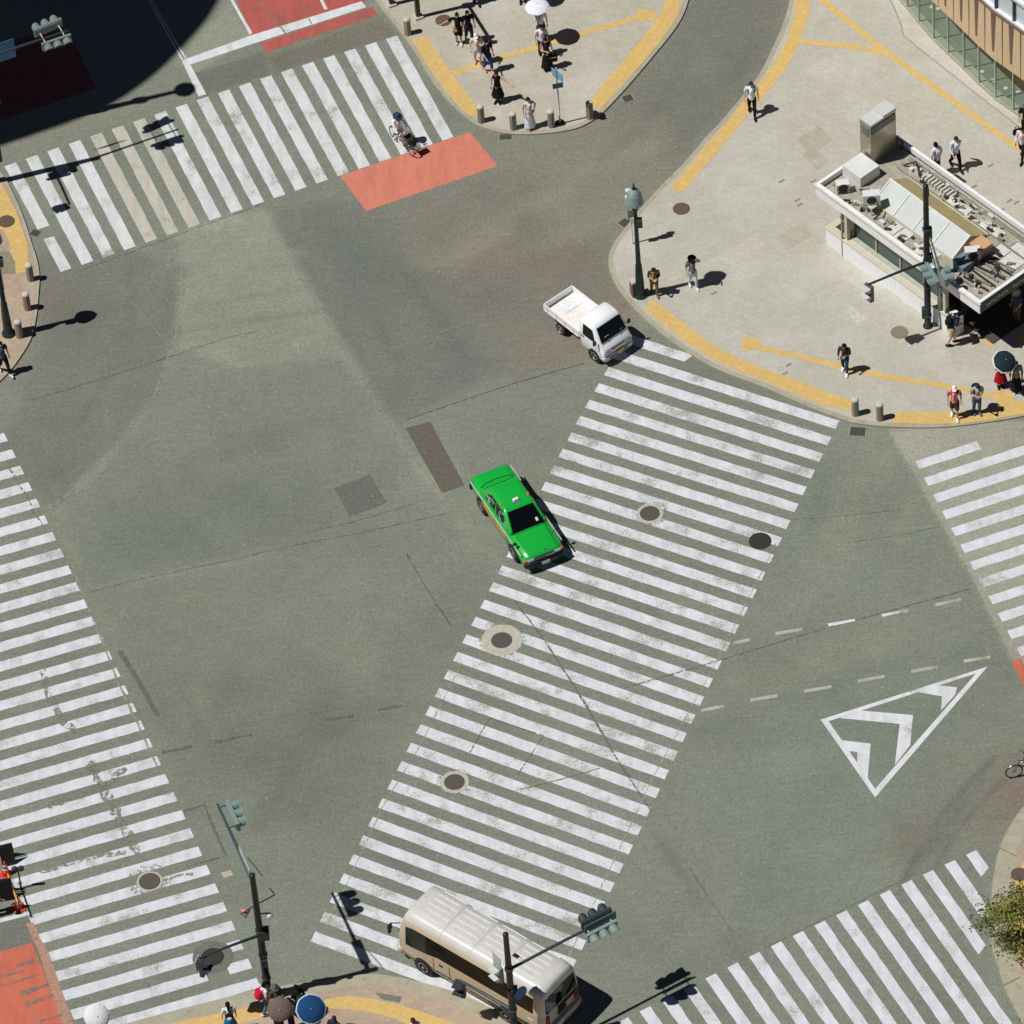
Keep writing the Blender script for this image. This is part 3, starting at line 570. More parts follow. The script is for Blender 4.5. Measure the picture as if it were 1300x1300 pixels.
apr = [(1096,-40),(1118,-20),(1133,5),(1143,28),(1147,45),(1165,60),(1203,90),(1243,122),(1290,158),(1345,196)]
b = MB(); sheet(b, apr+[(1362,191),(1310,160),(1286.5,143),(1243,108),(1204,70),(1167,31),(1136,-6),(1104,-40)], KZ+.0085); b.build('apron', paving('apron_paving', (198,194,180), (192,187,172), 2.2), kind='structure')
b = MB(); strip(b, apr, .06, KZ+.0095); b.build('slab_joint', mat('joint_tan', (158,150,130)), kind='structure')
for zi, (pts, c_) in enumerate((([(1012,176),(1040,160),(1058,178),(1028,196)], (178,172,154)), ([(985,300),(1020,282),(1034,298),(1000,318)], (182,176,160)), ([(1120,190),(1150,168),(1162,176),(1136,196)], (196,192,178)), ([(1018,196),(1034,186),(1052,206),(1038,216)], (176,170,153)), ([(900,330),(960,300),(972,312),(915,344)], (196,190,174)), ([(1068,140),(1100,128),(1110,140),(1080,156)], (194,190,180)))):
    b = MB(); sheet(b, pts, KZ+.0071+zi*.0003); b.build('pavement_patch', paving('repair_paving_%d_%d' % (c_[0], c_[1]), c_, tuple(x-7 for x in c_)), kind='structure')
# ================================================================ covers and grates
M_LID = mat('cast_iron', (98,92,84), .6, .3, var=.15, scale=20); M_LIDB = mat('brown_iron', (104,84,72), .7, .1, var=.12, scale=20); M_LIDD = mat('dark_iron', (62,60,52), .6, .3, var=.25, scale=25)
M_COLLAR = mat('collar_concrete', (186,181,164), .9, var=.12, scale=5, dirt=(128,124,108)); M_TAR = asphalt('collar_tar', (150,146,128), (7, .50))
def cover(p, rad, m_lid, label, z=0, collar=None, group=None):
    g = G(p, z); t = thing('manhole_cover', label, 'manhole cover', (g.x, g.y, g.z), random.uniform(0, 1), group)
    hz = .012
    b = MB(); b.m(0, False); b.ztube([(rad*1.0, 0), (rad, hz), (rad*.93, hz), (rad*.92, hz-.006), (rad*.88, hz-.006), (rad*.87, hz)], n=36); b.f.pop(); b.mi.pop(); b.sm.pop()
    ring = [b.V((rad*.87*math.cos(a), rad*.87*math.sin(a), hz)) for a in np.linspace(0, 2*PI, 36, endpoint=False)]; b.face(ring)
    o = b.build('lid', m_lid, t)
    if collar:
        for k, (r1, mm) in enumerate(collar):
            r0 = rad*1.01 if k == 0 else collar[k-1][0]
            b = MB(); n = 40; A = []; Bq = []
            for a in np.linspace(0, 2*PI, n, endpoint=False):
                j = 1+random.uniform(-.03, .03); A.append(b.V((r0*math.cos(a), r0*math.sin(a), .0095-k*.0008))); Bq.append(b.V((r1*j*math.cos(a), r1*j*math.sin(a), .0095-k*.0008)))
            for k2 in range(n): b.face((A[k2], Bq[k2], Bq[(k2+1) % n], A[(k2+1) % n]))
            b.build('collar', mm, t)
    return t
cover((637,813), .385, M_LID, 'iron manhole cover in a broad pale concrete ring on the diagonal crossing', 0, [(.76, M_COLLAR), (.84, M_TAR)])
cover((825,652), .37, M_LID, 'iron manhole cover in a blotchy ring near the upper end of the diagonal crossing', 0, [(.5, M_COLLAR), (.66, M_TAR)])
cover((577,993), .37, M_LID, 'iron manhole cover in a speckled ring on the lower half of the diagonal crossing', 0, [(.52, M_COLLAR), (.66, M_TAR)])
cover((190,1119), .38, M_LID, 'iron manhole cover in a ragged concrete ring on the left crossing', 0, [(.46, M_COLLAR), (.80, M_TAR)])
cover((270,1215), .40, M_LIDD, 'dark manhole cover in a round tarred patch beneath the pedestrian signal arm', 0, [(.72, asphalt('tar_patch', (112,113,103)))])
cover((965,687), .42, M_LIDD, 'dark bare manhole cover at the right edge of the diagonal crossing')
cover((865,265), .33, M_LIDB, 'brown manhole cover in the plaza paving beside the end of the yellow strip', KZ+.01)
cover((1142,422), .33, mat('tan_iron', (138,124,106), .7, .1, var=.12, scale=20), 'tan manhole cover in the plaza paving in front of the kiosk', KZ+.01)
cover((8,281), .33, M_LIDB, 'brown manhole cover on the yellow paving of the left corner', KZ+.016)
cover((563,26), .33, M_LIDB, 'brown manhole cover on the upper island beside two people in black', KZ+.01)
cover((1294,1110), .3, M_LIDB, 'brown manhole cover under the tree at the lower right corner', KZ+.016)
def grate(p, w, d, rz, label, z=0, m=M_LIDD):
    g = G(p, z); t = thing('drain_grate', label, 'drain grate', g, rz, 'drain grates along the kerbs')
    b = MB(); x, y = w/2+.03, d/2+.03; i = []
    for k, z_ in ((1, .0), (1, .016), (.86, .016), (.86, .006)):
        i.append([b.V((sx*x*k, sy*y*k, z_)) for sx, sy in ((-1,-1),(1,-1),(1,1),(-1,1))])
    for p_, q_ in zip(i, i[1:]):
        for k in range(4): b.face((p_[k], p_[(k+1) % 4], q_[(k+1) % 4], q_[k]))
    b.build('frame', mat('grate_frame', (150,146,128), .8), t)
    b = MB(); b.box((0, 0, .0065), (w*.9, d*.9, .007)); b.build('bars', M_BARS, t)
def bars_mat():
    g = N('grate_bars'); wv = g.n('TexWave'); wv.inputs['Scale'].default_value = 4.5; g.l(g.coord(), wv.inputs['Vector'])
    return g.done(g.mix(g.ramp(wv.outputs['Fac'], .4, .6), C(36,38,34), C(92,92,82)), .7)
M_BARS = bars_mat()
grate((1089,548), .62, .46, R(-12), 'square drain grate at the kerb below two stone bollards'); grate((45,296), .36, .36, R(-30), 'small drain grate between the left corner kerb and the upper crossing')
grate((797,125), .42, .36, R(20), 'drain grate beside the kerb of the upper island'); grate((793,283), .42, .36, R(40), 'drain grate at the plaza kerb beside the street lamp'); grate((642,174), .5, .3, R(-5), 'dark drain grate at the tip of the upper island')
# ================================================================ vehicles
def gloss(name, rgb, rough=.25, coat=.6): return mat(name, rgb, rough, 0, coat, var=.03, scale=1.5, spec=.5)
M_GLASS = mat('vehicle_glass', (10,16,19), .05, 0, 0, var=.2, scale=3, spec=.35)
M_TYRE = mat('tyre_rubber', (34,33,32), .85, var=.15, scale=12); M_DARK = mat('dark_plastic', (26,28,28), .6, var=.15, scale=8); M_CHR = mat('chrome', (205,206,204), .22, .9, var=.05)
M_RIM = mat('wheel_silver', (178,176,168), .4, .6, var=.1, scale=9); M_LAMP = mat('headlamp_glass', (205,212,205), .12, .2, var=.12, scale=14); M_WHITE = mat('white_trim', (228,229,224), .4, var=.04); M_AMB = mat('amber_lens', (222,96,38), .25, var=.1); M_PLATE = mat('number_plate', (222,222,214), .5); M_REDL = mat('red_lens', (150,24,22), .3)
M_INT = mat('seat_fabric', (60,58,56), .9, var=.2)
def mring(half, x):
    """closed ring at station x from a half outline [(y,z)] that starts and ends on the centre line"""
    r = [Vector((x, y, z)) for y, z in half]
    return r+[Vector((x, -y, z)) for y, z in half[-2:0:-1]]
def wheel(par, x, y, r, w, spokes=6, side=1):
    o = thing('wheel', '', '', (0, 0, 0)); del o['label']; del o['category']; COL.objects.unlink(o); bpy.data.objects.remove(o)
    b = MB(); b.smooth = True; prof = [(r*.62, -w/2), (r*.9, -w/2), (r, -w*.36), (r, w*.36), (r*.9, w/2), (r*.62, w/2)]
    rr = [[Vector((x+q*math.cos(t), y+z, r+q*math.sin(t))) for t in np.linspace(0, 2*PI, 28, endpoint=False)] for q, z in prof]
    b.rings(rr); t = b.build('wheel', M_TYRE, par)
    b = MB(); ys = y+side*w*.40
    b.rings([[Vector((x+q*math.cos(a), ys+d*side, r+q*math.sin(a))) for a in np.linspace(0, 2*PI, 24, endpoint=False)] for q, d in ((r*.64, -.02), (r*.64, .02), (r*.56, .03), (r*.5, .005), (r*.2, .02), (.02, .03))])
    b.m(1)
    for k in range(spokes):
        a = 2*PI*(k+.5)/spokes; b.box((x+r*.40*math.cos(a), ys+side*.012, r+r*.40*math.sin(a)), (r*.17, .02, r*.12), M=Matrix.Rotation(-a, 3, 'Y'))
    b.build('rim', [M_RIM, M_DARK], t); return t
def quad_strip(b, pts, off=Vector((0, 0, 0))): b.poly([Vector(p)+off for p in pts])
def inner_quad(q, u0, u1, v0, v1, off):
    q = [Vector(p) for p in q]; n = (q[1]-q[0]).cross(q[3]-q[0]).normalized()
    P = lambda u, v: (q[0].lerp(q[1], u)).lerp(q[3].lerp(q[2], u), v)+n*off
    return [P(u0, v0), P(u1, v0), P(u1, v1), P(u0, v1)]
def pane(b, q, u0, u1, v0, v1, off=.006, th=.012):
    """thin pane lying proud on the patch q"""
    f = inner_quad(q, u0, u1, v0, v1, off); k = inner_quad(q, u0, u1, v0, v1, off-th)
    i = [b.V(p) for p in k]+[b.V(p) for p in f]
    b.face(i[4:8])
    for a in range(4): b.face((i[a], i[(a+1) % 4], i[4+(a+1) % 4], i[4+a]))
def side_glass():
    g = N('side_glass'); c = g.mix(g.ramp(g.noise(3.4, 3, .6, stretch=(1, 1, 2)), .50, .60), C(14,20,22), C(150,158,150)); return g.done(c, .06, spec=.4)  # pale blotches in the opaque glass colour stand for reflections and seat covers
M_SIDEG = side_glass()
# ---------------------------------------------------------------- green taxi
def taxi():
    p1, p2 = G((611.5,647.5)), G((653.5,709.5)); d = (p2-p1); rz = math.atan2(d.y, d.x); d.normalize(); nrm = Vector((-d.y, d.x, 0))
    mid = (p1+p2)/2; c = mid+nrm*.80
    t = thing('taxi', 'bright green saloon taxi crossing the junction with a white roof lamp', 'taxi', (c.x, c.y, 0), rz)
    t.scale = (1.0, .975, 1.0)
    gm = gloss('green_car_paint', (22,176,60), .28, .7); gd = gloss('dark_shut_line', (10,70,30), .5, 0)
    b = MB(); b.smooth = True
    def st(x, zb, w, zw, zs, cr): return mring([(0, zb), (w*.86, zb), (w*.97, zb+.07), (w, zw), (w*.985, zs-.09), (w*.93, zs-.015), (w*.6, zs+cr*.7), (0, zs+cr)], x)
    b.rings([st(-2.34,.42,.66,.6,.80,.0), st(-2.32,.34,.76,.6,.87,.01), st(-2.25,.28,.815,.6,.915,.012), st(-2.0,.24,.84,.6,.935,.02), st(-1.5,.22,.85,.6,.945,.025), st(-.5,.20,.855,.6,.94,.02), st(.6,.20,.855,.6,.935,.02), st(.95,.20,.855,.6,.93,.03), st(1.5,.22,.845,.6,.90,.035), st(2.0,.24,.825,.58,.85,.03), st(2.22,.27,.80,.56,.80,.02), st(2.31,.33,.75,.55,.765,.01), st(2.33,.42,.70,.55,.73,0)])
    b.build('body', gm, t)
    # cabin
    lv = [(.92,-1.52,1.10,.775),(1.0,-1.45,.965,.765),(1.30,-1.19,.50,.66),(1.42,-1.08,.32,.61),(1.465,-.93,.22,.555),(1.482,-.75,.06,.44),(1.49,-.5,-.15,.2)]
    def cr(z, x0, x1, w):
        r = .09; o = []
        for sx, sy, xx in ((1,1,x1),(-1,1,x0),(-1,-1,x0),(1,-1,x1)):
            for k in range(4):
                a = {(1,1):0,(-1,1):PI/2,(-1,-1):PI,(1,-1):1.5*PI}[(sx,sy)]+k*PI/6
                o.append(Vector((xx-sx*r+r*math.cos(a), sy*(w-r)+r*math.sin(a), z)))
        return o
    b = MB(); b.smooth = True; b.rings([cr(*l) for l in lv]); cab = b.build('cabin', gm, t)
    W0, W1 = lv[0], lv[3]
    ws = [(1.085,-.70,.935),(1.085,.70,.935),(.355,.545,1.415),(.355,-.545,1.415)]
    b = MB(); pane(b, ws, .02, .98, .02, .97, .014); b.build('windscreen', M_GLASS, t)
    rw = [(-1.51,.70,.935),(-1.51,-.70,.935),(-1.095,-.545,1.415),(-1.095,.545,1.415)]
    b = MB(); pane(b, rw, .05, .95, .06, .94, .014); b.build('rear_window', M_GLASS, t)
    for sgn in (1, -1):
        q = [(1.0*1,sgn*.772,.955),(-1.45,sgn*.772,.955),(-1.05,sgn*.632,1.40),(.34,sgn*.632,1.40)]
        if sgn < 0: q = [q[1], q[0], q[3], q[2]]
        for u0, u1 in ((.09,.47),(.51,.86)):
            if sgn < 0: u0, u1 = 1-u1, 1-u0
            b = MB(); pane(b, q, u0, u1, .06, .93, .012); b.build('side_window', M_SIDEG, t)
        b = MB(); b.box((-.05, sgn*.858, .83), (4.3, .008, .10)); b.build('white_stripe', M_WHITE, t)
        b = MB(); b.box((-.25, sgn*.860, .57), (2.0, .008, .17)); b.build('orange_stripe', gloss('orange_stripe_paint', (226,132,34)), t)
        for x in (.92, -.12, -1.05): b = MB(); b.box((x, sgn*.8605, .60), (.012, .008, .60)); b.build('door_gap', M_DARK, t)
        for x in (.05, -.92): b = MB(); b.box((x, sgn*.868, .77), (.16, .02, .03)); b.build('door_handle', M_CHR, t)
        for x in (-1.33, 1.36):
            b = MB(); b.rings([[Vector((x+r*math.cos(a), sgn*y, .31+r*math.sin(a))) for a in np.linspace(0, 2*PI, 24, endpoint=False)] for r, y in ((.37,.70),(.37,.862),(.02,.862))]); b.build('wheel_arch', M_DARK, t)
            wheel(t, x, sgn*.775, .31, .19, 8, sgn)
        # mirror on the front wing
        b = MB(); b.tube([(1.62, sgn*.72, .86), (1.66, sgn*.80, 1.0), (1.65, sgn*.86, 1.04)], .014, 6); b.sph((1.66, sgn*.88, 1.05), (.05,.09,.06), 10, 6); b.m(1); b.box((1.612, sgn*.88, 1.05), (.012, .14, .09)); b.build('wing_mirror', [M_DARK, M_CHR], t)
        b = MB(); b.box((2.325, sgn*.56, .665), (.05, .28, .13)); b.m(1); b.box((2.28, sgn*.755, .665), (.10, .09, .11)); b.build('headlight', [M_LAMP, M_AMB], t)
        b = MB(); b.box((-2.335, sgn*.6, .70), (.04, .32, .14)); b.build('tail_light', M_REDL, t)
        b = MB(); b.sph((-.05, sgn*.565, 1.47), (.075,.05,.045), 10, 6); b.build('roof_marker', M_AMB, t)
    b = MB(); b.box((2.345, 0, .655), (.04, .82, .135)); b.m(1)
    for k in range(5): b.box((2.368, 0, .60+k*.026), (.008, .80, .008))
    b.build('grille', [M_DARK, M_CHR], t)
    b = MB(); b.smooth = True; b.rings([mring([(0,.30),(w*.95,.30),(w,.36),(w,.50),(w*.97,.545),(0,.55)], x) for x, w in ((2.24,.84),(2.34,.82),(2.40,.74),(2.42,.60))]); b.build('front_bumper', mat('black_bumper', (15,16,17), .5), t)
    b = MB(); b.smooth = True; b.rings([mring([(0,.30),(w*.95,.30),(w,.36),(w,.50),(w*.97,.545),(0,.55)], x) for x, w in ((-2.46,.60),(-2.44,.76),(-2.36,.84),(-2.24,.86))]); b.build('rear_bumper', M_DARK, t)
    b = MB(); b.box((2.428, 0, .40), (.012, .33, .16)); b.build('number_plate', M_PLATE, t)
    b = MB()
    for s in (-1, 1): b.tube([(1.12, s*.62, .962), (1.6, s*.60, .936), (2.2, s*.55, .822)], .007, 4)
    b.tube([(1.13, -.62, .957), (1.13, .62, .957)], .008, 4); b.build('bonnet_gap', gd, t)
    b = MB(); b.tube([(-1.60, .70, .958), (-1.70, .42, .968), (-1.74, 0, .975), (-1.70, -.42, .968), (-1.60, -.70, .958)], .014, 4); b.build('boot_gap', gd, t)
    b = MB(); b.box((.05, 0, 1.535), (.14, .26, .10), taper=.75); b.m(1); b.box((.05, 0, 1.489), (.2, .32, .018)); b.build('roof_lamp', [M_WHITE, M_CHR], t)
    b = MB(); b.box((2.2, .1, .845), (.05, .1, .02)); b.build('bonnet_badge', M_CHR, t)
    for s in (-.25, .3): b = MB(); b.tube([(1.10, s, .955), (.86, s+.38, 1.115)], .008, 4); b.build('wiper', M_DARK, t)
    b = MB(); b.box((.92, .42, 1.088), (.14, .10, .004), M=Matrix.Rotation(R(33), 3, 'Y')); b.build('windscreen_sticker', M_WHITE, t)
taxi()
# ---------------------------------------------------------------- small white truck
def truck():
    p1, p2 = G((714.5,425.5)), G((755.5,457.5)); d = (p2-p1); rz = math.atan2(d.y, d.x); d.normalize(); nrm = Vector((-d.y, d.x, 0))
    c = (p1+p2)/2+nrm*.70-d*.22
    t = thing('pickup_truck', 'small white cab-over pickup truck with an open empty bed', 'truck', (c.x, c.y, 0), rz)
    wm = gloss('white_truck_paint', (247,247,246), .3, .5)
    def st(x, zb, w, zt, r=.07):
        return mring([(0, zb), (w*.94, zb), (w, zb+.08), (w, .80), (w*.985, min(1.0, zt-.1)), (w*.985-(zt-1.0)*.10 if zt > 1.1 else w*.97, max(zt-r, zb+.3)), (w*.80-(zt-1.0)*.07 if zt > 1.1 else w*.85, zt), (0, zt+.015)], x)
    b = MB(); b.smooth = True
    b.rings([st(.32,.34,.70,1.60), st(.36,.30,.725,1.70), st(.5,.28,.735,1.755), st(.95,.28,.735,1.765), st(1.10,.28,.735,1.735), st(1.2,.28,.735,1.62), st(1.36,.28,.735,1.34), st(1.52,.28,.73,1.04), st(1.60,.28,.725,.94), st(1.68,.29,.71,.86), st(1.705,.33,.67,.80)]); cabin = b.build('cab', wm, t)
    wsq = [(1.505,-.655,1.075),(1.505,.655,1.075),(1.175,.60,1.665),(1.175,-.60,1.665)]
    b = MB(); pane(b, wsq, .03, .97, .04, .97, .03, .03); b.build('windscreen', M_GLASS, t)
    for sgn in (1, -1):
        q = [(1.38,sgn*.733,1.02),(.42,sgn*.733,1.02),(.46,sgn*.672,1.60),(1.14,sgn*.672,1.60)]
        if sgn < 0: q = [q[1], q[0], q[3], q[2]]
        b = MB(); u0, u1 = (.13,.86) if sgn > 0 else (.14,.87); pane(b, q, u0, u1, .03, .92, .012); b.build('side_window', M_GLASS, t)
        b = MB(); b.tube([(.42, sgn*.738, 1.03), (.42, sgn*.738, .405), (1.30, sgn*.738, .405), (1.30, sgn*.738, 1.03)], .008, 4); b.build('door_gap', mat('truck_gap', (120,122,122), .6), t)
        b = MB(); b.box((.55, sgn*.745, .93), (.14, .02, .035)); b.build('door_handle', M_DARK, t)
        b = MB(); b.tube([(1.30, sgn*.72, 1.10), (1.38, sgn*.82, 1.16)], .015, 6); b.box((1.39, sgn*.87, 1.20), (.05, .13, .19)); b.build('door_mirror', M_DARK, t)
        b = MB(); b.box((1.685, sgn*.56, .66), (.07, .20, .15)); b.m(1); b.box((1.69, sgn*.40, .66), (.04, .08, .11)); b.build('headlight', [M_LAMP, M_AMB], t)
        for x in (-.80, 1.16):
            wheel(t, x, sgn*.66, .27, .155, 6, sgn)
        b = MB(); b.rings([[Vector((1.16+r*math.cos(a), sgn*y, .27+r*math.sin(a))) for a in np.linspace(0, 2*PI, 22, endpoint=False)] for r, y in ((.335,.55),(.335,.741),(.02,.741))]); b.build('wheel_arch', M_DARK, t)
        b = MB(); b.box((-.72, sgn*.712, .81), (1.98, .035, .30)); b.m(1)
        for x in (-1.5,-1.0,-.5,0): b.box((x, sgn*.733, .81), (.05, .012, .26))
        b.box((-.72, sgn*.735, .665), (1.98, .02, .03)); b.build('side_gate', [wm, mat('truck_rail', (212,213,212), .5)], t)
        b = MB(); b.box((-1.74, sgn*.5, .50), (.04, .2, .1)); b.build('tail_light', M_REDL, t)
    b = MB(); b.box((-1.715, 0, .81), (.035, 1.46, .30)); b.m(1)
    for y in (-.5, 0, .5): b.box((-1.738, y, .81), (.012, .05, .26))
    b.build('tailgate', [wm, mat('truck_rail', (212,213,212), .5)], t)
    b = MB(); b.box((-.715, 0, .645), (2.0, 1.40, .03)); b.m(1)
    for k in range(13): b.box((-.715, -.63+k*.105, .665), (1.95, .03, .014))
    b.build('bed_floor', [mat('bed_paint', (232,229,222), .5, var=.06, scale=5, dirt=(214,204,190)), mat('bed_rib', (236,228,218), .5, dirt=(212,186,164))], t)
    b = MB(); b.box((-1.28, .14, .681), (.62, .88, .012)); b.build('bed_board', mat('white_board', (232,233,232), .5), t)
    b = MB()
    for s in (-1, 1): b.box((.27, s*.58, 1.04), (.04, .05, .80))
    b.box((.27, 0, 1.43), (.04, 1.2, .05)); b.box((.27, 0, 1.10), (.035, 1.12, .04)); b.box((.29, 0, .81), (.03, 1.42, .30)); b.build('headboard_rail', wm, t)
    b = MB()
    for s in (-1, 1): b.box((-.72, s*.36, .50), (1.98, .08, .10))
    b.tube([(-.8, -.62, .27), (-.8, .62, .27)], .05, 8); b.box((-.1, .42, .42), (.5, .26, .22)); b.box((.0, -.45, .42), (.4, .26, .2)); b.build('chassis', M_DARK, t)
    b = MB(); b.smooth = True; b.rings([mring([(0,.30),(w*.95,.30),(w,.35),(w,.47),(w*.96,.51),(0,.51)], x) for x, w in ((1.60,.735),(1.70,.73),(1.745,.66),(1.75,.5))]); b.build('front_bumper', mat('bumper_white', (212,215,216), .5), t)
    b = MB(); b.box((1.706, 0, .735), (.03, .62, .055)); b.box((1.755, 0, .385), (.012, .9, .06)); b.build('grille', M_DARK, t)
    b = MB(); b.box((1.762, .08, .455), (.014, .33, .155)); b.build('number_plate', mat('yellow_plate', (232,176,32), .5), t)
    b = MB(); b.box((1.44, -.30, 1.19), (.02, .22, .14)); b.box((1.47, .42, 1.13), (.02, .16, .13)); b.build('dashboard_papers', mat('dash_paper', (150,190,175), .6), t)
    for s in (-.35, .25): b = MB(); b.tube([(1.535, s, 1.10), (1.42, s+.38, 1.30)], .009, 4); b.build('wiper', M_DARK, t)
truck()
# ---------------------------------------------------------------- minibus
M_BUSG = mat('bus_glass', (9,10,10), .08, 0, 0, var=.2, scale=2, spec=.12)
def minibus():
    rf, rr_ = G((514,1164), 2.52), G((684,1263), 2.52); d = (rf-rr_); rz = math.atan2(d.y, d.x); d.normalize(); nrm = Vector((-d.y, d.x, 0))
    fl = G((505,1192), .35)
    c = rf-d*3.02-nrm*.88+d*.12+Vector((-.03,.10,0))
    c.z = 0
    t = thing('minibus', 'beige minibus with a pale ribbed roof leaving over the diagonal crossing', 'bus', c, rz)
    t.scale = (.93, 1, 1); bm = gloss('beige_bus_paint', (205,188,162), .35, .4); rm = mat('bus_roof_paint', (206,203,197), .35, 0, .4, var=.05, scale=2, dirt=(192,186,176)); low_ = gloss('tan_bus_paint', (190,170,142), .35, .4)
    def st(x, k=1.0, top=2.60, zb=.34):
        h = [(0, zb), (.93*k, zb), (1.0*k, zb+.07), (1.03*k, .75), (1.035*k, 1.15), (1.03*k, 1.32), (1.0*k, 1.75), (.955*k, top-.50), (.90*k, top-.28), (.80*k, top-.12), (.62*k, top-.035), (.3*k, top), (0, top+.01)]
        return mring(h, x)
    def lean(r, dx): return [p+Vector((-dx*max(0, (p.z-1.1)/1.5)**1.2, 0, 0)) for p in r]
    rr = [lean(st(-3.50,.86,2.40,.5), -.05), lean(st(-3.47,.93,2.5,.42), -.05), lean(st(-3.38,.985,2.565,.36), -.05), st(-3.1), st(-1), st(1), st(2.7), lean(st(3.0,.995,2.59), .04), lean(st(3.25,.975,2.57,.36), .16), lean(st(3.42,.935,2.52,.4), .30), lean(st(3.50,.86,2.45,.46), .36)]
    b = MB(); b.smooth = True; n = 24
    ids = [[b.V(p) for p in r] for r in rr]
    for a, q in zip(ids, ids[1:]):
        for k in range(n):
            b.k = 1 if 8 <= k <= 15 else (2 if (3 <= k <= 4 or 19 <= k <= 20) else 0)
            b.face((a[k], q[k], q[(k+1) % n], a[(k+1) % n]))
    b.k = 0; b.face(ids[0]); b.face(ids[-1][::-1]); b.build('body', [bm, rm, low_], t)
    for s in (1, -1):
        b = MB()
        def seg(x0, x1, z0=1.36, z1=2.12, z0b=None, z1b=None):
            yz = lambda z: (1.03-(z-1.32)*.07 if z < 1.75 else 1.0-(z-1.75)*.128)+.006
            z0b = z0 if z0b is None else z0b; z1b = z1 if z1b is None else z1b
            rows = []
            for u in (0, .5, 1):
                za = z0+(z1-z0)*u; zb_ = z0b+(z1b-z0b)*u
                rows.append((b.V((x0, s*yz(za), za)), b.V((x1, s*yz(zb_), zb_))))
            for (a0, a1), (c0, c1) in zip(rows, rows[1:]): b.face((a0, a1, c1, c0) if s < 0 else (a1, a0, c0, c1))
        seg(-3.05, -2.2); seg(-2.2, -1.0); seg(-1.0, .3); seg(.3, 1.5); seg(1.5, 2.05, 1.36, 2.12, 1.24, 2.12)
        b.build('side_windows', M_BUSG, t)
        b = MB(); seg(2.05, 2.72, 1.24, 2.12, 1.16, 2.11); seg(2.72, 3.02, 1.16, 2.10, 1.14, 2.02); b.build('cab_window', mat('green_glass', (20,34,30), .08, 0, 0, var=.7, scale=2.4, spec=.3), t)
        M_GAP = mat('bus_gap', (70,58,44), .6)
        for x in (1.72, .95): b = MB(); b.box((x, s*1.04, .90), (.014, .012, .66)); b.build('door_gap', M_GAP, t)
        b = MB(); b.box((.2, s*1.043, .56), (5.9, .012, .014)); b.build('sill_line', M_GAP, t); b = MB(); b.box((-.6, s*1.046, .62), (4.4, .012, .035)); b.build('trim_strip', M_GAP, t); b = MB(); b.box((1.35, s*1.043, 1.03), (.17, .012, .10)); b.build('door_handle', M_GAP, t)
        for x in (-2.9, -1.3): b = MB(); b.box((x, s*1.042, .98), (.26, .014, .07)); b.build('side_grille', mat('bus_pale', (222,208,186), .5), t)
        for x in (2.25, -1.70):
            b = MB(); b.rings([[Vector((x+r*math.cos(a), s*y, .36+r*math.sin(a))) for a in np.linspace(0, 2*PI, 26, endpoint=False)] for r, y in ((.43,.80),(.43,1.042),(.02,1.042))]); b.build('wheel_arch', M_DARK, t)
            wheel(t, x, s*.955, .36, .22, 10, s)
        b = MB(); b.box((3.49, s*.68, .80), (.10, .30, .22)); b.build('headlight', M_LAMP, t)
        b = MB(); b.box((-3.52, s*.78, 1.05), (.05, .16, .42)); b.m(1); b.box((-3.52, s*.78, .80), (.05, .16, .1)); b.build('tail_light', [M_REDL, M_AMB], t)
        if s < 0: continue
        b = MB(); b.tube([(3.30, s*.93, 2.0), (3.62, s*1.1, 1.95), (3.66, s*1.12, 1.75)], .022, 6); b.box((3.67, s*1.12, 1.72), (.08, .17, .26)); b.sph((3.67, s*1.15, 1.5), (.06,.09,.08), 8, 6); b.build('door_mirror', M_DARK, t)
    b = MB(); q = [(3.545,-.82,1.22),(3.545,.82,1.22),(3.16,.74,2.26),(3.16,-.74,2.26)]; pane(b, q, .01, .99, .0, 1, .03, .06); b.build('windscreen', M_GLASS, t)
    b = MB(); q = [(-3.525,.83,1.42),(-3.525,-.83,1.42),(-3.445,-.80,2.16),(-3.445,.80,2.16)]; pane(b, q, .0, 1, .0, 1, .02, .05); b.build('rear_window', M_GLASS, t)
    b = MB(); b.box((-3.53, -.25, 1.18), (.03, .9, .10)); b.box((-3.53, 0, .93), (.03, .42, .22)); b.build('rear_trim', M_DARK, t)
    b = MB(); b.smooth = True; b.rings([mring([(0,.36),(w*.95,.36),(w,.42),(w,.60),(w*.97,.66),(0,.66)], x) for x, w in ((-3.64,.7),(-3.61,.95),(-3.5,1.02),(-3.3,1.03))]); b.build('rear_bumper', bm, t)
    b = MB(); b.smooth = True; b.rings([mring([(0,.34),(w*.95,.34),(w,.40),(w,.58),(w*.97,.64),(0,.64)], x) for x, w in ((3.3,1.03),(3.5,1.0),(3.6,.92),(3.63,.7))]); b.build('front_bumper', bm, t)
    b = MB(); b.box((-3.65, .3, .52), (.02, .33, .17)); b.build('number_plate', M_PLATE, t)
    b = MB()
    for x0, x1 in ((-2.9,-1.5),(-1.35,-.1),(.05,1.35),(1.5,2.7)):
        for k, y in enumerate((-.78,-.52,-.26,0,.26,.52,.76)):
            z = 2.608 if abs(y) < .35 else (2.585 if abs(y) < .6 else 2.50); b.box(((x0+x1)/2+(.06 if k % 2 else -.05), y, z), (x1-x0-.12, .026, .03))
    b.build('roof_rib', mat('rib_pale', (232,230,226), .4), t)
    b = MB()
    for x in (-1.43, -.02, 1.43):
        pts = [(x, y, z) for y, z in ((-.9,2.31),(-.8,2.472),(-.62,2.557),(-.3,2.598),(0,2.606),(.3,2.598),(.62,2.557),(.8,2.472),(.9,2.31))]; b.tube(pts, .016, 5)
    for y in (-.86, .86): b.tube([(-3.1, y, 2.385), (2.7, y, 2.385)], .016, 5)
    b.build('roof_seam', mat('bus_seam', (196,188,174), .5), t)
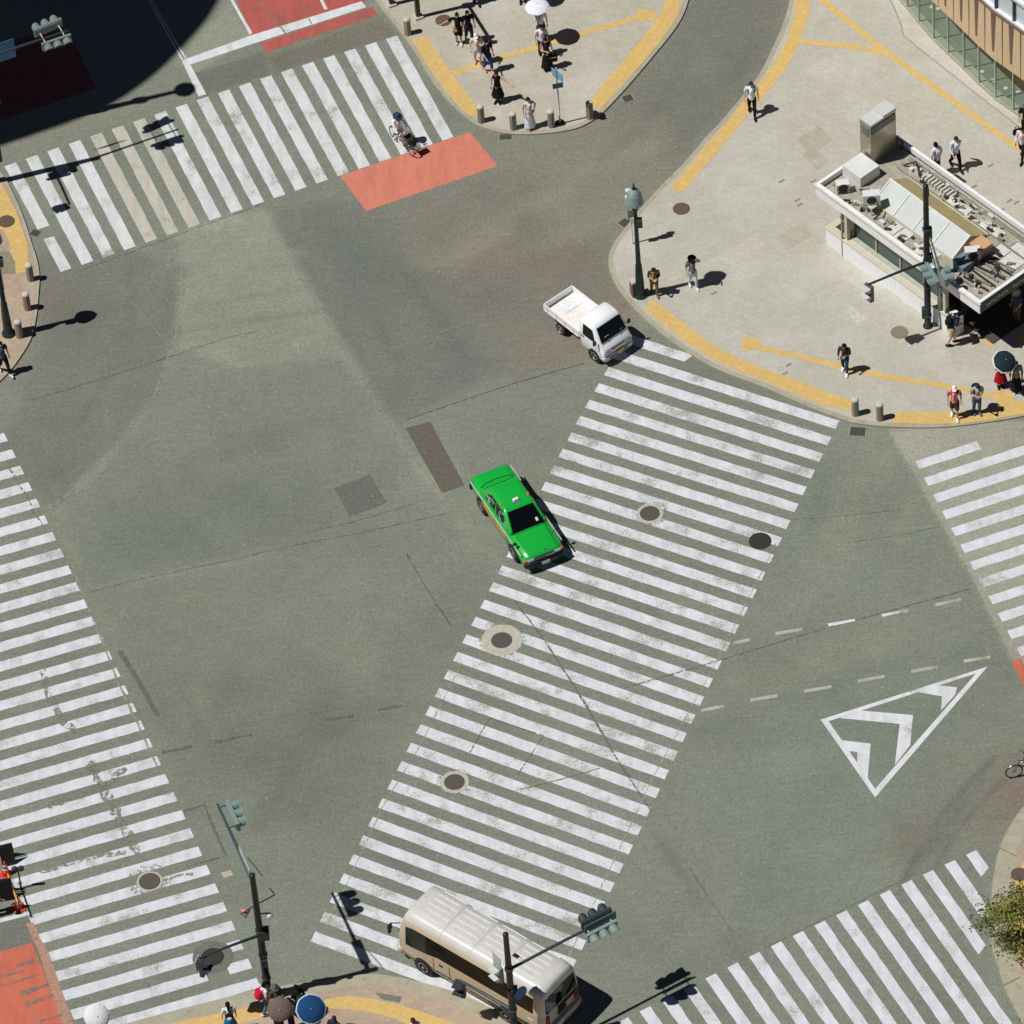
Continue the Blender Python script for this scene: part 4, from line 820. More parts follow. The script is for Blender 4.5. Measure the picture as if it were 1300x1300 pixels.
    b = MB(); b.box((-1.55, .1, 2.64), (.26, .15, .07), taper=.6); b.tube([(-1.7, .1, 2.62), (-1.75, .1, 2.74)], .01, 5); b.build('roof_aerial', M_DARK, t)
    b = MB(); b.tube([(-3.47,-.9,.7), (-3.50,-.88,1.3), (-3.44,-.83,2.1), (-3.36,-.74,2.42), (-3.33,-.4,2.53), (-3.33,.4,2.53), (-3.36,.74,2.42), (-3.44,.83,2.1)], .012, 5); b.build('rear_seal', M_DARK, t)
minibus()
# ================================================================ street furniture
M_STONE = mat('granite', (150,138,122), .85, var=.14, scale=9, dirt=(132,122,106)); M_STONET = mat('granite_top', (200,192,176), .85, var=.08, scale=9)
M_IRON = mat('dark_green_iron', (44,56,56), .45, .2, 0, var=.12, scale=5); M_POLE = mat('dark_pole_paint', (40,44,46), .5, .1, var=.14, scale=4); M_STEEL = mat('galvanised_steel', (150,156,156), .45, .5, var=.12, scale=5)
M_SIG = mat('signal_grey_green', (126,146,140), .5, var=.08, scale=6); M_SIGD = mat('signal_dark', (52,62,64), .5, var=.1, scale=6); M_BLUE = mat('sign_blue', (64,128,172), .45, var=.06); M_PALE = mat('pale_metal', (214,214,208), .5, .1, var=.06, scale=5)
M_LENS = [mat('lens_green', (40,96,84), .2), mat('lens_amber', (120,92,40), .2), mat('lens_red', (112,36,34), .2)]
def base_at(p, z=KZ+.006): return G(p, z)
# bollards: one built, the rest copied
def bollard0(p, label):
    t = thing('bollard', label, 'bollard', base_at(p), 0, 'stone bollards along the kerbs')
    b = MB(); b.rings([[Vector((r*math.cos(a), r*math.sin(a), z)) for a in np.linspace(PI/8, 2*PI+PI/8, 8, endpoint=False)] for r, z in ((.15,0),(.145,.05),(.14,.72))]); b.build('post', M_STONE, t)
    b = MB(); b.rings([[Vector((r*math.cos(a), r*math.sin(a), z)) for a in np.linspace(PI/8, 2*PI+PI/8, 8, endpoint=False)] for r, z in ((.125,.72),(.125,.745),(.146,.755),(.146,.80),(.12,.84),(.05,.855))]); b.build('cap', M_STONET, t); return t
b0 = bollard0((1086,526), 'stone bollard at the end of the plaza kerb strip, left of its twin')
for p, lab in [((1117,532), 'stone bollard on the plaza kerb directly above the square drain grate, right of its twin'), ((518,43), 'stone bollard near the dark post at the upper end of the island yellow strip'), ((611,154), 'stone bollard at the lower end of the island left yellow strip'), ((652,163), 'stone bollard left of the woman in the long white dress'), ((700,160), 'stone bollard between the woman in white and the blue sign post'), ((749,149), 'stone bollard at the end of the island right yellow strip'),
  ((39,355), 'stone bollard at the end of the left corner yellow paving'), ((35,392), 'stone bollard on the left corner, middle of three'), ((25,427), 'stone bollard beside the foot of the left street lamp')]:
    dup(b0, base_at(p), random.uniform(0, .7), lab)
# square stone block behind the lamp
t = thing('stone_post', 'square brown stone post against the plaza street lamp', 'post', base_at((806,374)), R(20)); b = MB(); b.box((0,0,.36), (.28,.28,.72)); b.build('shaft', mat('brown_stone', (120,96,84), .85, var=.15, scale=8), t); b = MB(); b.box((0,0,.755), (.31,.31,.07), taper=.9); b.build('cap', M_STONET, t)
def rel(t): return lambda p: Vector(p)-Vector(t.location)
# ---------------------------------------------------------------- traffic lights
def signal_head(t, c, ax, fc, n=3, m=None, name='signal_head', hood=True):
    """n lamps along ax facing fc"""
    m = m or M_SIG; ax = Vector(ax).normalized(); fc = Vector(fc); fc -= ax*fc.dot(ax); fc.normalize(); up = ax.cross(fc)
    if up.z < 0: up = -up
    M = Matrix((ax, fc, up)).transposed(); c = rel(t)(c); Ln = .40*n
    b = MB(); b.box(c, (Ln, .12, .38), M=M); b.box(c-fc*.075, (Ln*.92, .04, .30), M=M); h = b.build(name, m, t)
    for k in range(n):
        q = c+ax*(k-(n-1)/2)*.39+fc*.065
        b = MB(); b.tube([q, q+fc*.02], [.15,.14], 16); b.build('lens', M_LENS[k % 3], h)
        b = MB(); ids = []
        for d in (0, .30):
            row = []
            for th in np.linspace(-.25, PI+.25, 11): row.append(b.V(q+fc*(d if d == 0 else d-.10*(1-math.sin(max(0, min(PI, th)))))+ax*.175*math.cos(th)+up*.175*math.sin(th)))
            ids.append(row)
        for d in (.30, 0):
            row = []
            for th in np.linspace(-.25, PI+.25, 11): row.append(b.V(q+fc*(d if d == 0 else d-.10*(1-math.sin(max(0, min(PI, th)))))+ax*.16*math.cos(th)+up*.16*math.sin(th)))
            ids.append(row)
        for r0, r1 in zip(ids, ids[1:]+ids[:1]):
            for j in range(10): b.face((r0[j], r0[j+1], r1[j+1], r1[j]))
        b.build('visor', m, h)
    return h
def ped_head(t, c, fc, m=None):
    m = m or M_SIGD; fc = Vector(fc); fc.z = 0; fc.normalize(); ax = Vector((-fc.y, fc.x, 0)); M = Matrix((ax, fc, Vector((0,0,1)))).transposed(); c = rel(t)(c)
    b = MB(); b.box(c, (.36, .16, .78), M=M); h = b.build('pedestrian_signal', m, t)
    for k in (-1, 1):
        q = c+Vector((0,0,.19*k))+fc*.085; b = MB(); b.box(q, (.26,.02,.26), M=M); b.build('lens', M_LENS[0 if k < 0 else 2], h)
        b = MB(); b.box(q+Vector((0,0,.165))+fc*.12, (.34,.24,.02), M=M); b.box(q+Vector((0,0,.09))+fc*.08+ax*.17, (.02,.16,.15), M=M); b.box(q+Vector((0,0,.09))+fc*.08-ax*.17, (.02,.16,.15), M=M); b.build('visor', M_PALE if m is not M_SIGD else m, h)
    return h
def plate(t, c, nrm, w, h, m, name='sign_plate', th=.02):
    nrm = Vector(nrm); nrm.z = 0; nrm.normalize(); ax = Vector((-nrm.y, nrm.x, 0)); b = MB(); b.box(rel(t)(c), (w, th, h), M=Matrix((ax, nrm, Vector((0,0,1)))).transposed()); return b.build(name, m, t)
def arm(t, a, c, r0, r1, m, name='arm'):
    b = MB(); b.smooth = True; b.tube([rel(t)(a), rel(t)(a).lerp(rel(t)(c), .5)+Vector((0,0,.03)), rel(t)(c)], [r0, (r0+r1)/2, r1], 10, round_=True); return b.build(name, m, t)
def pole(t, h, r0=.115, r1=.09, m=None, bands=()):
    b = MB(); b.smooth = True; b.ztube([(r0*1.5, 0), (r0*1.5, .05), (r0, .06), (r0, h*.45), (r1, h), (r1*1.08, h), (r1*1.08, h+.06), (r1*.4, h+.10)], n=14); b.build('pole', m or M_POLE, t)
    for z in bands:
        b = MB(); b.ztube([(r0*1.02, z-.05), (r0*1.25, z-.045), (r0*1.25, z+.045), (r0*1.02, z+.05)], n=14); b.build('clamp', M_SIGD, t)
def bits(t, spots, m=None):
    """small boxes and brackets strapped to a pole"""
    for c, d in spots:
        b = MB(); b.box(c, d); b.build('junction_box', m or M_SIGD, t)
# lower left junction
B0 = base_at((341,1264)); ztop = height_at(B0, 1112)
t = thing('signal_pole', 'dark signal pole with a long arm beside the crowd at the lower left', 'traffic light', B0)
pole(t, ztop-B0.z, .13, .10, bands=(1.0, 2.3, 3.6))
za = height_at(B0, 1121); a0 = Vector((B0.x, B0.y, za)); a1 = G((276,1021), za); arm(t, a0, a1, .075, .045, mat('arm_teal', (62,92,98), .45, .2))
dr = (a1-a0).normalized(); rt = Vector((dr.y, -dr.x, 0)); hc = G((296,1035), za); signal_head(t, hc, dr, rt)
for q in (-.5, .5):
    arm(t, (a0+dr*((hc-a0).dot(dr)+q)), hc+dr*q-rt*.06, .022, .022, M_SIGD, 'bracket')
plate(t, G((311,1096), za+.05), rt, 1.15, .60, mat('sign_back', (190,186,180), .5), 'sign_plate'); arm(t, G((315,1090), za+.2), G((333,1112), za+.35), .018, .018, M_SIGD, 'stay')
zl = height_at(B0, 1187); l0 = Vector((B0.x, B0.y, zl)); l1 = G((254,1216), zl); arm(t, l0, l1, .055, .04, M_IRON); ped_head(t, l1+Vector((.05,-.05,-.42)), (.9,-.35,0))
plate(t, l1+Vector((-.12,.02,-.35)), (.9,-.35,0), .40, .60, M_PALE, 'backboard')
bits(t, [((.12,.02,zl-B0.z+.05), (.38,.34,.42)), ((.02,-.14,2.0), (.2,.14,.4)), ((-.04,.14,3.0), (.16,.14,.3))])
zc = height_at(B0, 1152); arm(t, Vector((B0.x-.55,B0.y-.32,zc+.1)), Vector((B0.x+.65,B0.y+.32,zc+.2)), .022, .022, M_IRON, 'bracket'); arm(t, Vector((B0.x+.65,B0.y+.32,zc+.2)), Vector((B0.x+.50,B0.y+.55,zc+.3)), .02, .02, M_IRON, 'bracket')
b = MB(); b.smooth = True; b.tube([rel(t)(Vector((B0.x-.25,B0.y-.05,zc-.02))), rel(t)(Vector((B0.x-.48,B0.y-.18,zc-.06)))], [.06,.19], 14); b.build('loudspeaker', mat('salmon_speaker', (190,138,112), .5), t)
b = MB(); b.smooth = True; b.sph((.40,.0,zl-B0.z+1.0), (.12,.12,.12)); b.build('camera_dome', M_PALE, t); arm(t, Vector((B0.x,B0.y,zl+1.1)), Vector((B0.x+.38,B0.y,zl+1.14)), .025, .025, M_SIGD, 'bracket')
# lower middle junction
zt = 6.3; q = G((642,1187), zt); B1 = Vector((q.x, q.y, KZ+.006)); t = thing('signal_pole', 'dark signal pole in front of the beige minibus with a bare long arm', 'traffic light', B1)
pole(t, zt-B1.z, .125, .095, bands=(2.2, 3.3, 4.4))
za = height_at(B1, 1231); a0 = Vector((B1.x, B1.y, za)); a1 = G((778,1163), za); arm(t, a0, a1, .06, .045, mat('arm_grey', (70,78,80), .45, .2)); dr = (a1-a0).normalized(); rt = Vector((dr.y, -dr.x, 0))
signal_head(t, G((757,1166), za), dr, -rt, m=M_SIGD); signal_head(t, G((764,1182), za), dr, rt)
plate(t, G((762,1171), za+.06), rt, 1.25, .36, mat('teal_plate', (66,92,102), .5), 'name_board', .06)
for q2 in ((-.45),(.45)):
    arm(t, G((757,1166), za)+dr*q2, G((764,1182), za)+dr*q2, .02, .02, M_PALE, 'bracket')
zl = height_at(B1, 1283); l0 = Vector((B1.x, B1.y, zl)); l1 = G((584,1245), zl); arm(t, l0, l1, .07, .05, mat('arm_grey', (70,78,80), .45, .2)); ped_head(t, l1+Vector((-.02,-.03,-.40)), (-.5,-.9,0))
arm(t, l0+Vector((0,0,-.3)), l0.lerp(l1, .45)+Vector((0,0,-.22)), .02, .02, M_SIGD, 'cable')
ped_head(t, Vector((B1.x-.36,B1.y+.05,height_at(B1,1236))), (-.8,-.6,0), M_SIG); plate(t, Vector((B1.x-.38,B1.y+.25,height_at(B1,1228))), (-.8,-.6,0), .42, .8, mat('sign_back', (190,186,180), .5), 'backboard')
bits(t, [((.02,.12,za-B1.z-.25), (.2,.2,.5)), ((-.06,-.12,2.1), (.18,.16,.3)), ((.14,.06,3.2), (.18,.16,.26))])
sc_ = Vector((B1.x+.32, B1.y+.02, height_at(B1,1262))); b = MB(); x, y = frame(Vector((.6,-.8,.1))); nrm = Vector((.6,-.8,.1)).normalized(); c0 = rel(t)(sc_); b.rings([[c0+nrm*d+(x*math.cos(a)+y*math.sin(a))*r for a in np.linspace(0, 2*PI, 22, endpoint=False)] for r, d in ((.27,0),(.27,.02),(.21,.021))]); b.build('round_sign', [mat('sign_deep_blue', (28,86,150), .4)], t)
# plaza junction
B2 = base_at((1178,414)); t = thing('signal_pole', 'dark signal pole against the kiosk wall with a short arm to the left', 'traffic light', B2); hz = height_at(B2, 237)-B2.z
pole(t, hz, .125, .10, bands=(.6, 2.2, 3.5, 5.2))
za = height_at(B2, 332); a0 = Vector((B2.x, B2.y, za)); a1 = G((1103,361), za); arm(t, a0, a1, .055, .045, M_IRON); ped_head(t, a1+Vector((0,-.02,-.42)), (-.75,-.66,0), mat('signal_bronze', (96,96,86), .5))
hc = G((1183,349), za-.1); signal_head(t, hc, G((1190,362), za)-G((1174,334), za), (-.9,-.2,0)); signal_head(t, hc+Vector((.42,-.1,.0)), G((1190,362), za)-G((1174,334), za), (.9,.2,0), 2)
bits(t, [((-.14,0,.75), (.16,.2,.5)), ((.12,-.02,3.7), (.16,.2,.34)), ((.14,0,5.0), (.14,.2,.5)), ((.03,.12,hz-.4), (.2,.2,.3))])
arm(t, Vector((B2.x+.08,B2.y,B2.z+5.0)), G((1196,352), za-.2), .035, .045, M_STEEL, 'stay'); arm(t, Vector((B2.x+.06,B2.y,B2.z+4.7)), G((1188,340), za-.2), .018, .018, M_SIGD, 'cable')
Bq = base_at((1193,413)); t = thing('sign_post', 'grey steel post between the signal pole and the kiosk end', 'post', Bq); pole(t, height_at(Bq, 350)-Bq.z, .075, .07, M_STEEL); bits(t, [((.04,-.04,1.5), (.2,.16,.3))], M_STEEL)
arm(t, Vector((Bq.x-.1,Bq.y,Bq.z+height_at(Bq,362)-.2)), Vector((Bq.x+.45,Bq.y+.12,Bq.z+height_at(Bq,362)-.2)), .03, .03, M_SIGD, 'bracket')
# upper left junction, its pole just out of the picture
q = G((-32,79), 6.5); B3 = Vector((q.x, q.y, KZ+.006)); t = thing('signal_pole', 'pale signal heads on a long arm in the dark shadow at the upper left', 'traffic light', B3); pole(t, 7.1, .14, .11)
a0 = Vector((B3.x, B3.y, 6.5)); a1 = G((86,39), 6.5); arm(t, a0, a1, .06, .045, M_SIGD); dr = (a1-a0).normalized(); rt = Vector((dr.y, -dr.x, 0))
M_SIGP = mat('signal_pale', (116,128,124), .5, var=.08, scale=6)
signal_head(t, G((61,35), 6.5), dr+rt*(-.12), -rt, m=M_SIGP); signal_head(t, G((72,54), 6.5), dr, rt, m=M_SIGP); plate(t, G((5,65), 6.2), rt, .9, .95, M_BLUE)
for q2 in (-.4, .4): arm(t, G((61,35), 6.5)+dr*q2, G((72,54), 6.5)+dr*q2, .02, .02, M_PALE, 'bracket')
l0 = Vector((B3.x, B3.y, 4.1)); gv = G((61,254))-G((40,209)); l1 = l0+gv; arm(t, l0, l1, .045, .04, M_SIGD); ped_head(t, l1+Vector((-.1,-.1,-.4)), (-.8,-.5,0))
for k in (0, 1): signal_head(t, l0+Vector((.05+.3*k, -.5+.45*k, .3)), (1,.25,0), (.3,-1,0) if k else (-.3,1,0), 2, M_SIGD)
q = G((-9,172)); B4 = Vector((q.x, q.y, KZ)); t = thing('street_light', 'tall street light whose shadow crosses the road beside the upper crossing', 'street light', B4); pole(t, 13.2, .16, .10, M_STEEL); b = MB(); b.smooth = True; b.sph((0,0,13.5), (.42,.42,.3)); b.build('lamp_head', M_PALE, t); bits(t, [((0,0,7.3), (.3,.3,.9)), ((0,0,10.3), (.34,.34,.5))])
# post on the island, its top out of the picture
def gate_post(p, label, h, arm_v=None):
    q = base_at(p); t = thing('post', label, 'post', q); M_BR = mat('dark_brown_steel', (58,46,42), .5, .1, var=.15, scale=4)
    b = MB(); b.box((0,0,h/2), (.17,.17,h), R(20)); b.build('pole', M_BR, t); b = MB(); b.box((0,0,.05), (.34,.34,.1), R(20)); b.build('base_plate', M_STONET, t)
    if arm_v is not None:
        a0 = q+Vector((0,0,3.6)); b = MB(); b.tube([rel(t)(a0), rel(t)(a0+arm_v)], .07, 8); b.build('arm', M_BR, t); b = MB(); b.box(rel(t)(a0+arm_v), (.3,.2,.26)); b.box((0,0,3.6), (.3,.3,.4)); b.build('junction_box', M_SIGD, t)
gate_post((531,22), 'tall dark brown post at the upper edge of the island', 6.6, G((626,58))-G((596,11))); gate_post((497,6), 'dark brown post by the kerb in the upper corner of the island', 3.4)
# street lamps
def lamp(p, label):
    q = base_at(p); t = thing('street_lamp', label, 'street lamp', q, 0, 'lantern street lamps at the corners')
    b = MB(); b.smooth = True; b.ztube([(.22,0),(.22,.10),(.18,.16),(.16,.9),(.125,1.6),(.13,1.65),(.10,1.72),(.085,3.0),(.07,4.55),(.11,4.6),(.11,4.68),(.06,4.72)], n=16); b.build('column', M_IRON, t)
    b = MB(); b.ztube([(.26,0),(.27,.06),(.245,.13)], n=12); b.build('base', M_IRON, t)
    for a in (.6, .6+2.1, .6+4.2):
        b = MB(); b.smooth = True; b.tube([(.05*math.cos(a),.05*math.sin(a),4.6), (.2*math.cos(a),.2*math.sin(a),4.78), (.27*math.cos(a),.27*math.sin(a),5.05)], .026, 6); b.build('bracket', M_IRON, t)
    b = MB(); b.smooth = True; b.ztube([(.10,4.72),(.26,4.9),(.33,5.02)], n=16); b.build('globe', mat('lamp_glass', (190,196,188), .25), t)
    b = MB(); n = 16; prof = [(.34,5.0),(.35,5.04),(.325,5.18),(.28,5.42),(.21,5.58),(.12,5.68),(.05,5.70)]
    b.ztube(prof, n=n); o = b.build('lamp_shade', mat('pale_green_shade', (142,160,158), .5, .1, var=.12, scale=7), t)
    b = MB(); b.smooth = True; b.ztube([(.08,5.68),(.09,5.74),(.03,5.80),(.04,5.86),(.012,6.02)], n=10); b.build('finial', M_IRON, t)
    b = MB(); b.box((.12,-.05,3.95), (.24,.26,.34)); b.build('junction_box', M_SIGD, t); return t
lm = lamp((813,375), 'lantern street lamp on the plaza kerb beside a person in camouflage clothes')
l2 = dup(lm, base_at((11,424)), None, 'lantern street lamp on the left corner with a notice board strapped to it'); plate(l2, Vector(l2.location)+Vector((-.16,-.12,2.95)), (.5,-.85,0), .60, 1.15, mat('notice_board', (196,196,186), .6, var=.1, scale=8, dirt=(120,120,114)), 'notice_board', .05)
q = base_at((803,309)); t = thing('sign_post', 'thin white post with white boxes behind the plaza street lamp', 'post', q); pole(t, 2.7, .03, .028, M_PALE)
bits(t, [((-.02,-.05,2.45), (.30,.2,.26)), ((.04,-.06,2.05), (.26,.18,.24)), ((-.05,.04,2.75), (.2,.16,.2)), ((.05,-.06,1.35), (.22,.18,.3))], M_WHITE)
plate(t, q+Vector((.02,-.10,1.75)), (.3,-.95,0), .28, .75, mat('notice_green', (150,160,138), .6), 'notice_board')
q = base_at((711,157)); t = thing('sign_post', 'slim post with pale blue direction signs on the tip of the island', 'sign', q); h = height_at(q, 88)-q.z; pole(t, h, .035, .03, M_PALE); b = MB(); b.box((0,0,.04), (.3,.3,.08), R(15)); b.build('base_plate', M_SIGD, t)
plate(t, q+Vector((.03,.0,h-.30)), (.75,.62,0), .62, .40, mat('sign_sky_blue', (110,176,208), .4)); plate(t, q+Vector((.02,-.03,h-.85)), (0.15,-1,0), .42, .26, mat('sign_teal', (50,112,136), .4))
# ---------------------------------------------------------------- roadworks at the left edge
M_OR = mat('cone_red', (226,62,40), .5, var=.06)
def cone0(p, label):
    t = thing('traffic_cone', label, 'traffic cone', G(p), .3, 'red and white traffic cones'); b = MB(); b.box((0,0,.02), (.40,.40,.04)); b.build('base', M_OR, t)
    b = MB(); b.smooth = True; b.m(0)
    b.ztube([(.15,.04),(.125,.16),(.105,.28)], n=14); b.build('cone', M_OR, t)
    for z0, z1, m in ((.28,.36,M_WHITE),(.36,.46,M_OR),(.46,.55,M_WHITE),(.55,.72,M_OR)):
        r = lambda z: .158-.185*z; b = MB(); b.smooth = True; b.ztube([(r(z0),z0),(r(z1),z1)], n=14); b.build('band', m, t)
    return t
c0 = cone0((24,1153), 'red and white traffic cone just above the white stop line end'); dup(c0, G((8,1110)), .9, 'red and white traffic cone farther up the left edge of the picture')
t = thing('barrier_bar', 'yellow and black barrier bar lying between two traffic cones', 'barrier', G((17,1132))); g0 = G((10,1110),.62)-Vector(t.location); g1 = G((25,1153),.62)-Vector(t.location)
def stripe_mat():
    g = N('barrier_stripes'); wv = g.n('TexWave'); wv.inputs['Scale'].default_value = 1.1; g.l(g.coord(), wv.inputs['Vector']); return g.done(g.mix(g.ramp(wv.outputs['Fac'], .48, .52), C(30,30,28), C(226,180,60)), .5)
b = MB(); b.smooth = True; b.tube([g0, g1], .03, 8, round_=True); b.build('bar', stripe_mat(), t); b = MB(); b.torus(g0, .07, .012, Vector((0,0,1)), 14, 5); b.build('loop', M_DARK, t); b = MB(); b.torus(g1, .07, .012, Vector((0,0,1)), 14, 5); b.build('loop', M_DARK, t)
def board(p, label, rz):
    t = thing('folding_sign', label, 'sign', G(p), rz, 'black folding boards by the cones')
    for s in (-1, 1):
        b = MB(); b.box((0, s*.17, .40), (.5,.03,.82), M=Matrix.Rotation(s*R(14), 3, 'X')); b.build('panel', mat('black_board', (22,24,24), .5), t)
    b = MB(); b.tube([(-.24,0,.80), (.24,0,.80)], .02, 6); b.build('hinge', M_DARK, t)
board((10,1092), 'black folding board behind the farther traffic cone', .2); board((8,1136), 'black folding board between the two traffic cones', .1)
q = G((27,1128)); t = thing('warning_light', 'dark twin warning light on a short mast by the cones', 'warning light', q); pole(t, 1.0, .03, .03, M_SIGD); b = MB(); b.smooth = True
for s in (-1, 1): b.tube([(s*.11,-.05,1.1), (s*.11,.05,1.1)], .11, 14)
b.build('lamp_pair', M_SIGD, t)
# ---------------------------------------------------------------- kiosk
KO = Vector((12.591, 177.925, 0)); KA = R(-52.2); KL, KD = 8.98, 4.05
t = thing('kiosk', 'small flat-roofed glass-fronted kiosk crowded with roof machinery on the plaza', 'kiosk', (KO.x, KO.y, KZ+.006), KA)
M_WT = mat('kiosk_white', (238,238,236), .5, var=.04, scale=3, dirt=(214,211,200)); M_DECK = mat('deck_sheet', (168,162,146), .8, var=.2, scale=4, dirt=(112,102,86)); M_CREAM = mat('cream_frame', (206,200,180), .6, var=.06)
M_KGL = mat('kiosk_glass', (58,76,72), .08, 0, 0, var=.3, scale=1.2, spec=.6); M_AC = mat('unit_white', (222,222,218), .5, var=.05); M_GRIME = mat('unit_dark', (58,54,48), .7, var=.3, scale=9)
def part(name, m, boxes, par=None, rot=None):
    b = MB()
    for bx in boxes: b.box(bx[0], bx[1], bx[2] if len(bx) > 2 else 0)
    return b.build(name, m, par or t)
ZR = 2.88
b = MB(); rg = []
for k, (o, z) in enumerate(((0, 2.30), (0, ZR), (.13, ZR), (.13, ZR-.24))): rg.append([Vector((x, y, z)) for x, y in ((o,o),(KL-o,o),(KL-o,KD-o),(o,KD-o))])
b.rings(rg, False, False); b.build('parapet', M_WT, t)
part('roof_deck', M_DECK, [((KL/2, KD/2, 2.58), (KL-.4, KD-.4, .10))]); part('soffit', mat('wood_soffit', (150,98,44), .6, var=.15, scale=4), [((KL/2, KD/2, 2.325), (KL-.02, KD-.02, .05))])
part('cornice', mat('cornice_cream', (222,218,204), .5), [((KL/2, -.035, ZR-.05), (KL+.14, .07, .08))])
# low wall round the glass front
b = MB()
def wallseg(x0, y0, x1, y1, h, th): b.box(((x0+x1)/2, (y0+y1)/2, h/2), (abs(x1-x0)+th, abs(y1-y0)+th, h))
b.box((3.85, .09, .43), (6.64, .18, .86)); b.build('low_wall', mat('ribbed_white', (246,247,248), .6, var=.03), t)
b = MB(); b.box((.62, .95, .43), (.18, 1.54, .86)); b.build('low_wall', mat('ribbed_white', (246,247,248), .6, var=.03), t)
part('coping', M_CREAM, [((3.85, .115, .885), (6.74, .30, .05))]); part('coping', M_CREAM, [((.63, 1.0, .884), (.28, 1.46, .048))])
b = MB()
for k in range(44): b.box((.62+k*.15, -.003, .42), (.03, .008, .80))
b.build('ribbing', mat('rib_white', (240,241,244), .6), t)
for x in (1.55, 6.95): part('column', M_CREAM, [((x, .16, 1.60), (.16,.16,1.4))]); part('downpipe', mat('pipe_tan', (150,138,112), .6), [((x-.13, .02, 1.15), (.06,.06,2.28))])
part('sill', mat('sill_lit', (178,184,168), .6), [((4.2, .36, .93), (5.3, .22, .04))])
for x0, x1 in ((1.66,2.9),(2.94,4.22),(4.26,5.54),(5.58,6.86)):
    part('window', M_KGL, [(((x0+x1)/2, .44, 1.62), (x1-x0, .03, 1.36))])
for x in (2.92, 4.24, 5.56): part('mullion', M_CREAM, [((x, .41, 1.62), (.05,.07,1.36))])
part('side_wall', M_WT, [((1.55, 2.4, 1.18), (.12, 2.9, 2.2))]); part('rear_wall', M_WT, [((4.3, 3.85, 1.16), (5.5, .12, 2.24))]); part('inner_wall', mat('dark_inner', (70,66,60), .8), [((7.05, 2.3, 1.15), (.12, 2.9, 2.2))])
part('stair_floor', mat('dark_step', (72,72,68), .8), [((8.0, 2.3, .03), (1.7, 3.0, .05))]); part('column', M_CREAM, [((8.75, 3.75, 1.16), (.18,.18,2.25))])
part('end_plinth', M_WT, [((7.35, .25, .45), (.5, .44, .9))]); part('railing', M_SIGD, [((7.35, .06, 1.02), (.62,.04,.04)), ((7.06, .3, 1.02), (.04,.5,.04)), ((7.64, .3, 1.02), (.04,.5,.04)), ((7.06,.06,.96), (.04,.04,.12)), ((7.64,.06,.96), (.04,.04,.12))])
part('sign_band', mat('sign_black', (26,30,28), .4), [((KL+.025, KD/2, 2.58), (.05, KD-.06, .42))])
b = MB()
for k in range(26):
    y = .35+k*.125
    if k in (9, 10, 17): continue
    b.box((KL+.053, y, 2.60+.02*((k*7) % 3-1)), (.008, .06, .13)); b.box((KL+.053, y+.02, 2.60+.05*((k*5) % 3-1)), (.008, .085, .025))
b.build('sign_lettering', mat('sign_glyph', (196,198,190), .5), t)
# tall vent shaft
part('vent_tower', mat('brushed_steel', (176,168,150), .28, .75, var=.12, scale=2.5), [((.36, 2.98, 3.68), (.58, 1.34, 2.1))]); part('vent_cap', M_PALE, [((.36, 2.66, 4.76), (.62, .62, .07)), ((.36, 3.32, 4.82), (.62, .68, .10))])
part('vent_louvre', mat('louvre', (120,124,120), .5, .3), [((.664, 2.98, 4.45), (.03, 1.22, .34)), ((.36, 2.296, 4.35), (.4, .02, .4))])
part('tank_box', M_AC, [((.72, 1.72, 2.90), (1.0, 1.0, .52))])
# condensers
def unit(x, y, rz, w=.62, h=.5, zb=2.72):
    u = part('condenser', M_AC, [((x, y, zb+h/2+.1), (w, .34, h), rz)])
    b = MB(); dx, dy = math.cos(rz), math.sin(rz); b.tube([(x+dy*.172, y-dx*.172, zb+h/2+.1), (x+dy*.19, y-dx*.19, zb+h/2+.1)], .19, 18); b.build('fan_grille', M_GRIME, u)
    for s in (-1, 1): part('stand', M_CREAM, [((x+dx*s*w*.4, y+dy*s*w*.4, (zb-.1+zb+.1)/2), (.05,.32,.22), rz)], u)
unit(.85, .62, 1.0, .5, .3); unit(2.35, .72, .9, .66, .48, 2.95); part('stand', M_CREAM, [((2.12,.5,2.82), (.05,.05,.42)), ((2.58,.5,2.82), (.05,.05,.42)), ((2.12,.95,2.82), (.05,.05,.42)), ((2.58,.95,2.82), (.05,.05,.42)), ((2.35,.72,3.0), (.56,.5,.04))])
unit(7.0, 1.55, .9, .6, .4, 2.75)
# gabled rooflight
x0, x1, ya, yr, yb, ze, zr = 2.15, 6.45, 1.02, 1.92, 2.85, 2.72, 3.26
M_RL = mat('frosted_glass', (196,200,194), .25, 0, 0, var=.06, scale=1.2, spec=.5); M_RLB = mat('tan_rooflight', (184,168,118), .45, var=.08, scale=1.5); M_FR = mat('rooflight_frame', (226,226,220), .5)
nb = 4
for k in range(nb):
    xa = x0+(x1-x0)*k/nb+.03; xb = x0+(x1-x0)*(k+1)/nb-.03
    b = MB(); b.poly([(xa,ya,ze),(xb,ya,ze),(xb,yr,zr),(xa,yr,zr)]); b.poly([(xa,ya,ze-.02),(xa,yr,zr-.02),(xb,yr,zr-.02),(xb,ya,ze-.02)]); b.build('rooflight_pane', M_RL, t)
    b = MB(); b.poly([(xa-.03,yr,zr),(xb+.03,yr,zr),(xb+.03,yb,ze),(xa-.03,yb,ze)]); b.poly([(xa,yr,zr-.02),(xa,yb,ze-.02),(xb,yb,ze-.02),(xb,yr,zr-.02)]); b.build('rooflight_pane', M_RLB, t)
for k in range(nb+1):
    xa = x0+(x1-x0)*k/nb; b = MB(); b.tube([(xa,ya,ze+.015),(xa,yr,zr+.015)], .035, 6); b.build('glazing_bar', M_FR, t)
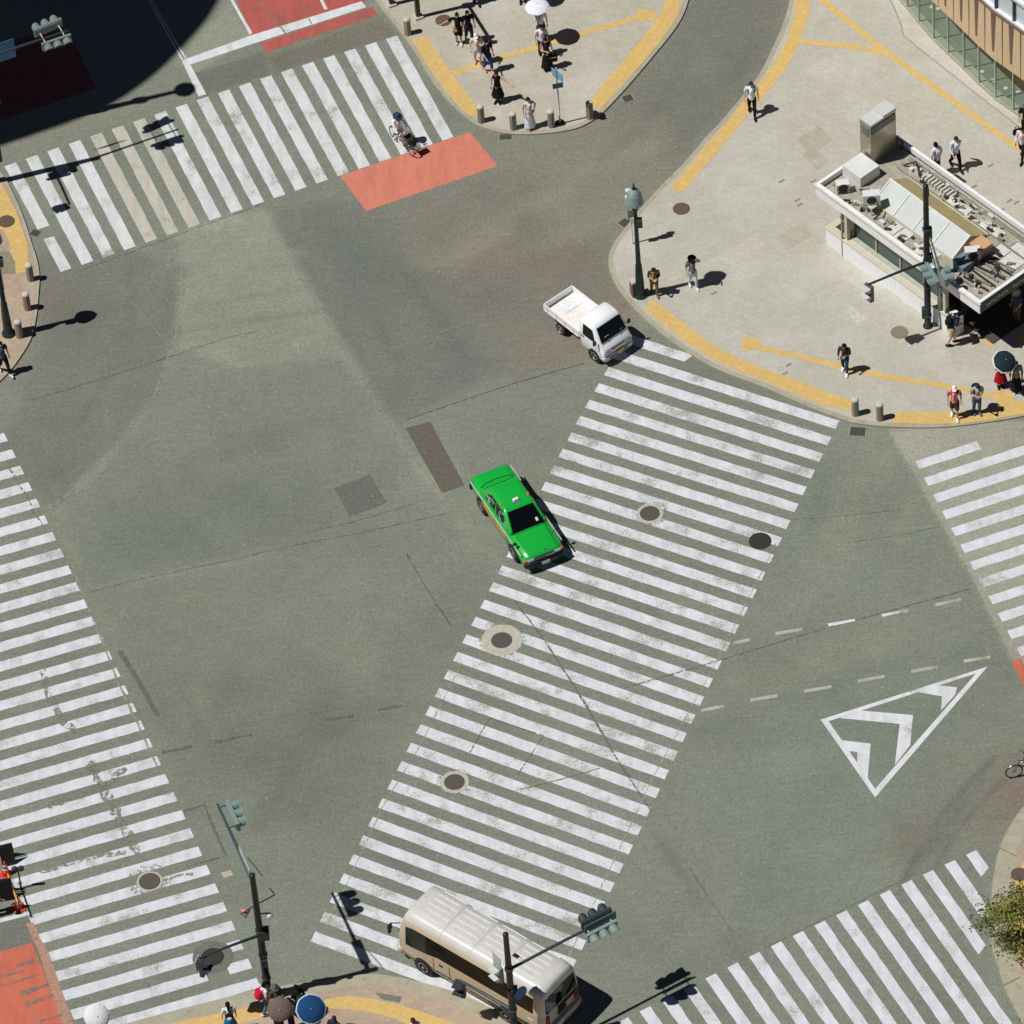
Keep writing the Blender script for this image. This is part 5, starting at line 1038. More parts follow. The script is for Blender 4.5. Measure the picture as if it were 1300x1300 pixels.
b = MB(); b.tube([(x0-.05,yr,zr+.02),(x1+.05,yr,zr+.02)], .045, 6); b.build('ridge', M_FR, t)
for xa in (x0, x1):
    b = MB(); b.poly([(xa,ya,2.62),(xa,yb,2.62),(xa,yb,ze),(xa,yr,zr),(xa,ya,ze)]); b.build('gable', M_CREAM, t)
part('kerb_rail', M_CREAM, [((4.3, ya-.02, 2.67), (4.36,.06,.10))]); part('kerb_rail', M_CREAM, [((4.3, yb+.02, 2.67), (4.36,.06,.10))])
# deck panels, boxes, pipes
M_PANEL = mat('pale_panel', (214,212,204), .6, var=.08, scale=4, dirt=(170,160,140)); rs = random.Random(5)
def panels(xs, y0, y1):
    for k in range(len(xs)-1): part('deck_panel', M_PANEL if k % 3 else M_DECK, [(((xs[k]+xs[k+1])/2, (y0+y1)/2, 2.645+.006*(k % 2)), (xs[k+1]-xs[k]-.04, y1-y0, .04))])
panels([2.9,3.45,3.95,4.5,5.0,5.5,6.0], .30, .92); panels([1.05,1.5,2.0], 1.0, 1.5); panels([3.4,4.0,4.5,5.1,5.7,6.3,6.9,7.5,8.2], 3.0, 3.42); panels([6.6,7.1,7.7,8.5], 2.2, 2.9)
part('tan_box', mat('tan_box_paint', (206,164,122), .6, var=.08), [((6.95, 2.05, 2.90), (.62,.62,.56))]); part('grey_box', mat('blue_grey_box', (120,134,146), .5), [((6.85, 1.05, 2.86), (.16,.62,.5)), ((7.1, 1.05, 2.80), (.4,.6,.34))])
M_PIPE = mat('pipe_grey', (150,142,124), .6, var=.2, scale=7)
for y, z in ((3.55,2.72),(3.66,2.72),(2.95,2.70)):
    b = MB(); b.smooth = True; b.tube([(1.4,y,z),(4,y+.03,z),(8.6,y,z)], .028, 6); b.build('pipe', M_PIPE, t)
for k in range(10): part('duct_rib', M_PANEL, [((2.55+.17*k, 3.35, 2.74), (.07,.34,.16))])
for k in range(120):
    x = rs.uniform(.4, 8.5); y = rs.choice([rs.uniform(.3,.8), rs.uniform(3.0,3.7), rs.uniform(2.95,3.6)]) if 1.3 < x < 6.6 else rs.uniform(.4,3.6)
    if x < 1.3 and y > 1.1: continue
    m = rs.choice([M_GRIME, M_GRIME, M_PANEL, M_PIPE, M_AC]); part('roof_fitting', m, [((x, y, 2.70), (rs.uniform(.05,.30), rs.uniform(.04,.14), rs.uniform(.05,.22)), rs.choice([0, 0, .6]))])
for k in range(9):
    y = .35+k*.2; part('grating_bar', M_GRIME if k % 2 else M_PIPE, [((7.9+.1*(k % 2), y+.2, 2.69), (1.2,.05,.09), .1*(k % 3))])
for a, c, d in (((2.0,.8,2.7),(1.6,1.2,2.8),(1.3,1.1,2.7)), ((2.7,.7,3.2),(2.95,.6,2.9),(2.8,.4,2.68)), ((1.5,3.2,2.7),(1.9,3.5,2.95),(2.4,3.2,2.72)), ((7.3,1.7,2.7),(7.8,2.0,2.85),(8.3,1.6,2.7))):
    b = MB(); b.smooth = True; b.tube([a, Vector(a).lerp(Vector(c), .6), c, Vector(c).lerp(Vector(d), .5), d], .035, 6); b.build('hose', M_GRIME, t)
part('canopy_post', M_SIGD, [((.25, 3.78, 2.95), (.05,.05,.4)), ((.85,3.78,2.95), (.05,.05,.4)), ((.55,3.78,3.1), (.7,.04,.04))])
# ---------------------------------------------------------------- glass-fronted building, upper right
MK = [(1085,-62),(1104,-40),(1120,-24),(1136,-6),(1152,12),(1167,31),(1185.5,52),(1204,70),(1224,89),(1243,108),(1264,127),(1286.5,143),(1310,160),(1336,176),(1362,191)]
fp = [G(p, KZ) for p in MK]; FO = fp[5]
t = thing('glass_building', 'curved building with a glass ground floor and pale timber panels above', 'building', (FO.x, FO.y, KZ+.006)); fp = [p-FO for p in fp]
def gl():
    g = N('clear_green_glass'); tr = g.n('BsdfTransparent'); tr.inputs[0].default_value = (.80,.90,.84,1); gs = g.n('BsdfGlossy'); gs.inputs['Roughness'].default_value = .03; gs.inputs[0].default_value = (.9,.95,.92,1)
    mx = g.n('MixShader'); mx.inputs[0].default_value = .10; g.l(tr.outputs[0], mx.inputs[1]); g.l(gs.outputs[0], mx.inputs[2]); g.l(mx.outputs[0], g.t.nodes['Material Output'].inputs['Surface']); return g.m
M_CG = gl()
def wood():
    g = N('pale_timber'); c = g.mix(g.ramp(g.noise(2.2, 4, .6, stretch=(6,6,.4)), .3, .7), C(208,176,136), C(224,196,158)); return g.done(c, .6)
M_WOOD = wood(); M_MUL = mat('mullion_pale', (202,208,198), .4, .2); M_SLIT = mat('slit_bronze', (112,94,80), .5, var=.15, scale=3); M_WFR = mat('white_frame', (224,226,226), .5)
out_n = []
for k in range(len(fp)):
    d = (fp[min(k+1, len(fp)-1)]-fp[max(k-1, 0)]).normalized(); out_n.append(Vector((d.y, -d.x, 0)) if Vector((d.y, -d.x, 0)).dot(Vector((-1,-1,0))) > 0 else Vector((-d.y, d.x, 0)))
def wallrun(b, z0, z1, off, k0=0, k1=None, th=.06):
    k1 = k1 or len(fp)-1
    a = [b.V(fp[k]+out_n[k]*off+Vector((0,0,z0))) for k in range(k0, k1+1)]; c = [b.V(fp[k]+out_n[k]*off+Vector((0,0,z1))) for k in range(k0, k1+1)]; e = [b.V(fp[k]+out_n[k]*(off-th)+Vector((0,0,z1))) for k in range(k0, k1+1)]; f = [b.V(fp[k]+out_n[k]*(off-th)+Vector((0,0,z0))) for k in range(k0, k1+1)]
    for i in range(len(a)-1):
        b.face((a[i], a[i+1], c[i+1], c[i])); b.face((c[i], c[i+1], e[i+1], e[i])); b.face((e[i], e[i+1], f[i+1], f[i])); b.face((f[i], f[i+1], a[i+1], a[i]))
b = MB(); wallrun(b, 0, .16, .03, th=.34); b.build('plinth', M_GUT, t)
Z1, Z2, Z3 = 2.25, 4.75, 8.6
for k in range(len(fp)-1):
    b = MB(); p, q = fp[k]-out_n[k]*.02, fp[k+1]-out_n[k+1]*.02; b.poly([p+Vector((0,0,.16)), q+Vector((0,0,.16)), q+Vector((0,0,Z1)), p+Vector((0,0,Z1))]); b.build('glass_pane', M_CG, t)
    b = MB(); wallrun(b, Z1, Z2, .10, k, k+1, .14); b.build('timber_panel', M_WOOD, t)
    b = MB(); wallrun(b, Z2+.12, Z3, -.10, k, k+1, .03); b.build('upper_pane', mat('pale_glass', (206,212,214), .15, var=.12, scale=.7, spec=.6), t)
    for u, wd in ((.5, .035), (.0, .14)):
        p = fp[k].lerp(fp[k+1], u); nn = out_n[k].lerp(out_n[k+1], u).normalized(); tx = Vector((-nn.y, nn.x, 0))
        b = MB(); q = p+nn*.112; w0 = wd; zb = Z1+.42 if wd > .1 else Z1
        b.poly([q+tx*w0+Vector((0,0,Z2)), q-tx*w0+Vector((0,0,Z2)), q-tx*w0*.5+Vector((0,0,zb)), q+tx*w0*.2+Vector((0,0,zb))][::-1]); b.build('slit', M_SLIT, t)
for k in range(len(fp)):
    M = Matrix((Vector((-out_n[k].y, out_n[k].x, 0)), out_n[k], Vector((0,0,1)))).transposed()
    b = MB(); b.box(fp[k]+Vector((0,0,(Z1+.05)/2+.05)), (.035,.08,Z1-.1), M=M); b.build('mullion', M_MUL, t)
    b = MB(); b.box(fp[k]-out_n[k]*.06+Vector((0,0,(Z2+Z3)/2)), (.05,.16,Z3-Z2-.26), M=M); b.build('upper_mullion', mat('dark_mullion', (70,76,78), .5), t)
for z in (Z2+.06, Z2+1.35, Z2+2.6, Z3):
    b = MB(); wallrun(b, z-.07, z+.07, .06, th=.2); b.build('transom', M_WFR, t)
b = MB(); wallrun(b, Z2-.02, Z2+.06, .14, th=.1); b.build('cornice', M_SLIT, t)
cut = [p-out_n[k]*.25 for k, p in enumerate(fp)]; back = [fp[-1]+Vector((14,10,0)), fp[0]+Vector((16,10,0))]
def slab(name, m, z0, z1, o=.25):
    b = MB(); pts = [fp[k]-out_n[k]*o for k in range(len(fp))]+back; b.prism([(p.x, p.y) for p in pts], z0, z1); b.build(name, m, t)
slab('indoor_floor', mat('indoor_floor', (136,136,122), .4, var=.12, scale=1.5), .0, .03, .36); slab('first_floor', M_WFR, Z2-.5, Z2-.2, .1); slab('roof', M_WFR, Z3-.1, Z3+.15, .05)
b = MB(); pts = [p-out_n[k]*5 for k, p in enumerate(fp)]
for p, q in zip(pts, pts[1:]): b.poly([p, q, q+Vector((0,0,Z3)), p+Vector((0,0,Z3))])
b.build('back_wall', mat('indoor_wall', (150,146,134), .8), t)
for p in ((1183,9),(1191,11),(1247,91),(1261,102),(1277,112),(1293,117)):
    g = G(p, KZ+.05)-FO; b = MB(); b.ztube([(.09,0),(.09,.02),(.05,.03)], c=(g.x, g.y, .04), n=12); b.build('reflection_dot', M_WFR, t)  # white discs stand in for reflections of ceiling lights
# ---------------------------------------------------------------- tower beyond the left edge that throws the round shadow
HB = 30.0; dsp = Vector((math.cos(SH_AZ), math.sin(SH_AZ), 0))*HB/math.tan(SUN_EL)
edge = smooth_line([(-240,262),(-120,226),(0,186),(50,169),(100,151),(150,128),(200,92),(240,52),(270,15),(290,-30),(300,-90),(290,-170),(250,-260),(180,-330)], 4)
foot = [G(p)-dsp for p in edge]; c0 = sum(foot, Vector())/len(foot); far = [Vector((foot[-1].x-22, foot[-1].y+6, 0)), Vector((foot[0].x-14, foot[0].y+4, 0))]
t = thing('round_tower', 'round-cornered tower block standing out of the picture at the upper left', 'building', (c0.x, c0.y, 0)); ring = [p-c0 for p in foot+far]
b = MB(); b.prism([(p.x, p.y) for p in ring], 0, HB); b.build('wall', mat('tower_wall', (176,172,162), .7, var=.08, scale=.5), t)
b = MB(); b.prism([(p.x, p.y) for p in inset(ring, .5)], HB-.02, HB+.02); b.build('roof', M_DECK, t)
for z in range(3, 29, 4):
    b = MB(); pr = [p for p in inset(ring, -.03)][:len(foot)]
    a = [b.V(p+Vector((0,0,z))) for p in pr]; c = [b.V(p+Vector((0,0,z+2.2))) for p in pr]
    for i in range(len(a)-1): b.face((a[i], a[i+1], c[i+1], c[i]))
    b.build('window_band', M_KGL, t)
# ---------------------------------------------------------------- trees
def leaf_mat(name, a, b_, c):
    g = N(name); f = g.noise(2.1, 4, .7); col = g.mix(g.ramp(f, .30, .62), C(*a), C(*b_)); col = g.mix(g.ramp(g.noise(5.5, 3, .6), .60, .78), col, C(*c))
    g.b.inputs['Subsurface Weight'].default_value = 0; return g.done(col, .6, spec=.3)
M_LEAF = leaf_mat('street_tree_leaves', (54,66,32), (88,98,46), (152,146,70)); M_LEAF2 = leaf_mat('sunny_tree_leaves', (104,108,50), (150,142,66), (186,164,84)); M_BARK = mat('bark', (92,78,62), .9, var=.3, scale=9)  # yellow tones put sunlit patches and highlights into the leaf colour
def tree(p, h, rad, label, seed, n=7000):
    r_ = random.Random(seed); q = base_at(p); t = thing('street_tree', label, 'tree', q); b = MB(); b.smooth = True
    tips = []
    tr = [Vector((0,0,0)), Vector((.06,.03,h*.25)), Vector((-.04,.08,h*.5)), Vector((.08,.0,h*.72))]; b.tube(tr, [.16,.13,.11,.06], 9)
    for k in range(13):
        a = k*2.4+r_.uniform(-.4,.4); z0 = h*(.32+.035*k); s = tr[1].lerp(tr[3], min(1, max(0, (z0/h-.25)/.47))); ln = rad*r_.uniform(.55,1.08)
        e = s+Vector((math.cos(a)*ln, math.sin(a)*ln, r_.uniform(.2,1.1))); m_ = s.lerp(e, .5)+Vector((0,0,.25)); b.tube([s, m_, e], [.05,.035,.012], 6)
        for j in range(4):
            e2 = s.lerp(e, r_.uniform(.45,1))+Vector((r_.uniform(-.6,.6), r_.uniform(-.6,.6), r_.uniform(-.15,.6))); b.tube([m_, e2], [.02,.008], 4); tips.append(e2)
        tips.append(e)
    tips += [tr[3]+Vector((r_.uniform(-.7,.7), r_.uniform(-.7,.7), r_.uniform(0,.9))) for _ in range(8)]
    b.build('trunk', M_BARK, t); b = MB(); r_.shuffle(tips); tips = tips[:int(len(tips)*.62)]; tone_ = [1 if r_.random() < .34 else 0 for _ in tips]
    for _ in range(n):
        ci = r_.randrange(len(tips)); c = tips[ci]; b.k = tone_[ci] if r_.random() < .8 else 1-tone_[ci]; sg = .21; v = c+Vector((r_.gauss(0,sg*1.15), r_.gauss(0,sg*1.15), r_.gauss(0,sg*.7))); s = r_.uniform(.028,.06)
        ax = Vector((r_.gauss(0,1), r_.gauss(0,1), r_.gauss(0,.5))).normalized(); u = ax.cross(Vector((r_.gauss(0,.7), r_.gauss(0,.7), 1))).normalized()
        b.poly([v-ax*s*1.3, v+u*s*.6, v+ax*s*1.4, v-u*s*.6])
    b.build('crown', [M_LEAF, M_LEAF2], t)
tree((1322,1250), 5.0, 1.85, 'leafy street tree overhanging the lower right crossing', 3, 9500); tree((1352,1432), 5.0, 1.7, 'leafy street tree just entering the lower right corner', 8, 6000)
# ================================================================ people
SKIN = [mat('skin', (206,160,130), .6, var=.05), mat('skin_tan', (186,138,108), .6, var=.05)]
M_EYE = mat('eye_dark', (34,26,24), .4); M_LIP = mat('lip', (160,84,78), .5)
JOBS = []   # (object name, MB, materials, parent, voxel): bodies and clothes are fused into one skin each
def fuse(name, b, mats, parent, vox=.022, extra=None): JOBS.append((name, b, mats, parent, vox, extra))
def limb(b, pts, rad, n=10, flat=1.0): b.tube(pts, rad, n, flat, True)
def cloth(name, rgb, **k): return mat(name, rgb, .9, var=k.pop('var', .14), scale=k.pop('scale', 7), spec=.15, **k)
def hand(b, wr, d, side, palm_dir, curl=.6):
    """palm, four bent fingers of unequal length and a thumb"""
    d = Vector(d).normalized(); pd = Vector(palm_dir); pd -= d*pd.dot(d)
    if pd.length < 1e-3: pd = frame(d)[0]
    pd.normalize(); w = d.cross(pd)*side
    b.tube([wr-d*.015, wr+d*.02, wr+d*.055, wr+d*.085], [(.024,.018),(.034,.016),(.040,.015),(.034,.013)], 8)
    for k, ln in enumerate((.068,.078,.072,.056)):
        o = wr+d*.08+w*(.027-.018*k); d1 = (d+pd*curl*.4).normalized(); d2 = (d+pd*curl*1.3).normalized(); d3 = (d*.6+pd*curl*1.8).normalized()
        b.tube([o, o+d1*ln*.45, o+d1*ln*.45+d2*ln*.32, o+d1*ln*.45+d2*ln*.32+d3*ln*.23], [.0085,.008,.0075,.005], 6)
    o = wr+d*.025+w*.034; t1 = (d*.55+w*.7+pd*.35).normalized(); t2 = (d*.9+w*.25+pd*.4).normalized(); b.tube([o, o+t1*.034, o+t1*.034+t2*.03], [.011,.010,.007], 6)
def head_mesh(b, c, yaw, nod, k=1.0, sk=0):
    """skull with jaw, nose, eyes, mouth and ears; looks along +y before turning"""
    M = Matrix.Rotation(yaw, 3, 'Z') @ Matrix.Rotation(-nod, 3, 'X'); c = Vector(c)
    rr = []; sm = b.smooth; b.smooth = True; n, m = 20, 14
    for j in range(m+1):
        a = -PI/2+PI*(j+.03)/(m+.06); row = []
        for i in range(n):
            th = 2*PI*i/n; x = .076*math.cos(a)*math.cos(th); y = .095*math.cos(a)*math.sin(th); z = .118*math.sin(a)
            if z < -.03:
                f = (-.03-z)/.09; x *= 1-.34*f; y = y*(1-.25*f)+.018*f
            fr = max(0, math.sin(th))**8
            if y > 0:
                if -.045 < z < .012: y += fr*.020*(1-abs(z+.022)/.04) if abs(z+.022) < .04 else 0
                if .002 < z < .03 and .018 < abs(x) < .05: y -= .007
            row.append(c+M@(Vector((x, y, z))*k))
        rr.append(row)
    b.m(0); b.rings(rr)
    for s in (-1, 1):
        b.m(1); b.sph(c+M@(Vector((s*.031, .082, .012))*k), .0105*k, 8, 5, M); b.m(0); b.sph(c+M@(Vector((s*.077, -.004, -.006))*k), (.010*k,.020*k,.030*k), 8, 5, M)
    b.m(2); b.sph(c+M@(Vector((0, .083, -.052))*k), (.024*k,.008*k,.007*k), 8, 5, M); b.m(0); b.smooth = sm
    return M
ARMS = {'hang': ((.245,-.03,1.13),(.255,.05,.90)), 'fwd': ((.235,.09,1.14),(.205,.28,.99)), 'back': ((.25,-.15,1.15),(.265,-.21,.93)), 'phone': ((.235,.02,1.13),(.075,.25,1.19)), 'up': ((.225,.12,1.14),(.10,.22,1.36)), 'out': ((.43,.04,1.29),(.66,.14,1.22)), 'strap': ((.25,.02,1.14),(.14,.2,1.27)), 'carry': ((.235,.04,1.12),(.20,.20,.98)), 'raise': ((.30,.14,1.46),(.16,.24,1.64)), 'bars': ((.26,.20,1.16),(.25,.44,1.06)), 'hip': ((.33,-.06,1.16),(.20,.08,1.02))}
def person(label, base, face, h=1.66, legs='stand', arms=('hang','hang'), top=None, sleeve='short', bottom=None, kind='trousers', shoes=(40,38,36), hair=(28,24,22), style='short', cap=None, lean=0, nod=.15, turn=0, sk=0, rise=0, mask=None, pack=None):
    """face: compass of the chest in the plan, degrees from +x"""
    k = h/1.70; t = thing('person', label, 'person', base, R(face-90)); nm = 'person'
    hipz = .93+rise
    Lr = Matrix.Rotation(-lean, 3, 'X'); piv = Vector((0, 0, hipz))
    def U(p): return (piv+Lr@(Vector(p)+Vector((0,0,rise))-piv))*k
    F = {'stand': ((.0,.0),(.02,.0)), 'walk': ((.27,.0),(-.28,.07)), 'step': ((.15,.0),(-.16,.04)), 'shift': ((.05,.0),(-.06,.0)), 'cycle': None}[legs]
    hip = [Vector((s*.088, 0, hipz-.02)) for s in (-1, 1)]; knee = []; ank = []
    for i, s in enumerate((-1, 1)):
        if F is None:
            knee.append(Vector((s*.11, .40 if i else .36, .80 if i else .62))); ank.append(Vector((s*.11, .26 if i else .10, .46 if i else .22)))
        else:
            f, up_ = F[i]; ank.append(Vector((s*.095, f-.01, .085+up_))); knee.append(Vector((s*.095, f*.52+.035+(up_*.9), .50+up_*.2)))
    foot = [a+Vector((s*.015, .17, -.045-(.03 if (F and F[i][1]) else 0))) for i, (a, s) in enumerate(zip(ank, (-1, 1)))]
    K = lambda v: v*k
    sh = [U((s*.185, 0, 1.405)) for s in (-1, 1)]; el = []; wr = []
    for i, s in enumerate((-1, 1)):
        e, w = ARMS[arms[i]]; el.append(U((s*e[0], e[1], e[2]))); wr.append(U((s*w[0], w[1], w[2])))
    neck0, neck1, hc = U((0, -.005, 1.43)), U((0, .012, 1.51)), U((0, .025+.05*nod, 1.60))
    S_ = k
    # the body: trunk, limbs and neck fused to one surface; face and hands belong to the same mesh
    b = MB(); b.smooth = True
    tr = [U((0,0,.88)), U((0,0,.98)), U((0,.0,1.10)), U((0,.005,1.25)), U((0,0,1.37)), U((0,-.005,1.43))]
    b.tube(tr, [(.150*S_,.105*S_),(.155*S_,.108*S_),(.130*S_,.095*S_),(.155*S_,.108*S_),(.150*S_,.09*S_),(.07*S_,.065*S_)], 14, 1, True)
    limb(b, [neck0, neck1, hc], [.062*S_,.052*S_,.055*S_])
    for i in (0, 1):
        limb(b, [K(hip[i]), K(hip[i].lerp(knee[i], .5)), K(knee[i]), K(knee[i].lerp(ank[i], .35)), K(ank[i])], [.088*S_,.072*S_,.054*S_,.054*S_,.036*S_])
        limb(b, [K(ank[i])+Vector((0,-.03,-.03))*S_, K(ank[i])+Vector((0,.05,-.045))*S_, K(foot[i])], [(.034*S_,.034*S_),(.040*S_,.03*S_),(.034*S_,.022*S_)])
        limb(b, [tr[4].lerp(sh[i], .5), sh[i], sh[i].lerp(el[i], .5), el[i], el[i].lerp(wr[i], .4), wr[i]], [.06*S_,.058*S_,.045*S_,.037*S_,.036*S_,.024*S_], 9)
    x = MB(); x.smooth = True; Mh = head_mesh(x, hc, R(turn), nod+lean*.6, k, sk)
    for i, s in enumerate((-1, 1)):
        d = (wr[i]-el[i]).normalized(); hand(x, wr[i]+d*.01, d, s, Vector((-s, .35, .25)) if abs(d.z) > .6 else Vector((-s*.4,0,-1)))
    fuse('body', b, [SKIN[sk], M_EYE, M_LIP], t, .021, x)
    # shoes
    if shoes:
        for i in (0, 1):
            b = MB(); b.smooth = True; b.tube([K(ank[i])+Vector((0,-.065,-.035))*S_, K(ank[i])+Vector((0,-.04,-.028))*S_, K(ank[i])+Vector((0,.04,-.040))*S_, K(foot[i])+Vector((0,0,-.002)), K(foot[i])+Vector((0,.035,-.006))], [(.03*S_,.03*S_),(.048*S_,.048*S_),(.052*S_,.042*S_),(.048*S_,.036*S_),(.03*S_,.022*S_)], 10, 1, True); b.build('shoe', cloth('shoe_leather', shoes, var=.08), t)
    # lower clothes
    if bottom and kind in ('trousers', 'shorts', 'cropped'):
        b = MB(); b.smooth = True; b.tube([U((0,0,.86)), U((0,0,.93)), U((0,0,1.02))], [(.158*S_,.118*S_),(.170*S_,.126*S_),(.156*S_,.116*S_)], 14, 1, True); end = {'trousers': 1.0, 'shorts': .12, 'cropped': .7}[kind]
        for i in (0, 1):
            pts = [K(hip[i]), K(hip[i].lerp(knee[i], .55)), K(knee[i])]; rd = [.104*S_,.090*S_,.074*S_]
            if end > .2: pts += [K(knee[i].lerp(ank[i], .5)), K(knee[i].lerp(ank[i], end*.97))]; rd += [.068*S_,.058*S_]
            else: rd = [.106*S_,.100*S_,.094*S_]
            b.tube(pts, rd, 10)
        fuse(kind if kind != 'cropped' else 'trousers', b, [cloth('cloth_'+kind, bottom)], t, .024)
    elif bottom:
        z1 = {'skirt': .62, 'midi': .36, 'long': .14}[kind]; w = {'skirt': .27, 'midi': .27, 'long': .25}[kind]; b = MB(); b.smooth = True; rr = []
        for q in np.linspace(0, 1, 7):
            z = 1.03*(1-q)+z1*q; r = (.135*(1-q)+w*q)*S_; row = []
            for a in np.linspace(0, 2*PI, 28, endpoint=False):
                j = 1+.07*q*math.sin(a*7+1); row.append(Vector((r*j*math.cos(a), r*.82*j*math.sin(a)+(.02*q), z*k)) if q > .2 else U((r/k*math.cos(a), r/k*.8*math.sin(a), z)))
            rr.append(row)
        b.rings(rr, True, False); ins = [[p+Vector((0,0,0)) for p in r_] for r_ in rr]
        b.build('skirt', cloth('cloth_skirt', bottom), t)
    # upper clothes
    if top:
        b = MB(); b.smooth = True; lo = .90 if kind in ('trousers','shorts','cropped') else .98
        b.tube([U((0,0,lo)), U((0,0,lo+.08)), U((0,.0,1.12)), U((0,.005,1.26)), U((0,0,1.38)), U((0,-.005,1.435))], [(.176*S_,.130*S_),(.174*S_,.130*S_),(.160*S_,.122*S_),(.176*S_,.130*S_),(.168*S_,.108*S_),(.085*S_,.078*S_)], 14, 1, True)
        for i in (0, 1):
            sl = {'short': .62, 'long': 1.0, 'none': .0}[sleeve]; pts = [tr[4].lerp(sh[i], .4), sh[i]]; rd = [.082*S_,.078*S_]
            if sleeve == 'long': pts += [sh[i].lerp(el[i], .5), el[i], el[i].lerp(wr[i], .92)]; rd += [.064*S_,.056*S_,.044*S_]
            elif sleeve == 'short': pts += [sh[i].lerp(el[i], .4), sh[i].lerp(el[i], .78)]; rd += [.070*S_,.066*S_]
            b.tube(pts, rd, 10, 1, False)
        fuse('shirt', b, [top if hasattr(top, 'name') else cloth('cloth_top', top)], t, .024)
    # hair and hats
    hm = cloth('hair', hair, var=.25, scale=14); b = MB(); b.smooth = True
    def H(p): return hc+Mh@(Vector(p)*k)
    rr = []
    for j in range(9):
        a = -.25+(PI/2+.22)*j/8; row = []
        for i in range(20):
            th = 2*PI*i/20; lowf = (1 if math.sin(th) < .35 else 0); aa = max(a, .50) if not lowf else a-.45*(1-j/8)*(1 if style != 'short' else .6)
            row.append(H((.089*math.cos(aa)*math.cos(th), .108*math.cos(aa)*math.sin(th)-.008, .130*math.sin(aa)+.006)))
        rr.append(row)
    b.rings(rr, False, True)
    if style in ('long', 'bob', 'ponytail'):
        L_ = {'long': .34, 'bob': .12, 'ponytail': .0}[style]
        if L_: b.tube([H((0,-.05,.05)), H((0,-.075,-.05)), U((0,-.11,1.50-L_*.35)), U((0,-.125,1.50-L_))], [(.085*k,.06*k),(.088*k,.05*k),(.095*k,.038*k),(.06*k,.02*k)], 12, 1, True)
        else: b.tube([H((0,-.09,.05)), H((0,-.16,.03)), H((0,-.17,-.10)), H((0,-.14,-.20))], [.03*k,.036*k,.03*k,.01*k], 8, 1, True)
    b.build('hair', hm, t)
    if cap:
        col, brim = cap; b = MB(); b.smooth = True; rr = []
        for j in range(7):
            a = .12+(PI/2-.14)*j/6; rr.append([H((.094*math.cos(a)*math.cos(th), .113*math.cos(a)*math.sin(th)-.006, .138*math.sin(a)+.012)) for th in np.linspace(0, 2*PI, 20, endpoint=False)])
        b.rings(rr, False, True); cm = cloth('cap_cloth', col, var=.06)
        if brim == 'peak':
            pk = [H((x_, .095+.085*math.sqrt(max(0, 1-(x_/.08)**2)), .03)) for x_ in np.linspace(-.078, .078, 9)]; b.poly(pk+[H((.078,.07,.035)), H((-.078,.07,.035))]); b.poly(([H((.078,.07,.027)), H((-.078,.07,.027))]+[p-Vector((0,0,.006)) for p in pk]))
        else:
            ri = [H((.09*math.cos(a), .11*math.sin(a), .045)) for a in np.linspace(0, 2*PI, 22, endpoint=False)]; ro = [H(((.09+brim)*math.cos(a), (.11+brim)*math.sin(a), .022)) for a in np.linspace(0, 2*PI, 22, endpoint=False)]; rl = [p-Vector((0,0,.008)) for p in ro]; rk = [p-Vector((0,0,.008)) for p in ri]; b.rings([ri, ro, rl, rk], False, False)
        b.build('hat' if brim != 'peak' else 'cap', cm, t)
    if mask:
        b = MB(); b.smooth = True; b.sph(H((0,.078,-.045)), (.05*k,.03*k,.042*k), 12, 7, Mh); b.build('face_mask', cloth('mask_cloth', mask, var=.03), t)
    def W_(p): return Vector(base)+Matrix.Rotation(R(face-90), 3, 'Z')@p
    return {'t': t, 'base': Vector(base), 'face': face, 'wr': [W_(q) for q in wr], 'head': W_(hc), 'U': lambda p: W_(U(p)), 'k': k}
def P_(p, z=KZ+.012): return G(p, z)
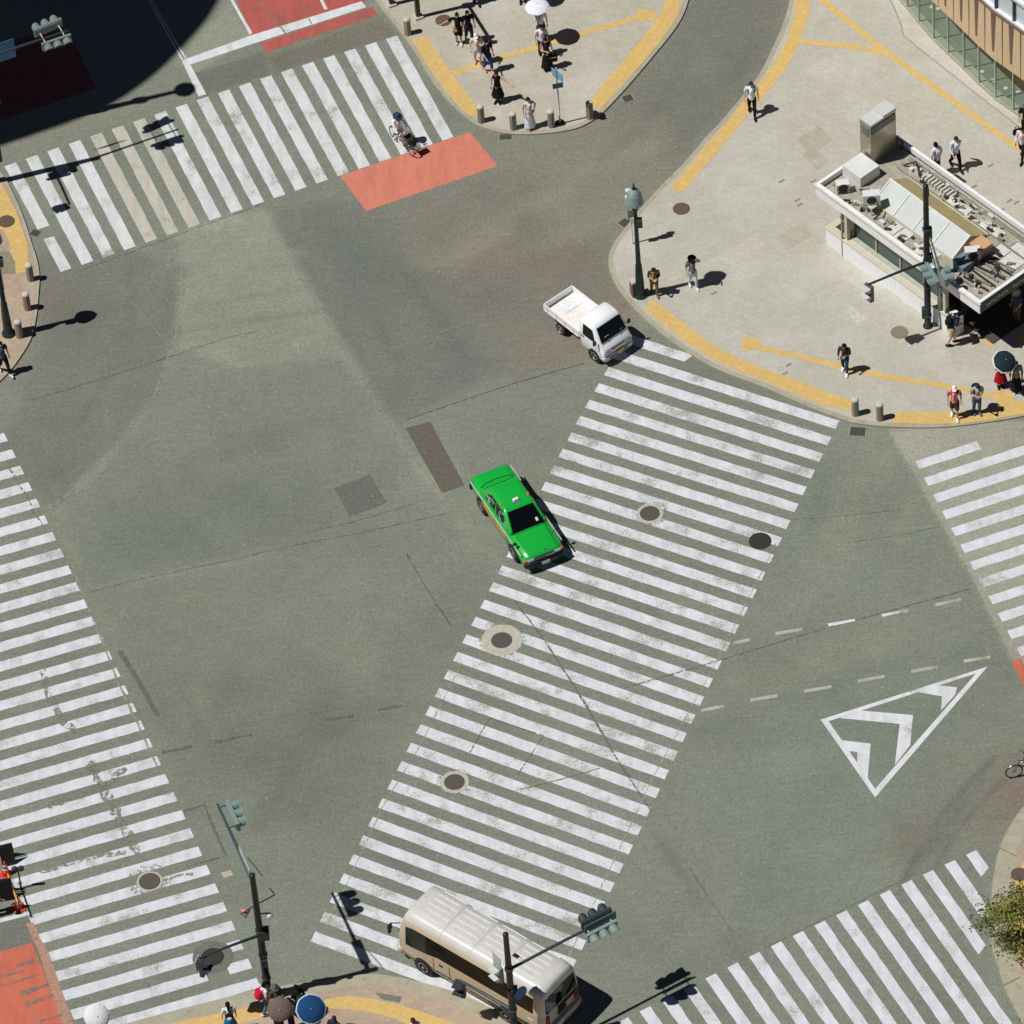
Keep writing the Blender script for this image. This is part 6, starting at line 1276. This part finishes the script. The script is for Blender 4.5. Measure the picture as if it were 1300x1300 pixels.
# ---------------------------------------------------------------- things they carry
def umbrella(label, hold, tip, rgb, rad=.52, rim=None, n=8, depth=.17, tilt=(0,0)):
    """open umbrella: hold is the hand, tip the top of the shaft"""
    t = thing('umbrella', label, 'umbrella', hold); v = Vector(tip)-Vector(hold); ln = v.length; up = v.normalized(); x, y = frame(up); Q = lambda r, a, h_: up*h_+x*r*math.cos(a)+y*r*math.sin(a)
    b = MB(); ids = []; prof = [(.0, 0),(.35,.022),(.62,.07),(.85,.15),(1.0,.24)]
    ang = np.linspace(0, 2*PI, n*2, endpoint=False); m0 = cloth('umbrella_cloth', rgb, var=.05, scale=3)
    top_ = b.V(up*ln); rows = []
    for f, dz in prof[1:]:
        rows.append([b.V(Q(rad*f*(1 if i % 2 == 0 else .965), a, ln-depth*dz*4*1.04-(0 if i % 2 == 0 else -.012*f))) for i, a in enumerate(ang)])
    N_ = len(ang)
    for i in range(N_): b.face((top_, rows[0][i], rows[0][(i+1) % N_]))
    for r0, r1 in zip(rows[:-1], rows[1:]):
        for i in range(N_): b.face((r0[i], r1[i], r1[(i+1) % N_], r0[(i+1) % N_]))
    b.build('canopy', m0, t)
    if rim:
        b = MB(); r0 = [b.V(Q(rad*1.0*(1 if i % 2 == 0 else .965), a, ln-depth*.24*4*1.04-(0 if i % 2 == 0 else -.012))) for i, a in enumerate(ang)]; r1 = [b.V(Q(rad*1.09*(1 if i % 2 == 0 else .965), a, ln-depth*.24*4*1.04-.035-(0 if i % 2 == 0 else -.012))) for i, a in enumerate(ang)]
        for i in range(N_): b.face((r0[i], r1[i], r1[(i+1) % N_], r0[(i+1) % N_]))
        b.build('trim', cloth('umbrella_trim', rim, var=.04), t)
    for i in range(n):
        a = ang[2*i]; b = MB(); b.tube([Q(.02, a, ln-.01), Q(rad*.62, a, ln-depth*.30), Q(rad*.99, a, ln-depth*1.0)], .004, 4); b.build('rib', M_STEEL, t)
    b = MB(); b.smooth = True; b.tube([up*(-.1), up*(ln+.05)], .009, 6); b.build('shaft', M_STEEL, t); b = MB(); b.smooth = True; b.tube([up*(-.16), up*(-.04)], .017, 8, 1, True); b.build('handle', M_DARK, t)
    b = MB(); b.smooth = True; b.sph(up*(ln+.05), .018, 8, 6); b.build('ferrule', M_PALE, t)
    return t
def backpack(P, label, rgb, w=.30, h=.42, d=.17, pocket=None, low=0):
    a = R(P['face']-90); c = P['U']((0,-.20,1.20-low)); t = thing('backpack', label, 'backpack', c, a); m = cloth('pack_cloth', rgb, var=.08)
    b = MB(); b.smooth = True; rr = []
    for q, (f, g_) in zip(np.linspace(-1, 1, 9), ((.55,.5),(.86,.85),(.97,.98),(1,1),(1,1),(.98,.95),(.92,.85),(.75,.62),(.35,.25))):
        rr.append([Vector((w/2*f*math.copysign(abs(math.cos(th))**.6, math.cos(th)), d/2*g_*math.copysign(abs(math.sin(th))**.6, math.sin(th)), q*h/2)) for th in np.linspace(0, 2*PI, 20, endpoint=False)])
    b.rings(rr); b.build('bag', m, t); b = MB(); b.smooth = True; b.sph((0,-d*.5,-h*.14), (w*.36,.05,h*.24), 12, 8); b.build('pocket', cloth('pack_pocket', pocket or rgb, var=.1), t)
    for s in (-1, 1):
        b = MB(); b.smooth = True; b.tube([(s*.09,.06,h*.46), (s*.105,.16,h*.52), (s*.115,.30,h*.40), (s*.12,.325,h*.1), (s*.13,.20,-h*.30), (s*.10,.07,-h*.42)], [(.022,.009)]*6, 8); b.build('strap', m, t)
    b = MB(); b.torus((0,.03,h*.5), .035, .008, Vector((0,1,0)), 12, 5); b.build('loop', m, t); return t
def bag(at_, label, rgb, w=.34, h=.26, d=.13, face=0, name='handbag', hl=.18, trim=None):
    t = thing(name, label, 'bag', Vector(at_)-Vector((0,0,h+hl)), R(face)); m = cloth('bag_leather', rgb, var=.1)
    b = MB(); b.smooth = True; rr = []
    for q, f in ((0,.92),(.08,1),(.5,1.0),(.92,.94),(1,.86)): rr.append([Vector((w/2*f*math.copysign(abs(math.cos(a))**.45, math.cos(a)), d/2*(f if q < .6 else .7)*math.copysign(abs(math.sin(a))**.45, math.sin(a)), q*h)) for a in np.linspace(0, 2*PI, 20, endpoint=False)])
    b.rings(rr); b.build('bag', m, t)
    for s in (-1, 1):
        b = MB(); b.smooth = True; b.tube([(-w*.26, s*d*.3, h*.95), (-w*.2, s*d*.15, h+hl*.7), (0, 0, h+hl), (w*.2, s*d*.15, h+hl*.7), (w*.26, s*d*.3, h*.95)], .01, 6); b.build('handle', m, t)
    if trim:
        b = MB(); b.box((0,-d/2-.003,h*.7), (w*.7,.012,.03)); b.build('trim', cloth('bag_trim', trim), t)
    return t
def phone(P, label='black phone held in both hands'):
    c = (P['wr'][0]+P['wr'][1])/2; a = R(P['face']-90); f = Vector((-math.sin(a), math.cos(a), 0)); t = thing('phone', label, 'phone', c+f*.09+Vector((0,0,.02)), a); b = MB(); b.box((0,0,0), (.075,.15,.012), M=Matrix.Rotation(R(35), 3, 'X')); b.build('case', M_DARK, t); b = MB(); b.box((0,-.003,.0075), (.066,.135,.003), M=Matrix.Rotation(R(35), 3, 'X')); b.build('screen', M_GLASS, t)
def plaid():
    g = N('red_plaid'); def_ = []
    for ax in ('X', 'Z'):
        wv = g.n('TexWave', bands_direction=ax); wv.inputs['Scale'].default_value = 2.6; g.l(g.coord(), wv.inputs['Vector']); def_.append(g.ramp(wv.outputs['Fac'], .52, .60))
    c = g.mix(def_[0], C(186,28,44), C(232,206,206)); c = g.mix(def_[1], c, C(214,84,92)); return g.done(c, .9, spec=.15)
def camo():
    g = N('camouflage'); c = g.mix(g.ramp(g.noise(7, 2, .5), .46, .52), C(70,58,40), C(176,140,92)); c = g.mix(g.ramp(g.noise(9, 2, .5), .58, .62), c, C(36,34,26)); return g.done(c, .9, spec=.15)
BLK = (26,26,28); NAVY = (34,44,60)
# upper island
a = person('person in a black top and black shorts pointing with an outstretched arm', P_((583,55)), -95, 1.64, 'shift', ('hang','out'), BLK, 'short', BLK, 'shorts', (206,208,198), (44,28,22), 'long'); bag(a['U']((.12,.16,1.08)), 'small cream and yellow bag worn by the pointing person in black', (206,182,120), .2, .14, .08, 0, 'shoulder_bag', .12)
person('person in a dark shirt and navy trousers close beside the pointing person', P_((596,53)), -75, 1.68, 'step', ('hang','hang'), BLK, 'short', (44,48,66), 'cropped', (170,168,160))
person('person in a white cap with a cream top and white shorts on the island', P_((607,81)), -85, 1.64, 'step', ('strap','hang'), (232,212,186), 'short', (226,226,224), 'shorts', (200,160,130), (40,30,26), 'bob', ((232,234,240), 'peak'))
person('person in a black top and bright blue shorts just behind the white cap', P_((620,91)), -60, 1.72, 'step', ('hang','fwd'), (30,32,38), 'short', (28,84,150), 'cropped', (222,150,130), (24,22,22))
person('person in a wide black dress with one arm held out near a bollard', P_((633,129)), -110, 1.62, 'stand', ('out','hang'), BLK, 'none', BLK, 'midi', BLK, (36,26,22), 'bob')
u = person('person in white sheltering under the white umbrella on the island', P_((688,50)), -85, 1.66, 'stand', ('hang','up'), (226,226,228), 'short', (54,54,60), 'midi'); umbrella('white umbrella held open at the top of the island', u['wr'][1], u['wr'][1]+Vector((-.02,.0,.82)), (232,232,236), .50)
u = person('person in a white shirt with black hair walking behind the black dress', P_((689,70)), -80, 1.64, 'step', ('carry','hang'), (222,224,228), 'short', (58,60,66), 'trousers', BLK, (22,20,20)); bag(u['wr'][0]-Vector((0,0,.04)), 'small olive bag held beside the yellow strip', (96,92,52), .2, .16, .08, 30)
u = person('person in a long black dress with a big black bag on the island', P_((695,87)), -80, 1.64, 'stand', ('hang','phone'), (30,28,34), 'none', (30,30,36), 'long', BLK, (26,20,20), 'long'); bag(u['wr'][0]-Vector((.02,.03,.0)), 'big black tote bag with a pale stripe hanging by a long black dress', (36,32,28), .40, .34, .16, 5, 'tote_bag', .1, (190,170,140))
person('person in a long white dress with long dark hair by the kerb', P_((673,162)), -70, 1.62, 'stand', ('hip','hang'), (216,214,216), 'none', (226,228,236), 'long', (190,150,130), (40,28,24), 'long')
person('person with only dark trousers and shoes showing at the top edge', P_((605,3)), -90, 1.7, 'step', ('hang','hang'), (60,66,78), 'long', (52,60,76), 'trousers'); u = person('person at the top edge under a dark umbrella', P_((664,2)), -90, 1.66, 'stand', ('up','hang'), (70,70,76), 'long', (40,40,44), 'trousers'); umbrella('dark umbrella above the top edge of the picture, its shadow on the island', u['wr'][0], u['wr'][0]+Vector((0,0,.80)), (40,42,46), .5)
# plaza
u = person('person in a white shirt and black trousers walking down the yellow strip', P_((955,145)), -92, 1.74, 'walk', ('hang','hang'), (218,228,236), 'short', (28,26,28), 'trousers', BLK, (52,46,40)); backpack(u, 'black backpack on the person walking down the yellow strip', (24,26,30))
person('person with a black sun hat, grey top and white jeans on the plaza', P_((880,364)), -75, 1.64, 'step', ('raise','hang'), (120,120,122), 'short', (214,220,222), 'trousers', (222,222,222), (40,22,18), 'long', ((30,26,26), .09))
person('person in camouflage clothes with a pale face mask by the lamp', P_((831,373)), -85, 1.60, 'step', ('phone','phone'), camo(), 'long', (128,104,72), 'trousers', (120,100,90), (46,30,24), 'long', None, .25, .5, 0, 0, 0, (236,232,222))
u = person('person with long black hair, dark jacket, jeans and white shoes', P_((1073,472)), -105, 1.60, 'step', ('phone','hang'), (70,60,52), 'long', (42,74,98), 'trousers', (236,238,238), (22,20,20), 'long', None, .1, .45)
person('person in a white shirt half hidden behind the kiosk parapet', P_((1189,222)), 125, 1.70, 'step', ('hang','hang'), (222,228,234), 'short', (34,30,34), 'trousers', BLK, (24,22,24))
person('person in a white shirt striding with swinging arms behind the kiosk', P_((1213,213)), -72, 1.74, 'walk', ('back','fwd'), (218,228,234), 'long', (24,30,40), 'trousers', BLK, (58,48,42), 'short', None, .1)
u = person('person in a black top at the right edge beside the yellow line', P_((1302,172)), -100, 1.7, 'step', ('carry','hang'), (26,30,34), 'short', (40,40,44), 'trousers'); bag(P_((1291,160), 1.0), 'black shoulder bag beside the person in black at the right edge', (24,26,28), .34, .24, .14, 20)
person('person in a pale pink top and black trousers at the right edge', P_((1298,201)), -120, 1.66, 'walk', ('hang','carry'), (226,206,204), 'long', (36,32,32), 'trousers', BLK)
u = person('person in a navy shirt and khaki shorts leaning forward by the kiosk corner', P_((1208,437)), 5, 1.74, 'step', ('fwd','phone'), (38,50,70), 'short', (190,166,128), 'shorts', (30,30,28), (24,20,20), 'short', None, .42, .3); backpack(u, 'big black backpack on the person beside the kiosk corner', (28,30,34), .36, .48, .24)
u = person('person with a pale hat standing in the shade of the kiosk eaves', P_((1291,408)), -140, 1.66, 'stand', ('carry','hang'), (62,80,104), 'short', (120,84,70), 'trousers', (80,70,66), (40,32,28), 'short', ((214,208,196), .09))
u = person('person in a long red skirt sharing the dark umbrella', P_((1270,490)), -80, 1.58, 'stand', ('hang','up'), (40,46,52), 'long', (170,26,34), 'midi', BLK); umbrella('dark green umbrella with a white rim shading two people by the kiosk', u['wr'][1]+Vector((.0,.0,.0)), P_((1277,457), 2.05), (34,52,58), .44, (226,220,214))
person('person in a taupe cardigan and long black skirt under the dark umbrella', P_((1290,496)), -85, 1.58, 'stand', ('carry','hang'), (150,132,116), 'long', (28,28,30), 'long', (225,225,225))
person('person in a white cap, red plaid shirt and dark shorts', P_((1212,529)), -95, 1.66, 'step', ('hang','hang'), plaid(), 'short', (70,64,54), 'shorts', (238,238,238), (120,116,110), 'short', ((238,238,240), 'peak'))
u = person('person in a grey T-shirt and jeans looking down at a phone', P_((1240,524)), -80, 1.70, 'shift', ('phone','phone'), (172,172,166), 'short', (74,98,116), 'trousers', (88,104,124), (56,42,36), 'short', None, .12, .8); backpack(u, 'black backpack worn by the person looking at a phone', (30,32,36), .32, .42, .18); phone(u)
# left corner
person('person in a slate top walking on the left corner', P_((6,473)), -60, 1.68, 'walk', ('hang','back'), (62,76,92), 'short', (34,32,34), 'trousers', (222,210,206), (30,26,24))
# lower left corner
u = person('person in a white top and blue skirt seen from behind', P_((294,1311)), 95, 1.62, 'stand', ('hang','hang'), (218,224,228), 'short', (30,112,160), 'midi', (230,230,230), (22,20,22), 'bob'); backpack(u, 'black and white backpack worn with the blue skirt', (34,34,36), .26, .34, .14, (220,224,226))
u = person('person in a white T-shirt and jeans facing the crowd by the signal pole', P_((339,1286)), 20, 1.66, 'step', ('fwd','hang'), (222,226,230), 'short', (88,108,128), 'trousers', (214,218,220), (24,22,24)); backpack(u, 'bright red backpack beside the foot of the signal pole', (206,28,58), .38, .46, .24)
person('person in a grey bucket hat behind the brown umbrella', P_((353,1289)), -60, 1.66, 'stand', ('phone','phone'), (92,80,68), 'short', (60,60,62), 'trousers', BLK, (40,32,28), 'short', ((92,100,98), .07))
u = person('person in black trousers holding the brown umbrella', P_((356,1314)), 80, 1.66, 'stand', ('hang','up'), (58,52,50), 'short', (24,22,24), 'trousers'); umbrella('brown umbrella among the crowd at the lower left', u['wr'][1], P_((355,1282), 2.02), (112,98,90), .45)
u = person('person in black with tied hair in front of the blue umbrella', P_((381,1290)), 120, 1.66, 'stand', ('hang','hang'), (30,30,34), 'long', (34,34,38), 'trousers', BLK, (20,18,18), 'ponytail'); backpack(u, 'dark grey backpack above the blue umbrella', (46,50,56), .30, .38, .18)
person('person in a grey shirt with bare forearms between the two umbrellas', P_((372,1306)), 150, 1.66, 'stand', ('fwd','phone'), (118,128,138), 'short', (50,40,40), 'trousers', BLK, (30,26,24))
u = person('person in a red and white top under the blue umbrella', P_((395,1318)), 90, 1.66, 'stand', ('hang','up'), (196,60,66), 'short', (40,44,52), 'trousers'); umbrella('blue umbrella with a pale rim among the crowd', u['wr'][1], P_((395,1281), 2.05), (30,70,112), .50, (176,200,214))
person('person with brown hair and a navy top at the bottom edge', P_((428,1330)), 60, 1.68, 'stand', ('hang','hang'), (36,48,66), 'short', (60,60,64), 'trousers', BLK, (78,48,38))
person('person in a white shirt walking along the bottom yellow strip', P_((529,1333)), 120, 1.70, 'walk', ('hang','fwd'), (224,226,228), 'short', (60,62,70), 'trousers', BLK, (70,50,40))
u = person('person under the white umbrella at the bottom edge', P_((124,1326)), 90, 1.62, 'stand', ('hang','up'), (200,202,206), 'short', (80,84,96), 'trousers'); umbrella('white umbrella at the bottom edge by the left crossing', u['wr'][1], P_((123,1290), 2.0), (222,224,226), .46)
# roadworks
person('person in a tan jacket at the left edge below the cones', G((-4,1160)), 0, 1.70, 'stand', ('hang','fwd'), (176,132,88), 'long', (60,56,50), 'trousers', BLK, (60,48,40))
# ---------------------------------------------------------------- bicycles
def bicycle(p, rz, label, rgb, basket=True):
    t = thing('bicycle', label, 'bicycle', G(p, .004), R(rz)); fm = gloss('bike_frame', rgb, .3, .4); wb = 1.08; r = .33
    for x in (0, wb):
        b = MB(); b.smooth = True; b.torus((x-wb/2, 0, r), r-.02, .02, Vector((0,1,0)), 30, 6); w = b.build('wheel', M_TYRE, t)
        b = MB(); b.smooth = True; b.torus((x-wb/2, 0, r), r-.045, .01, Vector((0,1,0)), 30, 5); b.build('rim', M_CHR, w)
        b = MB(); b.tube([(x-wb/2,-.05,r),(x-wb/2,.05,r)], .025, 8)
        for k in range(14):
            a = 2*PI*k/14; b.tube([(x-wb/2, .02*(-1)**k, r), (x-wb/2+(r-.045)*math.cos(a), 0, r+(r-.045)*math.sin(a))], .0022, 3)
        b.build('spokes', M_STEEL, w)
        b = MB(); b.smooth = True; rr = []
        for a in np.linspace(R(20), R(165), 12): c = Vector((x-wb/2+(r+.025)*math.cos(a), 0, r+(r+.025)*math.sin(a))); rr.append([c+Vector((0, s*.028, 0)) for s in (-1, 1)]+[c+Vector((.004*math.cos(a), s*.028, .004*math.sin(a))) for s in (1, -1)])
        b.rings(rr); b.build('mudguard', M_CHR, t)
    F, Re, BB, SE, HT, HB = Vector((wb/2,0,r)), Vector((-wb/2,0,r)), Vector((-.08,0,.29)), Vector((-.24,0,.80)), Vector((.34,0,.86)), Vector((.40,0,.66))
    b = MB(); b.smooth = True
    for a, c, q in ((BB,SE,.018),(BB,HB,.022),(SE.lerp(BB,.12),HT,.017),(HB,HT,.02),(Re,BB,.012),(Re,SE.lerp(BB,.1),.011)): b.tube([a, c], q, 8)
    b.build('frame', fm, t); b = MB(); b.smooth = True
    for s in (-1, 1): b.tube([HB+Vector((0,s*.02,0)), HB+Vector((.03,s*.05,-.06)), F+Vector((0,s*.05,0))], .011, 6)
    b.build('fork', fm, t); b = MB(); b.smooth = True; b.tube([HT, Vector((.31,0,1.0))], .015, 8); b.tube([(.22,-.29,1.04),(.33,-.22,1.04),(.33,0,1.0),(.33,.22,1.04),(.22,.29,1.04)], .012, 7); b.build('handlebar', M_CHR, t)
    for s in (-1, 1): b = MB(); b.smooth = True; b.tube([(.25,s*.27,1.04),(.16,s*.31,1.035)], .017, 7); b.build('grip', M_DARK, t)
    b = MB(); b.smooth = True; b.tube([(-.40,0,.88),(-.32,0,.90),(-.20,0,.885),(-.10,0,.88)], [(.06,.02),(.10,.035),(.06,.03),(.022,.02)], 10, 1, True); b.build('saddle', M_DARK, t); b = MB(); b.tube([SE, (-.27,0,.88)], .013, 7); b.build('seat_post', M_CHR, t)
    b = MB(); b.smooth = True; b.torus(BB, .09, .008, Vector((0,1,0)), 18, 5); b.tube([BB+Vector((0,-.08,0)), BB+Vector((0,.08,0))], .012, 6); b.build('chainring', M_CHR, t)
    for s in (-1, 1): b = MB(); b.tube([BB+Vector((0,s*.07,0)), BB+Vector((.06*s,s*.08,-.16*s))], .011, 6); b.box(BB+Vector((.06*s,s*.13,-.16*s)), (.09,.09,.022)); b.build('pedal', M_DARK, t)
    if basket:
        b = MB(); rg = []
        for z, k in ((.78,.82),(1.02,1.0),(1.02,.94),(.80,.78)): rg.append([Vector((.56+sx*.15*k, sy*.17*k, z)) for sx, sy in ((-1,-1),(1,-1),(1,1),(-1,1))])
        b.rings(rg, True, True); b.build('basket', mat('basket_wire', (70,72,74), .5, .3), t)
    return t
def rider(p, rz, label, **kw):
    q = G(p, .004); f = Vector((math.cos(R(rz)), math.sin(R(rz)), 0)); return person(label, q-f*.27+Vector((0,0,.0)), rz, 1.66, 'cycle', ('bars','bars'), rise=.0, **kw)
bicycle((511,187), -58, 'bicycle with a front basket rolling off the upper crossing', (150,40,44)); rider((511,187), -58, 'person in white riding a bicycle at the end of the upper crossing', top=(246,246,248), sleeve='long', bottom=(240,236,232), kind='trousers', shoes=(224,214,200), hair=(24,26,34), style='long', cap=((48,62,80), .10), lean=.12)
bicycle((1306,983), 190, 'dark bicycle with its front wheel at the right edge', (52,50,52), False); rider((1306,983), 190, 'person in a teal top riding the dark bicycle at the right edge', top=(52,98,104), sleeve='long', bottom=(30,34,40), kind='trousers', hair=(30,26,24), lean=.25)
# ---------------------------------------------------------------- fuse the bodies and the clothes
tmp = []
for name, b, mats, parent, vox, extra in JOBS:
    o = bpy.data.objects.new('fuse', b.mesh('fuse', mats)); COL.objects.link(o); md = o.modifiers.new('r', 'REMESH'); md.mode = 'VOXEL'; md.voxel_size = vox; md.use_smooth_shade = True; ms = o.modifiers.new('s', 'SMOOTH'); ms.iterations = 3; ms.factor = .5; tmp.append(o)
dg = bpy.context.evaluated_depsgraph_get(); dg.update()
for o, (name, b, mats, parent, vox, extra) in zip(tmp, JOBS):
    me = bpy.data.meshes.new_from_object(o.evaluated_get(dg), depsgraph=dg); me.name = name; me.materials.clear()
    for m_ in mats: me.materials.append(m_)
    if extra is not None:
        nv = len(me.vertices); V_ = [tuple(v.co) for v in me.vertices]+[tuple(p) for p in extra.v]; F_ = [tuple(p.vertices) for p in me.polygons]+[tuple(i+nv for i in f) for f in extra.f]; mi = [0]*len(me.polygons)+extra.mi
        m2 = bpy.data.meshes.new(name); m2.from_pydata(V_, [], F_)
        for m_ in mats: m2.materials.append(m_)
        m2.polygons.foreach_set('material_index', mi); bpy.data.meshes.remove(me); me = m2
    me.polygons.foreach_set('use_smooth', [True]*len(me.polygons)); me.update()
    n_ = bpy.data.objects.new(name, me); COL.objects.link(n_); n_.parent = parent
for o in tmp: bpy.data.objects.remove(o)
